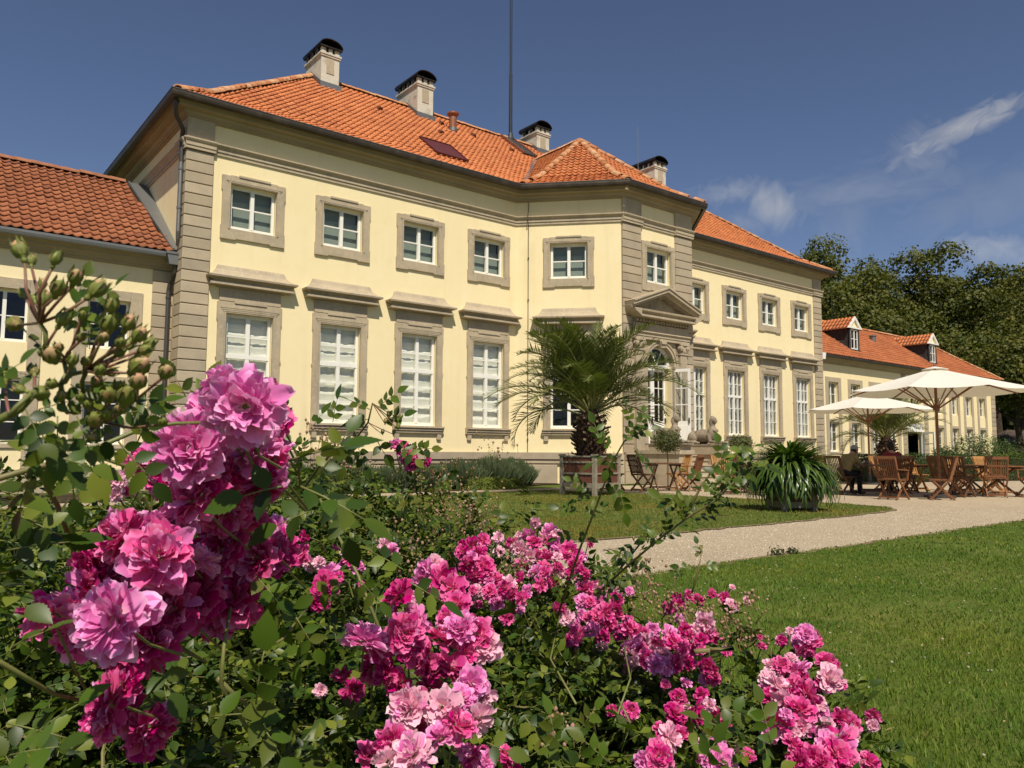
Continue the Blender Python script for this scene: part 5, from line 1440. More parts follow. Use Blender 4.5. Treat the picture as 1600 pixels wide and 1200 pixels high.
CH = [  # x, y, facing direction (degrees, 0 = +y, clockwise), kind, arms, label
    (15.42, -6.05, 100, 'teak_dark', True, 'dark slatted chair between the palm tub and the small table, facing right'),
    (16.62, -6.62, -18, 'teak', True, 'reddish slatted chair right of the small table before the steps, facing left'),
    (15.05, -5.3, 95, 'teak', False, 'light edged chair just behind the dark chair beside the palm tub'),
    (16.95, -5.95, -60, 'teak_gold', False, 'sunlit golden chair behind the small table before the steps'),
    (17.95, -6.75, -160, 'teak_gold', False, 'golden yellow slatted chair standing alone in front of the steps, back to the stairs'),
    (18.45, -7.05, 175, 'teak_dark', False, 'dark slatted chair beside the golden one in front of the steps'),
    (16.55, -9.05, 20, 'teak', True, 'reddish chair half hidden behind the strap-leaved plant, left of its tub'),
    (16.1, -8.3, 50, 'teak_dark', False, 'dark chair behind the leafy rose shoot, left of the strap-leaved plant'),
    (17.44, -11.57, 92, 'teak', True, 'nearest chair beneath the small parasol, its slatted back towards the lawn'),
    (18.30, -12.22, -30, 'teak', False, 'chair left of the big parasol pole, leaning back and facing left'),
    (19.78, -11.72, 112, 'teak', False, 'outermost left chair of the dense group right of the big parasol pole'),
    (19.95, -11.95, 92, 'teak_dark', True, 'dark armchair in the dense group right of the big parasol pole'),
    (20.65, -12.45, 60, 'teak', True, 'chair with its back to the lawn at the right of the dense group'),
    (21.35, -12.95, -35, 'teak', True, 'reddish chair at the right edge of the picture, turned left'),
    (22.0, -11.2, -150, 'teak_gold', False, 'golden chair behind the big table at the right edge'),
    (22.7, -11.6, -170, 'teak_gold', False, 'second golden chair behind the big table at the right edge'),
    (21.3, -9.5, 175, 'teak_gold', False, 'pale golden chair far back between the two parasols'),
    (22.2, -9.9, -160, 'teak_gold', False, 'pale golden chair just left of the big parasol pole, far back'),
    (20.75, -10.3, 85, 'teak_dark', False, 'dark chair seen edge-on right of the person in red'),
    (18.55, -9.75, 100, 'teak_dark', False, 'dark chair under the person in the grey cap'),
    (20.12, -10.42, 30, 'teak', False, 'chair on which the person in red sits'),
    (23.2, -10.7, 150, 'teak', False, 'red-brown chair behind the golden pair at the right edge'),
    (24.1, -11.2, 180, 'teak', False, 'rearmost chair at the right edge, in front of the hedge'),
    (20.9, -8.1, 120, 'teak', False, 'chair far back behind the person in red'),
]
for (x, y, a, kind, arms, lab) in CH:
    key = (kind, arms)
    if key not in protos:
        protos[key] = make_chair(kind, arms, lab, (x, y, 0), -R(a))
    else:
        c = copy_tree(protos[key]); c.location = (x, y, 0); c.rotation_euler = (0, 0, -R(a)); c['label'] = lab

def table_parts(w, l, mt):
    P = {}
    mb = MB(); n = int(w / .075)
    for i in range(n): x = -w / 2 + w * (i + .5) / n; mb.box(x - w / n / 2 + .004, x + w / n / 2 - .004, -l / 2 + .05, l / 2 - .05, .715, .735)
    mb.box(-w / 2, w / 2, -l / 2, -l / 2 + .06, .705, .737); mb.box(-w / 2, w / 2, l / 2 - .06, l / 2, .705, .737)
    P['tabletop'] = mb.mesh('tabletop', mt)
    mb = MB()
    for s in (-1, 1): mb.beam((s * (w / 2 - .08), -l / 2 + .05, .68), (s * (w / 2 - .08), l / 2 - .05, .68), .025, .05)
    P['apron'] = mb.mesh('apron', mt)
    for i, (s, t) in enumerate(((-1, -1), (-1, 1), (1, -1), (1, 1))):
        mb = MB(); mb.beam((s * (w / 2 - .12), t * (l / 2 - .1), 0), (s * (w / 2 - .12), -t * (l / 2 - .18), .69), .03, .045, up=(0, 1, 0)); P['leg%d' % i] = mb.mesh('leg', mt)
    for t in (-1, 1): P['stretcher%d' % t] = MB().beam((-w / 2 + .12, t * (l / 2 - .16), .1), (w / 2 - .12, t * (l / 2 - .16), .1), .025, .04).mesh('stretcher', mt)
    return P
def make_table(w, l, kind, lab, loc, a):
    t = thing('folding_table', lab, 'table', loc, -R(a), 'slatted wooden tables on the terrace')
    for k, me in table_parts(w, l, M[kind]).items(): link('leg' if k.startswith('leg') else 'stretcher' if k.startswith('str') else k, me, t)
    return t
make_table(.80, .80, 'teak_dark', 'small dark table between two chairs in front of the steps', (16.02, -6.25, 0), 25)
make_table(.75, 1.15, 'teak', 'wooden table behind the rose shoot, left of the strap-leaved plant', (17.1, -8.15, 0), 30)
make_table(.85, 1.3, 'teak_dark', 'dark table at which the person in the grey cap leans', (19.25, -10.25, 0), 60)
make_table(.9, 1.9, 'teak', 'big table at the right edge behind the dense group of chairs', (21.5, -11.9, 0), 40)
make_table(.6, .6, 'teak_gold', 'little golden table far back between the parasol poles', (21.55, -10.2, 0), 20)

# ---- parasols
def parasol(label, loc, rot, rad=2.02, rim=2.48, apex=3.04):
    t = thing('parasol', label, 'parasol', loc, rot, 'cream canvas parasols over the terrace tables')
    n = 8; vs = []; fs = []; k = 6
    c = [(rad * math.cos(2 * PI * i / n), rad * math.sin(2 * PI * i / n)) for i in range(n)]
    # each panel sags a little between its ribs
    for i in range(n):
        (xa, ya), (xb, yb) = c[i], c[(i + 1) % n]
        o = len(vs); m_ = 5
        for j in range(k + 1):
            t_ = .09 + (1 - .09) * j / k
            for q in range(m_ + 1):
                s = q / m_; x = (xa + (xb - xa) * s) * t_; y = (ya + (yb - ya) * s) * t_
                sag = 4 * s * (1 - s) * .045 * t_ * math.sin(PI * min(1, t_ * .8 + .2) * .5)
                inn = 1 - 4 * s * (1 - s) * .02 * (t_ ** 4)
                vs.append((x * inn, y * inn, apex - (apex - rim) * (t_ ** .93) - sag))
        for j in range(k):
            for q in range(m_): a = o + j * (m_ + 1) + q; fs.append((a, a + 1, a + m_ + 2, a + m_ + 1))
    link('canopy', MB().add(vs, fs).mesh('canopy', M['canvas'], smooth=True), t)
    mb = MB(); r2_ = .30
    ring_ = [(r2_ * math.cos(2 * PI * i / 8), r2_ * math.sin(2 * PI * i / 8), apex - .045) for i in range(8)]
    mb.add(ring_ + [(0, 0, apex + .035)], [(i, (i + 1) % 8, 8) for i in range(8)])
    link('canopy_cap', mb.mesh('canopy_cap', M['canvas']), t)
    link('pole', MB().lathe([(.032, 0.05), (.032, 2.3), (.029, apex + .03)], 14).mesh('pole', M['pole_wood']), t)
    link('finial', MB().lathe([(.02, apex + .03), (.035, apex + .06), (.02, apex + .09), (.005, apex + .11)], 10).mesh('finial', M['pole_wood']), t)
    link('hub', MB().lathe([(.075, 2.02), (.075, 2.14), (.05, 2.16)], 12).mesh('hub', M['pole_wood']), t)
    link('crown_hub', MB().lathe([(.07, apex - .16), (.07, apex - .06)], 12).mesh('crown_hub', M['pole_wood']), t)
    for i in range(n):
        a = 2 * PI * i / n; cx_, sy_ = math.cos(a), math.sin(a)
        def zc(f): return apex - (apex - rim) * (f ** .93) - .03
        mb = MB(); mb.beam((.06 * cx_, .06 * sy_, apex - .10), (rad * .5 * cx_, rad * .5 * sy_, zc(.5)), .02, .03); mb.beam((rad * .5 * cx_, rad * .5 * sy_, zc(.5)), (rad * .985 * cx_, rad * .985 * sy_, zc(.985)), .02, .03)
        rb = link('rib', mb.mesh('rib', M['pole_wood']), t)
        mb = MB(); mb.beam((.07 * cx_, .07 * sy_, 2.08), (rad * .5 * cx_, rad * .5 * sy_, zc(.5) - .01), .018, .028)
        link('strut', mb.mesh('strut', M['pole_wood']), rb)
    mb = MB(); mb.lathe([(.34, 0), (.34, .05), (.10, .08), (.05, .10), (.045, .34)], 16)
    link('base', mb.mesh('base', M['pipe_dark']), t)
    return t
parasol('large cream parasol with a dark wooden pole, the nearer one at the right', (19.22, -11.80, 0), R(8), rad=1.99, rim=2.46, apex=3.03)
parasol('smaller looking cream parasol farther back, left of the big one', (25.70, -6.83, 0), R(15), rad=2.10, rim=2.46, apex=3.03)

# ---- planted tubs
def tub(label, loc, rz, side, h, group='square wooden plant tubs'):
    t = thing('plant_tub', label, 'plant tub', loc, rz, group)
    hs = side / 2; z0 = .26 * h + .0
    for sx in (-1, 1):
        for sy in (-1, 1):
            mb = MB(); mb.box(sx * hs - .045, sx * hs + .045, sy * hs - .045, sy * hs + .045, 0, h - .02)
            mb.box(sx * hs - .062, sx * hs + .062, sy * hs - .062, sy * hs + .062, h - .02, h + .025)
            link('corner_post', mb.mesh('corner_post', M['tub_frame']), t)
    nb = 7
    bw = (side - .09) / nb
    bm_ = MB().cbox(-bw / 2 + .003, bw / 2 - .003, -.012, .012, 0, h - z0 - .03, .004).mesh('board', M['tub_wood'])
    for k in range(4):
        rot = Matrix.Rotation(k * PI / 2, 4, 'Z')
        for i in range(nb): link('board', bm_, t, mw=rot @ Matrix.Translation((-side / 2 + .045 + bw * (i + .5), -hs, z0)))
        for z, hh in ((z0 - .05, .10), (z0 + (h - z0) * .36, .04), (z0 + (h - z0) * .74, .04), (h - .045, .035)):
            link('rail', MB().box(-hs + .046, hs - .046, -.035, -.0125, 0, hh).mesh('rail', M['tub_frame']), t, mw=rot @ Matrix.Translation((0, -hs, z)))
    link('potting_soil', MB().box(-hs + .02, hs - .02, -hs + .02, hs - .02, h - .14, h - .10).mesh('potting_soil', M['soil']), t)
    return t
PALM = (13.05, -6.55)
tub('large square tub of brown boards with grey posts holding the big palm', (PALM[0], PALM[1], 0), YAW * -1 + R(48), .94, .93)
AGA = (12.50, -12.17)
tub('low wooden tub hidden under the strap-leaved plant, at the tip of the lawn', (AGA[0], AGA[1], 0), -YAW + R(8), .54, .44)

# ---- palms
M['palm'] = mat('palm_leaflet', (1, 1, 1), .5, .4, var=[(.070, .098, .018), (.090, .118, .024), (.14, .155, .045), (.050, .072, .014), (.20, .20, .075)], trans=.25)
M['palm_old'] = mat('palm_leaflet_old', (1, 1, 1), .55, .35, var=[(.20, .19, .06), (.26, .22, .08), (.15, .16, .04)], trans=.3)
M['rachis'] = mat('palm_rachis', (.22, .21, .07), .5, .4, fine=(20, .15))
M['boot'] = mat('palm_boot', (1, 1, 1), .85, .2, var=[(.055, .028, .018), (.085, .045, .027), (.035, .02, .014)], fine=(60, .3), bump=(60, .6, .01))
M['boot_cut'] = mat('palm_boot_cut', (.30, .22, .13), .85, .2, fine=(40, .2))
def frond_mesh(L, droop, npairs, mt, seed, lw=.023, ll=.46, curl=1.1):
    """pinnate frond in the x,z plane leaving the origin; arches from rising to hanging"""
    rg = np.random.default_rng(seed); mb = MB(); pts = []; n = 14
    x = z = 0; a = R(8)
    for i in range(n + 1):
        t = i / n; pts.append(Vector((x, 0.03 * math.sin(t * 3 + seed) * L * .5, z)))
        ang = -droop * (t ** 1.6)
        x += math.cos(ang) * L / n; z += math.sin(ang) * L / n
    rs = [.022 * (1 - .85 * i / n) + .002 for i in range(n + 1)]
    mb.tube(pts, rs, 5, 1)
    for i in range(npairs):
        t = .20 + .80 * (i + .5) / npairs; f = t * n; k = min(int(f), n - 1); p = pts[k].lerp(pts[k + 1], f - k); d = (pts[k + 1] - pts[k]).normalized()
        up = Vector((0, 1, 0)).cross(d) * -1
        up = Vector((-d.z, 0, d.x))
        env = math.sin(PI * (.12 + .86 * t) ** .8) ** .6
        for s in (-1, 1):
            l = ll * env * rg.uniform(.8, 1.1)
            if l < .03: continue
            side = Vector((0, s, 0))
            dirv = (d * (.55 + .55 * t) + side * 1.0 + up * (.55 - .2 * t + rg.normal(0, .22))).normalized()
            w = lw * rg.uniform(.8, 1.15); wv = dirv.cross(up).normalized() * w / 2
            m_ = p + dirv * l * .5 + Vector((0, 0, -.02 * curl)); e = p + dirv * l + Vector((0, 0, -.16 * l * curl)) + Vector(rg.normal(0, .012, 3))
            mb.add([p - wv * .5, p + wv * .5, m_ + wv, m_ - wv, e], [(0, 1, 2, 3), (3, 2, 4)], 0)
    return mb.mesh('frond', [mt, M['rachis']])
def palm(label, loc, height, scale, nf, seed, z_tub):
    rg = random.Random(seed)
    t = thing('palm_tree', label, 'palm', loc, 0)
    # stubby trunk of overlapping leaf bases
    mb = MB(); mb.lathe([(.27, -.12), (.31, .08), (.34, .35), (.34, .55), (.30, .8), (.22, 1.0), (.14, 1.18)], 16)
    link('trunk', mb.mesh('trunk', M['boot']), t)
    bm_ = MB(); bm_.add([(-.055, 0, -.10), (.055, 0, -.10), (.045, .045, .06), (-.045, .045, .06), (0, .17, .12), (-.05, -.03, .03), (.05, -.03, .03), (-.02, .16, .16), (.02, .16, .16)],
                        [(0, 1, 2, 3), (3, 2, 4), (0, 3, 5), (1, 6, 2), (5, 3, 7), (3, 4, 7), (2, 6, 8), (4, 2, 8), (5, 7, 8, 6), (7, 4, 8)])
    bme = bm_.mesh('leaf_base', M['boot']); cut = MB().box(-.026, .026, .135, .165, .12, .165).mesh('cut_end', M['boot_cut'])
    for r_ in range(11):
        z = .0 + r_ * .088; m_ = 13
        rad = [.29, .32, .34, .355, .36, .36, .35, .335, .31, .275, .24][r_]
        for i in range(m_):
            a = 2 * PI * (i + (r_ % 2) * .5) / m_ + rg.uniform(-.08, .08)
            mm = Matrix.Translation((rad * .86 * math.cos(a), rad * .86 * math.sin(a), z)) @ Matrix.Rotation(a - PI / 2, 4, 'Z') @ Matrix.Rotation(R(rg.uniform(-12, 14)), 4, 'X') @ Matrix.Scale(rg.uniform(.8, 1.15), 4)
            b = link('leaf_base', bme, t, mw=mm)
            if rg.random() < .22: link('cut_end', cut, b)
    kinds = [frond_mesh(2.0, 1.4, 50, M['palm'], 1), frond_mesh(2.1, 1.65, 52, M['palm'], 2), frond_mesh(1.9, 1.1, 48, M['palm'], 3), frond_mesh(1.7, .6, 40, M['palm'], 4, ll=.34),
             frond_mesh(1.9, 2.3, 42, M['palm'], 5), frond_mesh(2.0, 1.5, 46, M['palm_old'], 6, ll=.38)]
    ga = 2.399963
    for i in range(nf):
        f = i / nf; az = i * ga + rg.uniform(-.2, .2)
        if f > .80 and math.cos(az) * -FW[0] + math.sin(az) * -FW[1] > .45: continue
        el = R(84 - 60 * f + rg.uniform(-8, 8))
        if f < .06: k = kinds[3]
        elif f < .35: k = kinds[2]
        elif f < .7: k = kinds[rg.choice([0, 1, 0])]
        elif f < .90: k = kinds[rg.choice([1, 4, 0])]
        else: k = kinds[rg.choice([5, 4, 1])]
        sc = scale * rg.uniform(.88, 1.08) * (1.0 if f < .8 else .95)
        mm = Matrix.Translation((.05 * math.cos(az), .05 * math.sin(az), .98 + .22 * (1 - f))) @ Matrix.Rotation(az, 4, 'Z') @ Matrix.Rotation(-el, 4, 'Y') @ Matrix.Rotation(rg.uniform(-.5, .5), 4, 'X') @ Matrix.Scale(sc, 4)
        link('frond', k, t, mw=mm)
    return t
palm('large feathery palm with a stubby dark trunk in the tub before the canted wall', (PALM[0], PALM[1], .86), 0, 1.30, 58, 5, 0)
p2 = palm('second feathery palm far behind the small parasol', (31.95, -4.35, .55), 0, 1.25, 40, 9, 0)
tub('far plant tub under the second palm behind the tables', (31.95, -4.35, 0), .3, .9, .62)

# ---- strap-leaved plant
M['strap'] = mat('strap_leaf', (1, 1, 1), .32, .5, var=[(.050, .100, .014), (.078, .138, .020), (.036, .070, .012), (.14, .19, .035)], trans=.22)
def strap_mesh(L, droop, w, seed):
    n = 7; vs = []; fs = []; x = z = 0
    for i in range(n + 1):
        t = i / n; ww = w / 2 * (math.sin(PI * min(1, .16 + t * .84)) ** .55 if t < 1 else 0.05) * (1 if t > 0 else .6)
        vs += [(x, -ww, z + .005), (x, 0, z - .004), (x, ww, z + .005)]
        a = -droop * t ** 1.2; x += math.cos(a) * L / n; z += math.sin(a) * L / n
    for i in range(n):
        for j in range(2): q = i * 3 + j; fs.append((q, q + 1, q + 4, q + 3))
    return npmesh('leaf', vs, fs, M['strap'], smooth=True)
ag = thing('strap_leaved_plant', 'big fountain of glossy green strap leaves overhanging its tub at the lawn tip', 'plant', (AGA[0], AGA[1], .60))
ks = [strap_mesh(.74, 2.3, .050, 1), strap_mesh(.80, 2.6, .056, 2), strap_mesh(.74, 1.6, .050, 3), strap_mesh(.76, 3.0, .052, 4), strap_mesh(.84, 2.8, .052, 5)]
rgp = random.Random(4)
rest = [[], []]; cnt = 0
for i in range(1150):
    az = rgp.uniform(0, 2 * PI); f = rgp.random(); el = R(89 - 66 * f + rgp.uniform(-8, 8))
    r0 = rgp.uniform(0, .30) * (.3 + .7 * f)
    mm = Matrix.Translation((r0 * math.cos(az), r0 * math.sin(az), rgp.uniform(-.12, .08) - .12 * f)) @ Matrix.Rotation(az + rgp.uniform(-.3, .3), 4, 'Z') @ Matrix.Rotation(-el, 4, 'Y') @ Matrix.Rotation(rgp.uniform(-.5, .5), 4, 'X') @ Matrix.Scale(rgp.uniform(.85, 1.2), 4)
    k = ks[2] if f < .30 else ks[rgp.choice([0, 1, 3, 4])]
    toward = (mm @ Vector((.4, 0, 0))).xy.dot(Vector((-FW[0], -FW[1]))) > -.12
    if toward and cnt < 298: link('leaf', k, ag, mw=mm); cnt += 1
    else:
        co = np.array([mm @ v.co for v in k.vertices]); fc = np.array([p.vertices[:] for p in k.polygons]) + sum(len(a) for a in rest[0]); rest[0].append(co); rest[1].append(fc)
link('leaves', npmesh('leaves', np.concatenate(rest[0]), np.concatenate(rest[1]), M['strap'], smooth=True), ag, kind='stuff')
mb = MB()
for i in range(7): a = i * .9; mb.tube([(.1 * math.cos(a), .1 * math.sin(a), -.02), (.2 * math.cos(a), .2 * math.sin(a), .2)], .02, 6)
link('stem', mb.mesh('stem', M['strap']), ag)

# ---- people
M['skin'] = mat('skin', (.42, .23, .145), .55, .35, fine=(30, .05))
M['hair'] = mat('dark_hair', (.025, .016, .012), .6, .3, fine=(80, .3))
M['grey_cap'] = mat('grey_cap', (.30, .29, .27), .85, .2)
M['olive'] = mat('olive_shirt', (.28, .21, .085), .85, .15, bump=(20, .4, .02)); M['red_top'] = mat('dark_red_top', (.22, .028, .035), .8, .2, bump=(20, .4, .02))
M['trousers'] = mat('black_trousers', (.018, .018, .022), .85, .2); M['paper'] = mat('white_paper', (.72, .70, .65), .8, .2)
def person(label, loc, rz, shirt, cap, lean=.45, arms='table'):
    """seated, facing +y, seat height .45; z 0 at ground"""
    t = thing('person', label, 'person', loc, rz)
    hipz_ = .53; s_, c_ = math.sin(lean), math.cos(lean)
    def up(d, x=0, f=0): return (x, d * s_ + f * c_, hipz_ + d * c_ - f * s_)
    sh = .46
    head = up(.70, 0, .05)
    body = [('e', up(.04), (.17, .13, .12)), ('e', up(.20), (.155, .115, .17)), ('e', up(.36), (.18, .12, .15)), ('t', [up(sh, -.17), up(sh + .02, 0), up(sh, .17)], [.065, .075, .065]),
            ('t', [up(.48), up(.60, 0, .02)], [.062, .055]), ('e', head, (.077, .095, .115)), ('e', (head[0], head[1] + .095, head[2] - .015), (.014, .022, .022)), ('e', (head[0], head[1] + .055, head[2] - .07), (.045, .045, .04)),
            ('e', (-.078, head[1], head[2] - .01), (.012, .02, .03)), ('e', (.078, head[1], head[2] - .01), (.012, .02, .03))]
    hands = []
    for s in (-1, 1):
        shp = Vector(up(sh - .02, s * .19)); el = shp + Vector((s * .07, .16, -.26)); hd = Vector((s * .10, el.y + .24, .80)) if arms == 'table' else el + Vector((-s * .10, .22, -.03))
        el.z = max(el.z, .70) if arms == 'table' else el.z
        body += [('t', [shp, el], [.052, .042]), ('t', [el, hd], [.040, .026]), ('e', hd + Vector((0, .045, 0)), (.036, .05, .018))]
        for q in range(4): o_ = hd + Vector(((q - 1.5) * .018, .085, 0)); body.append(('t', [o_, o_ + Vector((0, .035, -.004)), o_ + Vector((0, .058 - .006 * abs(q - 1.5), -.022))], [.010, .009, .008]))
        body.append(('t', [hd + Vector((-s * .03, .02, 0)), hd + Vector((-s * .055, .06, -.005))], [.012, .009]))
        body += [('t', [(s * .09, .02, .52), (s * .12, .43, .50)], [.085, .062]), ('t', [(s * .12, .43, .50), (s * .12, .40, .10)], [.058, .04]), ('e', (s * .12, .47, .045), (.045, .12, .04))]
    link('body', blob('body', body, M['skin'], .014, 2), t)
    top = [('e', up(.04), (.19, .15, .14)), ('e', up(.20), (.172, .132, .18)), ('e', up(.36), (.195, .137, .155)), ('t', [up(sh, -.17), up(sh + .01, 0), up(sh, .17)], [.078, .072, .078])]
    for s in (-1, 1):
        shp = Vector(up(sh - .02, s * .19)); top.append(('t', [shp, shp + Vector((s * .05, .10, -.17))], [.068, .062]))
    link('shirt', blob('shirt', top, shirt, .018, 2), t)
    tr = [('e', up(.02), (.195, .16, .13))]
    for s in (-1, 1): tr += [('t', [(s * .09, .02, .53), (s * .12, .43, .51)], [.10, .078]), ('t', [(s * .12, .43, .50), (s * .12, .40, .12)], [.074, .055]), ('e', (s * .12, .47, .045), (.052, .135, .045))]
    link('trousers', blob('trousers', tr, M['trousers'], .018, 2), t)
    if cap:
        hb = [('e', (head[0], head[1] - .01, head[2] + .045), (.086, .10, .08)), ('e', (head[0], head[1] + .11, head[2] + .055), (.06, .07, .012))]
        link('cap', blob('cap', hb, M['grey_cap'], .012, 1), t)
        link('hair', blob('hair', [('e', (head[0], head[1] - .03, head[2] - .01), (.082, .08, .07))], M['hair'], .012, 1), t)
    else:
        hb = [('e', (head[0], head[1] - .025, head[2] + .03), (.092, .10, .105)), ('e', (head[0], head[1] - .07, head[2] - .05), (.07, .055, .08))]
        link('hair', blob('hair', hb, M['hair'], .012, 1), t)
    return t
person('person in a grey cap and olive shirt leaning on the table, seen from the side', (18.62, -9.78, 0), -R(105), M['olive'], True, lean=.55)
person('dark haired person in a dark red top sitting behind the nearest chair, back turned', (20.10, -10.36, 0), -R(35), M['red_top'], False, lean=.25)
# folded paper menu on their table
mb = MB(); mb.add([(-.1, -.07, 0), (.1, -.07, 0), (.1, 0, .10), (-.1, 0, .10), (.1, .07, 0), (-.1, .07, 0)], [(0, 1, 2, 3), (3, 2, 4, 5)])
tag(link('paper_menu', mb.mesh('paper_menu', M['paper']), None, loc=(18.98, -10.15, .739), rot=(0, 0, .7)), 'white folded paper on the dark table in front of the person in the grey cap', 'paper')
# ================================================================== trees, hedges, bed plants
def leafcol(name, cols, trans=.3, rough=.6, spec=.3, noise=None, ex=None):
    return mat(name, (1, 1, 1), rough, spec, noise=noise, var=cols, trans=trans, extra=ex)
M['oak'] = leafcol('tree_leaf', [(.100, .108, .018), (.120, .125, .022), (.080, .090, .015), (.145, .142, .028), (.092, .100, .017)], .28, noise=[(.30, (.62, .74, .78), .42, .6), (.9, (1.35, 1.16, .9), .5, .68)])
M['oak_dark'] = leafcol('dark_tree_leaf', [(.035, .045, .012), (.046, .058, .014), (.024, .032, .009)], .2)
M['bark'] = mat('bark', (.075, .055, .038), .95, .1, noise=(5, (.04, .03, .022), .4, .6), bump=(12, .8, .03))
M['hedge'] = leafcol('hedge_leaf', [(.035, .065, .014), (.05, .085, .018), (.026, .05, .012), (.07, .10, .022)], .25)
M['silver'] = leafcol('grey_green_leaf', [(.085, .115, .055), (.11, .14, .07), (.065, .095, .042), (.10, .12, .05)], .2)
M['lime'] = leafcol('yellow_green_leaf', [(.15, .19, .03), (.20, .22, .035), (.11, .16, .025), (.17, .18, .03)], .3)
M['shrub'] = leafcol('shrub_leaf', [(.06, .10, .025), (.085, .125, .035), (.045, .08, .02)], .25)
M['pale'] = leafcol('pale_leaf', [(.32, .34, .12), (.40, .40, .18), (.26, .30, .09)], .3)
M['cream'] = mat('yucca_bell', (.52, .50, .27), .7, .2, fine=(30, .1), trans=.2)
M['stem'] = mat('green_stem', (.14, .17, .05), .6, .3, fine=(30, .15))
M['twig'] = mat('brown_twig', (.10, .065, .035), .8, .2, fine=(40, .2))

def leaves_at(C, N_, size, rg, asp=.62, droop=.0, fold=.18):
    """one small folded leaf per point: C centres, N_ facing normals"""
    n = len(C); N_ = N_ / np.linalg.norm(N_, axis=1, keepdims=True)
    a = rg.normal(0, 1, (n, 3)); u = a - (a * N_).sum(1, keepdims=True) * N_; u /= np.linalg.norm(u, axis=1, keepdims=True)
    u[:, 2] -= droop; u /= np.linalg.norm(u, axis=1, keepdims=True)
    v = np.cross(N_, u); v /= np.linalg.norm(v, axis=1, keepdims=True)
    s = (size * rg.uniform(.6, 1.25, n))[:, None]
    p0 = C - u * s * .5; p1 = C + v * s * asp * .5 + N_ * s * fold; p2 = C + u * s * .5; p3 = C - v * s * asp * .5 + N_ * s * fold
    V = np.stack([p0, p1, p2, p3], 1).reshape(-1, 3)
    b = np.arange(n)[:, None] * 4
    F = np.concatenate([b + [0, 1, 2], b + [0, 2, 3]])
    return V, F
def lobes(c, rad, nl, lr, rg, low=-.35):
    L = []
    for i in range(nl):
        d = rg.normal(0, 1, 3); d /= np.linalg.norm(d)
        if d[2] < low: d[2] = -d[2] * .3
        k = rg.uniform(.45, .95)
        L.append((np.array(c) + d * np.array(rad) * k, lr * rg.uniform(.65, 1.35)))
    return L
def tree(label, x, y, h, rx, nleaf=15000, size=.42, seed=1, trunk_h=None, mt='oak', cz=.58, rz_=.44, group='tall broadleaf trees beyond the side wing', lobe=.30, nl=46):
    rg = np.random.default_rng(seed)
    t = thing('broadleaf_tree', label, 'tree', (x, y, 0), 0, group)
    c = (0, 0, h * cz); rad = (rx, rx, h * rz_)
    L = lobes(c, (rx * .82, rx * .82, h * rz_ * .84), nl, rx * lobe, rg)
    L += lobes(c, (rx * .5, rx * .5, h * rz_ * .5), 10, rx * .45, rg)
    w = np.array([l[1] ** 2 for l in L]); w /= w.sum()
    pick = rg.choice(len(L), nleaf, p=w)
    ctr = np.array([l[0] for l in L])[pick]; lr = np.array([l[1] for l in L])[pick]
    d = rg.normal(0, 1, (nleaf, 3)); d /= np.linalg.norm(d, axis=1, keepdims=True)
    d[:, 2] = np.where((d[:, 2] < -.2) & (rg.random(nleaf) < .6), -d[:, 2], d[:, 2])
    # bunches of twigs standing out from each lobe
    bump = 1 + .22 * np.sin(d[:, 0] * 7 + ctr[:, 0]) * np.sin(d[:, 1] * 6 + ctr[:, 2]) + .12 * np.sin(d[:, 2] * 13 + ctr[:, 1] * 3)
    P = ctr + d * (lr * bump * rg.uniform(.62, 1.04, nleaf))[:, None] * np.array([1, 1, .82])
    nrm = d + rg.normal(0, .6, (nleaf, 3)) + np.array([0, 0, .25])
    V, F = leaves_at(P, nrm, np.full(nleaf, size), rg, .8, .15)
    link('crown', npmesh('crown', V, F, M[mt]), t, kind='stuff')
    mb = MB(); r0 = h * .022
    mb.tube([(0, 0, -.2), (.1, 0, h * .15), (-.1, .1, h * .32), (0, 0, h * .5), (.2, -.1, h * .75)], [r0 * 1.3, r0, r0 * .85, r0 * .6, r0 * .25], 10)
    for i in range(9):
        k = L[i * 3][0]; z0 = h * (.25 + .05 * i % .35)
        mb.tube([(0, 0, z0), (k[0] * .5, k[1] * .5, (z0 + k[2]) / 2 - .3), tuple(k)], [r0 * .45, r0 * .3, r0 * .08], 6)
    link('trunk', mb.mesh('trunk', M['bark']), t)
    return t
def px_xy(px, depth):
    p = at(px, 709, depth); return p.x, p.y
def px_h(py, depth): return .98 + (709.5 - py) / F_PX * depth
TR = [(1298, 74, 366, 6.3, 'tall broad tree rising right beside the right end of the palace', 16000), (1368, 78, 392, 4.8, 'lower rounded tree crown between the two tallest crowns', 10000),
      (1462, 80, 374, 6.0, 'tall tree with a rounded top in the middle of the wood', 15000), (1560, 76, 402, 5.6, 'tall tree at the right edge of the picture', 14000),
      (1412, 66, 470, 4.6, 'darker tree below the gap in the tree line, over the wing roof', 10000), (1630, 66, 420, 5.6, 'tree cut by the right edge of the picture', 9000),
      (1520, 62, 500, 4.4, 'dense low tree over the far end of the side wing', 11000), (1595, 56, 520, 4.6, 'dark tree beside the end of the side wing', 12000),
      (1240, 82, 425, 4.4, 'tree peeping out over the palace roof end', 7000), (1340, 68, 470, 4.4, 'tree low behind the first dormer', 8000), (1700, 60, 480, 6, 'tree outside the right edge', 4000)]
for i, (px, dp, py, rx, lab, nl_) in enumerate(TR[:-1]):
    x, y = px_xy(px, dp); h = px_h(py, dp) * 1.07
    tree(lab, x, y, h, rx, int(nl_ * 1.7), .33 * dp / 74, seed=40 + i, cz=.56, rz_=.45)
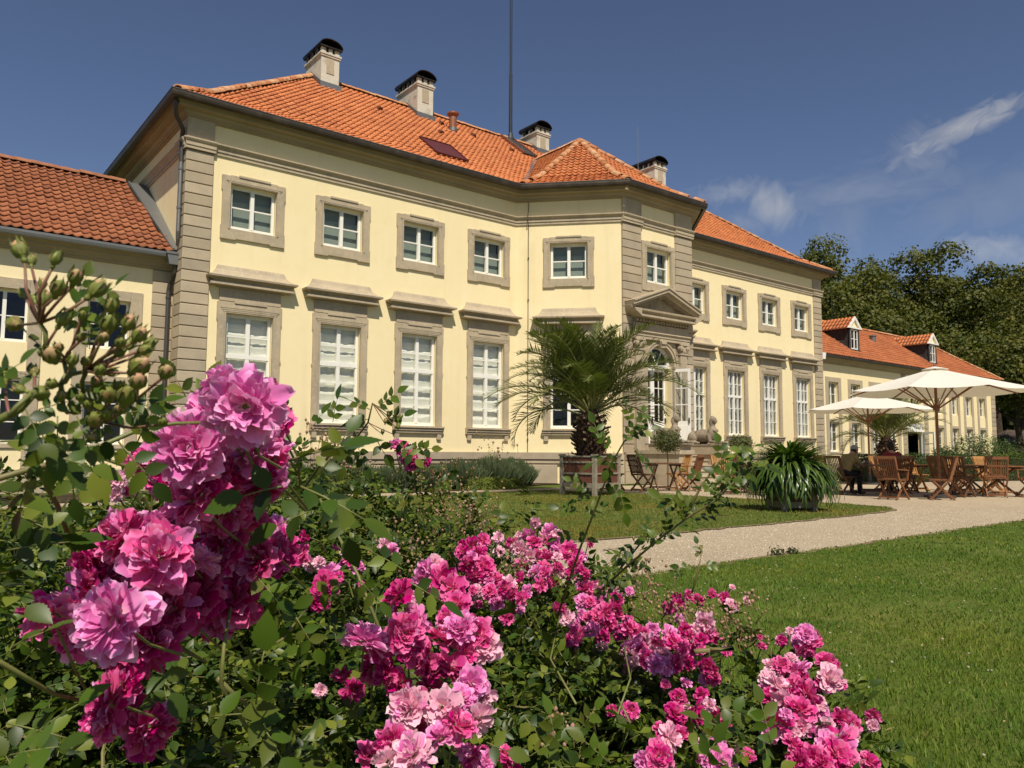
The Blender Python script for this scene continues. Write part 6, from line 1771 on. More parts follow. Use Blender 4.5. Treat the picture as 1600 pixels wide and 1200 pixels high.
# dark wood behind closing the gaps low down
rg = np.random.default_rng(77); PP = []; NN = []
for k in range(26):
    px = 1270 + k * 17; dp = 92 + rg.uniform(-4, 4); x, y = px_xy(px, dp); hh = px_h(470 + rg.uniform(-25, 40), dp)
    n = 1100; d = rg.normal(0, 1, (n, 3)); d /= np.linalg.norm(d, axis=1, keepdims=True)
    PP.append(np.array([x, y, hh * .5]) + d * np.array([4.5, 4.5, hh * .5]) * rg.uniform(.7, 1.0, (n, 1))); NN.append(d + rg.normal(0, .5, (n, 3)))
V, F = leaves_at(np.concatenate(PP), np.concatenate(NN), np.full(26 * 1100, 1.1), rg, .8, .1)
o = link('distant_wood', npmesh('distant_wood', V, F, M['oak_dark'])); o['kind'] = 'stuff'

def mound(name, label, cat, x, y, rx, ry, h, n, size, mt, seed=1, z0=0.0, group=None, style='leaf', stems=5, asp=.5, flat=1.0):
    rg = np.random.default_rng(seed)
    t = thing(name, label, cat, (x, y, z0), 0, group)
    if style == 'leaf':
        d = rg.normal(0, 1, (n, 3)); d /= np.linalg.norm(d, axis=1, keepdims=True); d[:, 2] = np.abs(d[:, 2])
        r = rg.uniform(.55, 1.0, n) * (1 + .16 * np.sin(d[:, 0] * 8 + seed) * np.sin(d[:, 1] * 7) + .1 * np.sin(d[:, 2] * 11))
        P = d * r[:, None] * np.array([rx, ry, h]); nr = d + rg.normal(0, .6, (n, 3)) + [0, 0, .3]
        V, F = leaves_at(P, nr, np.full(n, size), rg, asp, .1)
    else:   # upright tufts
        a = rg.uniform(0, 2 * PI, n); q = np.sqrt(rg.random(n)); bx, by = q * np.cos(a) * rx * .8, q * np.sin(a) * ry * .8
        hh = h * (1 - .45 * q ** 2) * rg.uniform(.6, 1.1, n)
        lx, ly = bx * .35 + rg.normal(0, .06, n), by * .35 + rg.normal(0, .06, n)
        th = rg.uniform(0, 2 * PI, n); w = size * rg.uniform(.6, 1.3, n); wx, wy = np.cos(th) * w / 2, np.sin(th) * w / 2
        zb = hh * rg.uniform(0, .6, n)
        v0 = np.stack([bx + lx * zb / hh - wx, by + ly * zb / hh - wy, zb], 1); v1 = np.stack([bx + lx * zb / hh + wx, by + ly * zb / hh + wy, zb], 1)
        v2 = np.stack([bx + lx + wx * .5, by + ly + wy * .5, hh], 1); v3 = np.stack([bx + lx - wx * .5, by + ly - wy * .5, hh], 1)
        V = np.stack([v0, v1, v2, v3], 1).reshape(-1, 3); b = np.arange(n)[:, None] * 4; F = np.concatenate([b + [0, 1, 2], b + [0, 2, 3]])
    link('foliage', npmesh('foliage', V, F, M[mt]), t, kind='stuff')
    mb = MB()
    for i in range(stems):
        a = 2 * PI * i / stems; mb.tube([(0, 0, -.03), (rx * .25 * math.cos(a), ry * .25 * math.sin(a), h * .35), (rx * .5 * math.cos(a), ry * .5 * math.sin(a), h * .7)], [.014, .01, .005], 5)
    link('stem', mb.mesh('stem', M['twig']), t)
    return t
# the bed before the palace
BP = [(8.6, -2.7, .8, .6, .85, 'silver', 'tuft', 'greyish tufted perennial at the left end of the bed in front of the palace'),
      (9.9, -2.5, .85, .6, .62, 'silver', 'tuft', 'grey green tuft second from the left in the palace bed'),
      (11.1, -2.4, .9, .6, .66, 'silver', 'tuft', 'grey green tuft below the third tall window'),
      (12.3, -2.2, .9, .6, .78, 'silver', 'tuft', 'bushy grey green tuft below the fourth tall window'),
      (13.6, -1.9, .9, .7, .85, 'silver', 'tuft', 'bluish grey tuft left of the yellow green mound'),
      (14.6, -1.6, .8, .6, .80, 'silver', 'tuft', 'bluish grey tuft below the window of the canted wall'),
      (12.6, -3.1, .75, .4, .36, 'lime', 'leaf', 'low yellow green mound at the front of the palace bed'),
      (13.5, -2.95, .5, .35, .30, 'lime', 'leaf', 'small lime coloured clump beside the palm tub'),
      (7.3, -2.6, .8, .6, .7, 'silver', 'tuft', 'grey tuft hidden behind the rose bushes near the palace corner')]
for i, (x, y, rx, ry, h, mt, st, lab) in enumerate(BP):
    mound('perennial_clump', lab, 'plant', x, y, rx, ry, h, 2600 if st == 'tuft' else 2200, .035 if st == 'tuft' else .05, mt, 60 + i, group='perennials in the bed before the palace', style=st)
x, y = px_xy(770, 23.2)
mound('young_shrub', 'thin pale yellow shrub against the plinth below the fourth tall window', 'shrub', x, y, .26, .26, 1.25, 620, .055, 'pale', 75, asp=.35)
# round-headed standard bushes and the thin young one
def standard(label, x, y, ztop, rad, mt, seed, n=2600, size=.055):
    rg = np.random.default_rng(seed); t = thing('standard_bush', label, 'bush', (x, y, 0), 0, 'little round-headed bushes on thin stems')
    d = rg.normal(0, 1, (n, 3)); d /= np.linalg.norm(d, axis=1, keepdims=True)
    r = rg.uniform(.5, 1.08, n) * (1 + .15 * np.sin(d[:, 0] * 9) * np.sin(d[:, 2] * 8 + seed))
    P = np.array([0, 0, ztop - rad * .85]) + d * r[:, None] * np.array([rad, rad, rad * .82])
    V, F = leaves_at(P, d + rg.normal(0, .6, (n, 3)), np.full(n, size), rg, .6, .2)
    link('crown', npmesh('crown', V, F, M[mt]), t, kind='stuff')
    mb = MB(); mb.tube([(0, 0, -.02), (.02, .01, (ztop - rad) * .6), (0, 0, ztop - rad)], [.018, .015, .012], 7)
    for i in range(6): a = i * 1.05; mb.tube([(0, 0, ztop - rad * 1.4), (rad * .6 * math.cos(a), rad * .6 * math.sin(a), ztop - rad * .8)], [.01, .004], 5)
    link('trunk', mb.mesh('trunk', M['twig']), t); return t
M['stdleaf'] = leafcol('bush_leaf', [(.10, .115, .035), (.13, .14, .05), (.075, .09, .028), (.16, .16, .07)], .25)
standard('small round bush on a thin stem in front of the left sphinx', 17.16, -5.42, 1.66, .40, 'stdleaf', 3)
standard('small round bush on a thin stem right of the right sphinx', 20.75, -5.3, 1.58, .36, 'stdleaf', 4)
x, y = px_xy(1188, 27)
mound('young_shrub', 'slender pale young shrub right of the round bush beside the right sphinx', 'shrub', x, y, .26, .26, 1.55, 620, .055, 'lime', 76, asp=.35)
for i, (px, dp, rx, h, mt, lab) in enumerate([(1160, 24.5, .9, .62, 'silver', 'grey green clump under the round bush right of the steps'), (1195, 25, .9, .66, 'lime', 'yellowish clump left of the strap-leaved plant, before the palace wall'), (1225, 26, 1.0, .7, 'shrub', 'green clump behind the strap-leaved plant'), (1145, 24, .5, .4, 'lime', 'small light clump at the foot of the right sphinx wall')]):
    x, y = px_xy(px, dp); mound('perennial_clump', lab, 'plant', x, y, rx, rx * .7, h, 2200, .05, mt, 90 + i, group='perennials in the bed right of the steps')
# clipped hedge behind the terrace
def hedge(label, a, b, h, w, seed):
    rg = np.random.default_rng(seed); a = np.array([*a, 0.]); b = np.array([*b, 0.]); L = np.linalg.norm(b - a); d = (b - a) / L; nn = np.array([-d[1], d[0], 0])
    t = thing('clipped_hedge', label, 'hedge', tuple((a + b) / 2), 0)
    n = int(L * 620)
    s = rg.uniform(-L / 2, L / 2, n); side = rg.integers(0, 3, n)
    u = rg.uniform(-w / 2, w / 2, n); z = rg.uniform(.05, h, n)
    lump = .04 * np.sin(s * 2.1) + .03 * np.sin(s * 5.3)
    P = d * s[:, None] + nn * np.where(side == 0, u, np.where(side == 1, -w / 2, w / 2))[:, None] + np.array([0, 0, 1]) * np.where(side == 0, h + lump, z)[:, None]
    P += rg.normal(0, .03, (n, 3)); nr = np.where((side == 0)[:, None], [0, 0, 1.], nn * np.where(side == 1, -1, 1)[:, None]) + rg.normal(0, .6, (n, 3))
    V, F = leaves_at(P, nr, np.full(n, .075), rg, .65, .1)
    link('foliage', npmesh('foliage', V, F, M['hedge']), t, kind='stuff')
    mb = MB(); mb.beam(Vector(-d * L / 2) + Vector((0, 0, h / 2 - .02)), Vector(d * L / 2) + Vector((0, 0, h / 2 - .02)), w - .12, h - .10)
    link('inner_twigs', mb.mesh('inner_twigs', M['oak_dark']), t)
hedge('long low clipped hedge behind the terrace chairs, under the parasols', px_xy(1322, 27.5), px_xy(1640, 32), .93, .7, 5)
x, y = px_xy(1532, 46)
for i, (px, dp, rx, h, lab) in enumerate([(1525, 45, 1.5, 2.35, 'loose green shrub at the end of the side wing, left one'), (1558, 47, 1.35, 2.2, 'loose green shrub at the end of the side wing, right one'), (1580, 44, 1.1, 1.2, 'low yellowish shrub before the garden wall at the right edge'), (1478, 38, .7, 1.5, 'leafy green shrub just right of the big parasol pole'), (1602, 46, 1.2, 1.5, 'shrub cut by the right edge of the picture')]):
    x, y = px_xy(px, dp); mound('garden_shrub', lab, 'shrub', x, y, rx, rx, h, 3800, .12, 'shrub' if i != 2 else 'lime', 110 + i, group='loose shrubs by the end of the side wing')
# yuccas with cream flower spikes
def yucca(label, px, dp, h):
    x, y = px_xy(px, dp); t = thing('yucca', label, 'plant', (x, y, 0), 0, 'flowering yuccas behind the hedge'); rg = np.random.default_rng(int(px))
    mb = MB(); mb.tube([(0, 0, 0), (0, 0, h)], [.03, .015], 6); link('flower_stalk', mb.mesh('flower_stalk', M['stem']), t)
    V = []; F = []
    for i in range(150 if px > 1520 else 90):
        z = h * rg.uniform(.52, 1.0); r = .20 * math.sin(PI * min(1, (1.02 - z / h) / .5)) ** .6 * rg.uniform(.4, 1); a = rg.uniform(0, 6.28)
        V.append(IV * .045 * np.array([1, 1, 1.3]) + [r * math.cos(a), r * math.sin(a), z]); F.append(IF + i * len(IV))
    link('flower_bells', npmesh('flower_bells', np.concatenate(V), np.concatenate(F), M['cream']), t, kind='stuff')
    for i in range(40):
        a = i * 2.4; mm = Matrix.Rotation(a, 4, 'Z') @ Matrix.Rotation(-R(75 - i * 1.2), 4, 'Y'); link('leaf', ks[0], t, mw=mm @ Matrix.Scale(1.1, 4))
yucca('flowering yucca with a cream spike, the left and wider one behind the hedge', 1503, 33, 1.75)
yucca('flowering yucca with a slim cream spike, the right one behind the hedge', 1544, 34, 1.72)
# low garden building at the right edge
x, y = px_xy(1612, 62)
sh = thing('garden_building', 'low building with a brown roof and pale wall at the right edge, behind the shrubs', 'building', (x, y, 0))
link('wall', MB().box(-4, 4, -2.2, 2.2, 0, 1.6).mesh('wall', M['stone']), sh, rot=(0, 0, -.6))
M['brown_roof'] = mat('brown_roof', (.085, .062, .05), .9, .2, noise=(2, (.06, .045, .035), .4, .6))
link('roof', MB().add([(-4.3, -2.5, 1.55), (4.3, -2.5, 1.55), (4.3, 2.5, 1.55), (-4.3, 2.5, 1.55), (-2, 0, 3.0), (2, 0, 3.0)], [(0, 1, 5, 4), (1, 2, 5), (2, 3, 4, 5), (3, 0, 4), (3, 2, 1, 0)]).mesh('roof', M['brown_roof']), sh, rot=(0, 0, -.6))
# weeds at the path edge
for i, (px, py) in enumerate([(1213, 868), (1238, 866)]):
    g = ground_at(px, py)
    mound('weed_tuft', ['dark weed tuft at the lawn edge beside the path, left one', 'small weed tuft at the lawn edge beside the path, right one'][i], 'weed', g[0], g[1], .10 - .02 * i, .08, .09 - .02 * i, 70, .035, 'hedge', 130 + i, group='weeds at the path edge', stems=3)
stk = ground_at(1078, 768)
tag(link('wooden_stake', MB().box(-.02, .02, -.02, .02, 0, .17).mesh('wooden_stake', M['tub_frame']), None, loc=(float(stk[0]), float(stk[1]), 0)), 'short wooden stake in the gravel right of the small table', 'stake')
# ================================================================== the rose bushes
M['rleaf'] = mat('rose_leaf', (1, 1, 1), .42, .32, noise=[(3.0, (.80, .86, .85), .42, .62)], var=[(.026, .054, .006), (.055, .100, .010), (.016, .034, .005), (.125, .170, .016), (.030, .058, .006), (.19, .215, .026), (.026, .050, .006)], trans=.20, extra=(1.35, 1.6, .45))
M['rleaf_young'] = mat('young_rose_leaf', (1, 1, 1), .38, .35, var=[(.065, .120, .011), (.095, .155, .016), (.045, .085, .009), (.12, .14, .022)], trans=.35, extra=(1.3, 1.5, .4))
M['cane'] = mat('rose_cane', (.15, .165, .045), .5, .4, noise=(6, (.20, .13, .06), .48, .7), fine=(50, .12))
M['cane_red'] = mat('red_rose_stalk', (.21, .085, .06), .5, .4, noise=(25, (.16, .14, .05), .45, .65))
M['bud'] = mat('rose_bud', (.17, .19, .04), .5, .35, noise=(70, (.27, .15, .07), .56, .70), fine=(160, .15))
M['bud_tip'] = mat('rose_bud_tip', (.50, .27, .16), .5, .3, noise=(90, (.34, .30, .12), .45, .62))
M['spent'] = mat('spent_blossom', (1, 1, 1), .8, .2, var=[(.22, .13, .07), (.30, .19, .10), (.38, .24, .15), (.14, .10, .045), (.42, .22, .18)], fine=(60, .2))
def petal_mat(name, c, tip, base):
    """petal colour runs from its base to its rim along the petal itself"""
    mt = bpy.data.materials.new(name); mt.use_nodes = True; nt = mt.node_tree; N = nt.nodes.new; L = nt.links.new
    b = nt.nodes['Principled BSDF']; b.inputs['Roughness'].default_value = .55; b.inputs['Specular IOR Level'].default_value = .25
    at_ = N('ShaderNodeAttribute'); at_.attribute_name = 'along'
    rp = N('ShaderNodeValToRGB'); e = rp.color_ramp.elements; e[0].position = .0; e[0].color = (*base, 1); e[1].position = 1.0; e[1].color = (*tip, 1)
    m1 = e.new(.28); m1.color = (*c, 1); m2 = e.new(.82); m2.color = (*c, 1)
    L(at_.outputs['Fac'], rp.inputs[0])
    oi = N('ShaderNodeObjectInfo'); ge = N('ShaderNodeNewGeometry'); ad = N('ShaderNodeMath'); ad.operation = 'ADD'; L(oi.outputs['Random'], ad.inputs[0]); L(ge.outputs['Random Per Island'], ad.inputs[1])
    fr = N('ShaderNodeMath'); fr.operation = 'FRACT'; L(ad.outputs[0], fr.inputs[0])
    hs = N('ShaderNodeHueSaturation'); mr = N('ShaderNodeMapRange'); mr.inputs[3].default_value = .78; mr.inputs[4].default_value = 1.22; L(fr.outputs[0], mr.inputs[0]); L(mr.outputs[0], hs.inputs['Value'])
    m3 = N('ShaderNodeMapRange'); m3.inputs[3].default_value = 1.12; m3.inputs[4].default_value = .86; L(fr.outputs[0], m3.inputs[0]); L(m3.outputs[0], hs.inputs['Saturation'])
    L(rp.outputs[0], hs.inputs['Color']); L(hs.outputs[0], b.inputs['Base Color'])
    tr = N('ShaderNodeBsdfTranslucent'); L(hs.outputs[0], tr.inputs['Color']); ms = N('ShaderNodeMixShader'); ms.inputs[0].default_value = .30
    L(b.outputs[0], ms.inputs[1]); L(tr.outputs[0], ms.inputs[2]); L(ms.outputs[0], nt.nodes['Material Output'].inputs['Surface'])
    no = N('ShaderNodeTexNoise'); no.inputs['Scale'].default_value = 220; bp = N('ShaderNodeBump'); bp.inputs['Strength'].default_value = .15; bp.inputs['Distance'].default_value = .002
    tcn = N('ShaderNodeTexCoord'); L(tcn.outputs['Object'], no.inputs['Vector']); L(no.outputs['Fac'], bp.inputs['Height']); L(bp.outputs[0], b.inputs['Normal'])
    return mt
M['petal'] = petal_mat('pink_petal', (.78, .085, .335), (.87, .24, .50), (.84, .38, .42))
M['petal_deep_shaded'] = petal_mat('deep_and_shaded_pink_petal', (.62, .032, .22), (.74, .095, .34), (.62, .10, .20))  # deep pink of some blooms; for others, shade put into the colour
M['petal_pale'] = petal_mat('pale_pink_petal', (.86, .26, .60), (.90, .46, .72), (.86, .66, .62))
M['petal_white'] = petal_mat('faded_petal', (.88, .48, .62), (.90, .62, .68), (.86, .76, .60))

def petal_arrays(w, l, cup, curl, ruf, seed, nu=5, nv=5):
    """a petal standing along +z, hollow side towards -y"""
    rg = np.random.default_rng(seed); vs = []; al = []
    ph = rg.uniform(0, 6.28, 3)
    for j in range(nv + 1):
        t = j / nv; ww = w * .5 * (0.22 + .78 * math.sin(min(1.0, t * 1.22) * PI / 2) ** .8) * (1 - .42 * max(0, t - .72) / .28 * (1 if nu > 3 else .8))
        for i in range(nu + 1):
            s = -1 + 2 * i / nu; x = s * ww
            z = l * (t - (.10 * abs(s) ** 2 - .0) * (t ** 3) - .05 * (abs(s) < .15) * (t > .95))
            y = -cup * w * (1 - s * s) * math.sin(PI * min(t * .75 + .1, 1)) * -1
            y = cup * w * (math.sin(PI * t * .62)) * (1 - .55 * s * s) - curl * l * max(0, t - .55) ** 2 * -2.0
            y += ruf * w * math.sin(s * 4.2 + ph[0] + t * 2) * t * t
            z += ruf * w * .5 * math.sin(s * 5 + ph[1]) * t ** 3
            vs.append((x, y, z)); al.append(t)
    fs = [(j * (nu + 1) + i, j * (nu + 1) + i + 1, (j + 1) * (nu + 1) + i + 1, (j + 1) * (nu + 1) + i) for j in range(nv) for i in range(nu)]
    return np.array(vs), np.array(fs), np.array(al)
def petal_mesh(args, mt):
    V, F, A = petal_arrays(*args); me = npmesh('petal', V, F, mt, smooth=True)
    a = me.attributes.new('along', 'FLOAT', 'POINT'); a.data.foreach_set('value', A.astype(np.float32)); return me
def bloom_layout(rg, full=1.0, open_=1.0):
    """(azimuth, tilt from the axis, scale, base radius, height) for every petal of a full-petalled rose"""
    out = []
    rows = [(10, 104, 1.0, .14, -.02), (11, 86, .98, .14, .02), (12, 68, .94, .13, .05), (12, 52, .88, .12, .07), (11, 38, .80, .095, .09), (9, 26, .70, .07, .10), (6, 14, .58, .04, .10)]
    for (n, tilt, s, r, z) in rows:
        n = max(3, int(round(n * full)))
        o = rg.uniform(0, 6.28)
        for i in range(n):
            out.append((o + 2 * PI * i / n + rg.normal(0, .16), R(tilt * open_ + rg.normal(0, 13)), s * rg.uniform(.74, 1.14), r, z + rg.normal(0, .02), rg.normal(0, .45)))
    return out
def pmat(az, tilt, s, r, z, roll, D):
    # unit petal has length about .5 of the bloom's width
    return Matrix.Translation((r * D * math.cos(az), r * D * math.sin(az), z * D)) @ Matrix.Rotation(az - PI / 2, 4, 'Z') @ Matrix.Rotation(-tilt, 4, 'X') @ Matrix.Rotation(roll, 4, 'Z') @ Matrix.Scale(s * D, 4)
PV = [(.36, .46, .22, .22, .06, 1), (.32, .48, .30, .06, .09, 2), (.30, .42, .16, .36, .07, 3), (.40, .44, .26, .30, .10, 4), (.28, .50, .24, .14, .12, 5)]
PM = {k: [petal_mesh(a, M[k]) for a in PV] for k in ('petal', 'petal_deep_shaded', 'petal_pale', 'petal_white')}
def small_bloom_mesh(mt, seed, full, open_, nu=3, nv=3):
    rg = np.random.default_rng(seed); Vs = []; Fs = []; As = []; n = 0
    for (az, tilt, s, r, z, roll) in bloom_layout(rg, full, open_):
        a = list(PV[rg.integers(0, 5)]); a[5] = int(rg.integers(0, 99)); V, F, A = petal_arrays(*a, nu=nu, nv=nv)
        mm = np.array(pmat(az, tilt, s, r, z, roll, 1.0)); Vs.append(V @ mm[:3, :3].T + mm[:3, 3]); Fs.append(F + n); As.append(A); n += len(V)
    me = npmesh('bloom', np.concatenate(Vs), np.concatenate(Fs), M[mt], smooth=True)
    a = me.attributes.new('along', 'FLOAT', 'POINT'); a.data.foreach_set('value', np.concatenate(As).astype(np.float32)); return me
SB = {k: [small_bloom_mesh(k, i * 7 + 1, f, o_) for i, (f, o_) in enumerate([(.9, 1.0), (.75, .8), (.65, 1.05), (1.0, .9)])] for k in PM}
SB['semi'] = []
calyx = MB().lathe([(.004, -.12), (.05, -.10), (.075, -.04), (.06, .03), (.03, .05)], 10)
CALYX = calyx.mesh('calyx', M['bud'])

# leaflet outline with a saw edge, folded at the midrib
def leaflet(L, w, nt_=8, saw=.16, fold=.16, bend=.14):
    mid = []; le = []; ri = []
    for i in range(nt_ + 1):
        t = i / nt_; ww = 0
        z = -bend * L * t * t
        mid.append((L * t, 0, z))
    vs = list(mid); fs = []
    for s in (1, -1):
        edge = []
        for i in range(nt_):
            t = i / nt_; t2 = (i + .80) / nt_
            wa = w / 2 * (max(0, math.sin(PI * min(1, t) ** .76)) ** 1.05); wb = w / 2 * (max(0, math.sin(PI * min(1, t2) ** .76)) ** 1.05) * (1 + saw)
            edge.append((len(vs))); vs.append((L * t, s * wa, -bend * L * t * t + fold * wa))
            edge.append((len(vs))); vs.append((L * t2, s * wb, -bend * L * t2 * t2 + fold * wb))
        for i in range(nt_):
            a, b = edge[2 * i], edge[2 * i + 1]; c = edge[2 * i + 2] if i < nt_ - 1 else mid.index(mid[-1])
            f = [i, a, b, c, i + 1] if c != i + 1 else [i, a, b, i + 1]
            fs.append(tuple(f) if s < 0 else tuple(f[::-1]))
    return vs, fs
def leaf_lo(L, w):
    vs = [(0, 0, 0), (L * .32, 0, -.01 * L), (L * .68, 0, -.05 * L), (L, 0, -.14 * L), (L * .28, w * .48, .06 * L), (L * .66, w * .40, .0), (L * .28, -w * .48, .06 * L), (L * .66, -w * .40, .0)]
    fs = [(0, 1, 4), (1, 5, 4), (1, 2, 5), (2, 3, 5), (0, 6, 1), (1, 6, 7), (1, 7, 2), (2, 7, 3)]
    return vs, fs
def compound(nl, L, w, hi, seed, mt):
    """a rose leaf: leaflets in pairs along a stalk and one at the tip; unit is metres"""
    rg = random.Random(seed); mb = MB(); gap = L * .62; nn = nl // 2; tot = gap * nn + L * .35
    st = [(t * tot, 0, -.10 * tot * t * t) for t in (0, .35, .7, 1)]
    if hi: mb.tube([Vector(p) for p in st], [.0012, .0010, .0009, .0007], 4, 1)
    else: mb.tube([Vector(st[0]), Vector(st[-1])], [.0013, .0008], 3, 1, cap=False)
    def put(x, ang, sc):
        vs, fs = leaflet(L * sc, w * sc) if hi else leaf_lo(L * sc, w * sc)
        tt = x / tot; mm = Matrix.Translation((x, 0, -.10 * tot * tt * tt)) @ Matrix.Rotation(ang, 4, 'Z') @ Matrix.Rotation(rg.gauss(0, .25), 4, 'X') @ Matrix.Rotation(rg.gauss(.05, .18), 4, 'Y')
        mb.add([mm @ Vector(v) for v in vs], fs, 0)
    for k in range(nn):
        for s in (-1, 1): put(L * .35 + gap * k, s * R(62 + rg.uniform(-10, 10)), (.80 + .12 * k) * rg.uniform(.9, 1.1))
    put(tot, rg.gauss(0, .08), 1.12)
    return mb
HI = [compound(5, .034, .019, True, 1, 0), compound(5, .032, .020, True, 2, 0), compound(7, .029, .016, True, 3, 0), compound(5, .038, .020, True, 4, 0), compound(3, .038, .021, True, 5, 0)]
HIM = [m_.mesh('leaf', [M['rleaf'], M['cane']], smooth=True) for m_ in HI]
HIY = [m_.mesh('leaf', [M['rleaf_young'], M['cane']], smooth=True) for m_ in HI]
def tri_arrays(mb):
    V = np.array([tuple(v) for v in mb.v]); F = []; MI = []
    for f, mi in zip(mb.f, mb.m):
        for k in range(1, len(f) - 1): F.append((f[0], f[k], f[k + 1])); MI.append(mi)
    return V, np.array(F), np.array(MI)
LO = [tri_arrays(compound(5, .033, .019, False, 11, 0)), tri_arrays(compound(5, .031, .018, False, 12, 0)), tri_arrays(compound(7, .028, .015, False, 13, 0))]

# ---- where the bushes stand: (right of the view axis, ahead of the camera, radii, height)
def vw(r, f, z=0.0):
    hf = np.array([math.sin(YAW), math.cos(YAW), 0]); hr = np.array([math.cos(YAW), -math.sin(YAW), 0])
    p = np.array([CAM[0], CAM[1], 0]) + hf * f + hr * r; return np.array([p[0], p[1], z])
BUSH = [ # label, mounds
    ('rose bush at the left edge with the largest pink blooms leaning out of it', [(-1.12, 1.75, .70, .60, .86), (-.66, 1.30, .42, .30, .58), (-.95, 2.5, .75, .6, .93), (-1.7, 2.3, .6, .6, 1.0)]),
    ('rose bush behind, reaching the highest, before the grey green palace bed', [(-.52, 3.05, .55, .60, .92), (-.15, 3.1, .40, .45, .80), (-1.05, 3.4, .6, .6, .96)]),
    ('rose bush in the middle foreground with a hanging cluster of ruffled blooms', [(-.24, 1.75, .40, .42, .63), (-.30, 1.28, .34, .28, .50), (-.30, 2.4, .48, .42, .76)]),
    ('rose bush right of the middle, topped by many small blooms beside the lawn strip', [(.12, 2.55, .40, .42, .70), (.10, 1.95, .34, .36, .56), (.30, 2.10, .32, .34, .52)]),
    ('lowest rose bush, spilling onto the lawn at the right', [(.58, 2.20, .40, .42, .50), (.70, 1.90, .28, .30, .36), (.36, 1.62, .34, .30, .42), (.85, 2.02, .16, .20, .26)]),
]
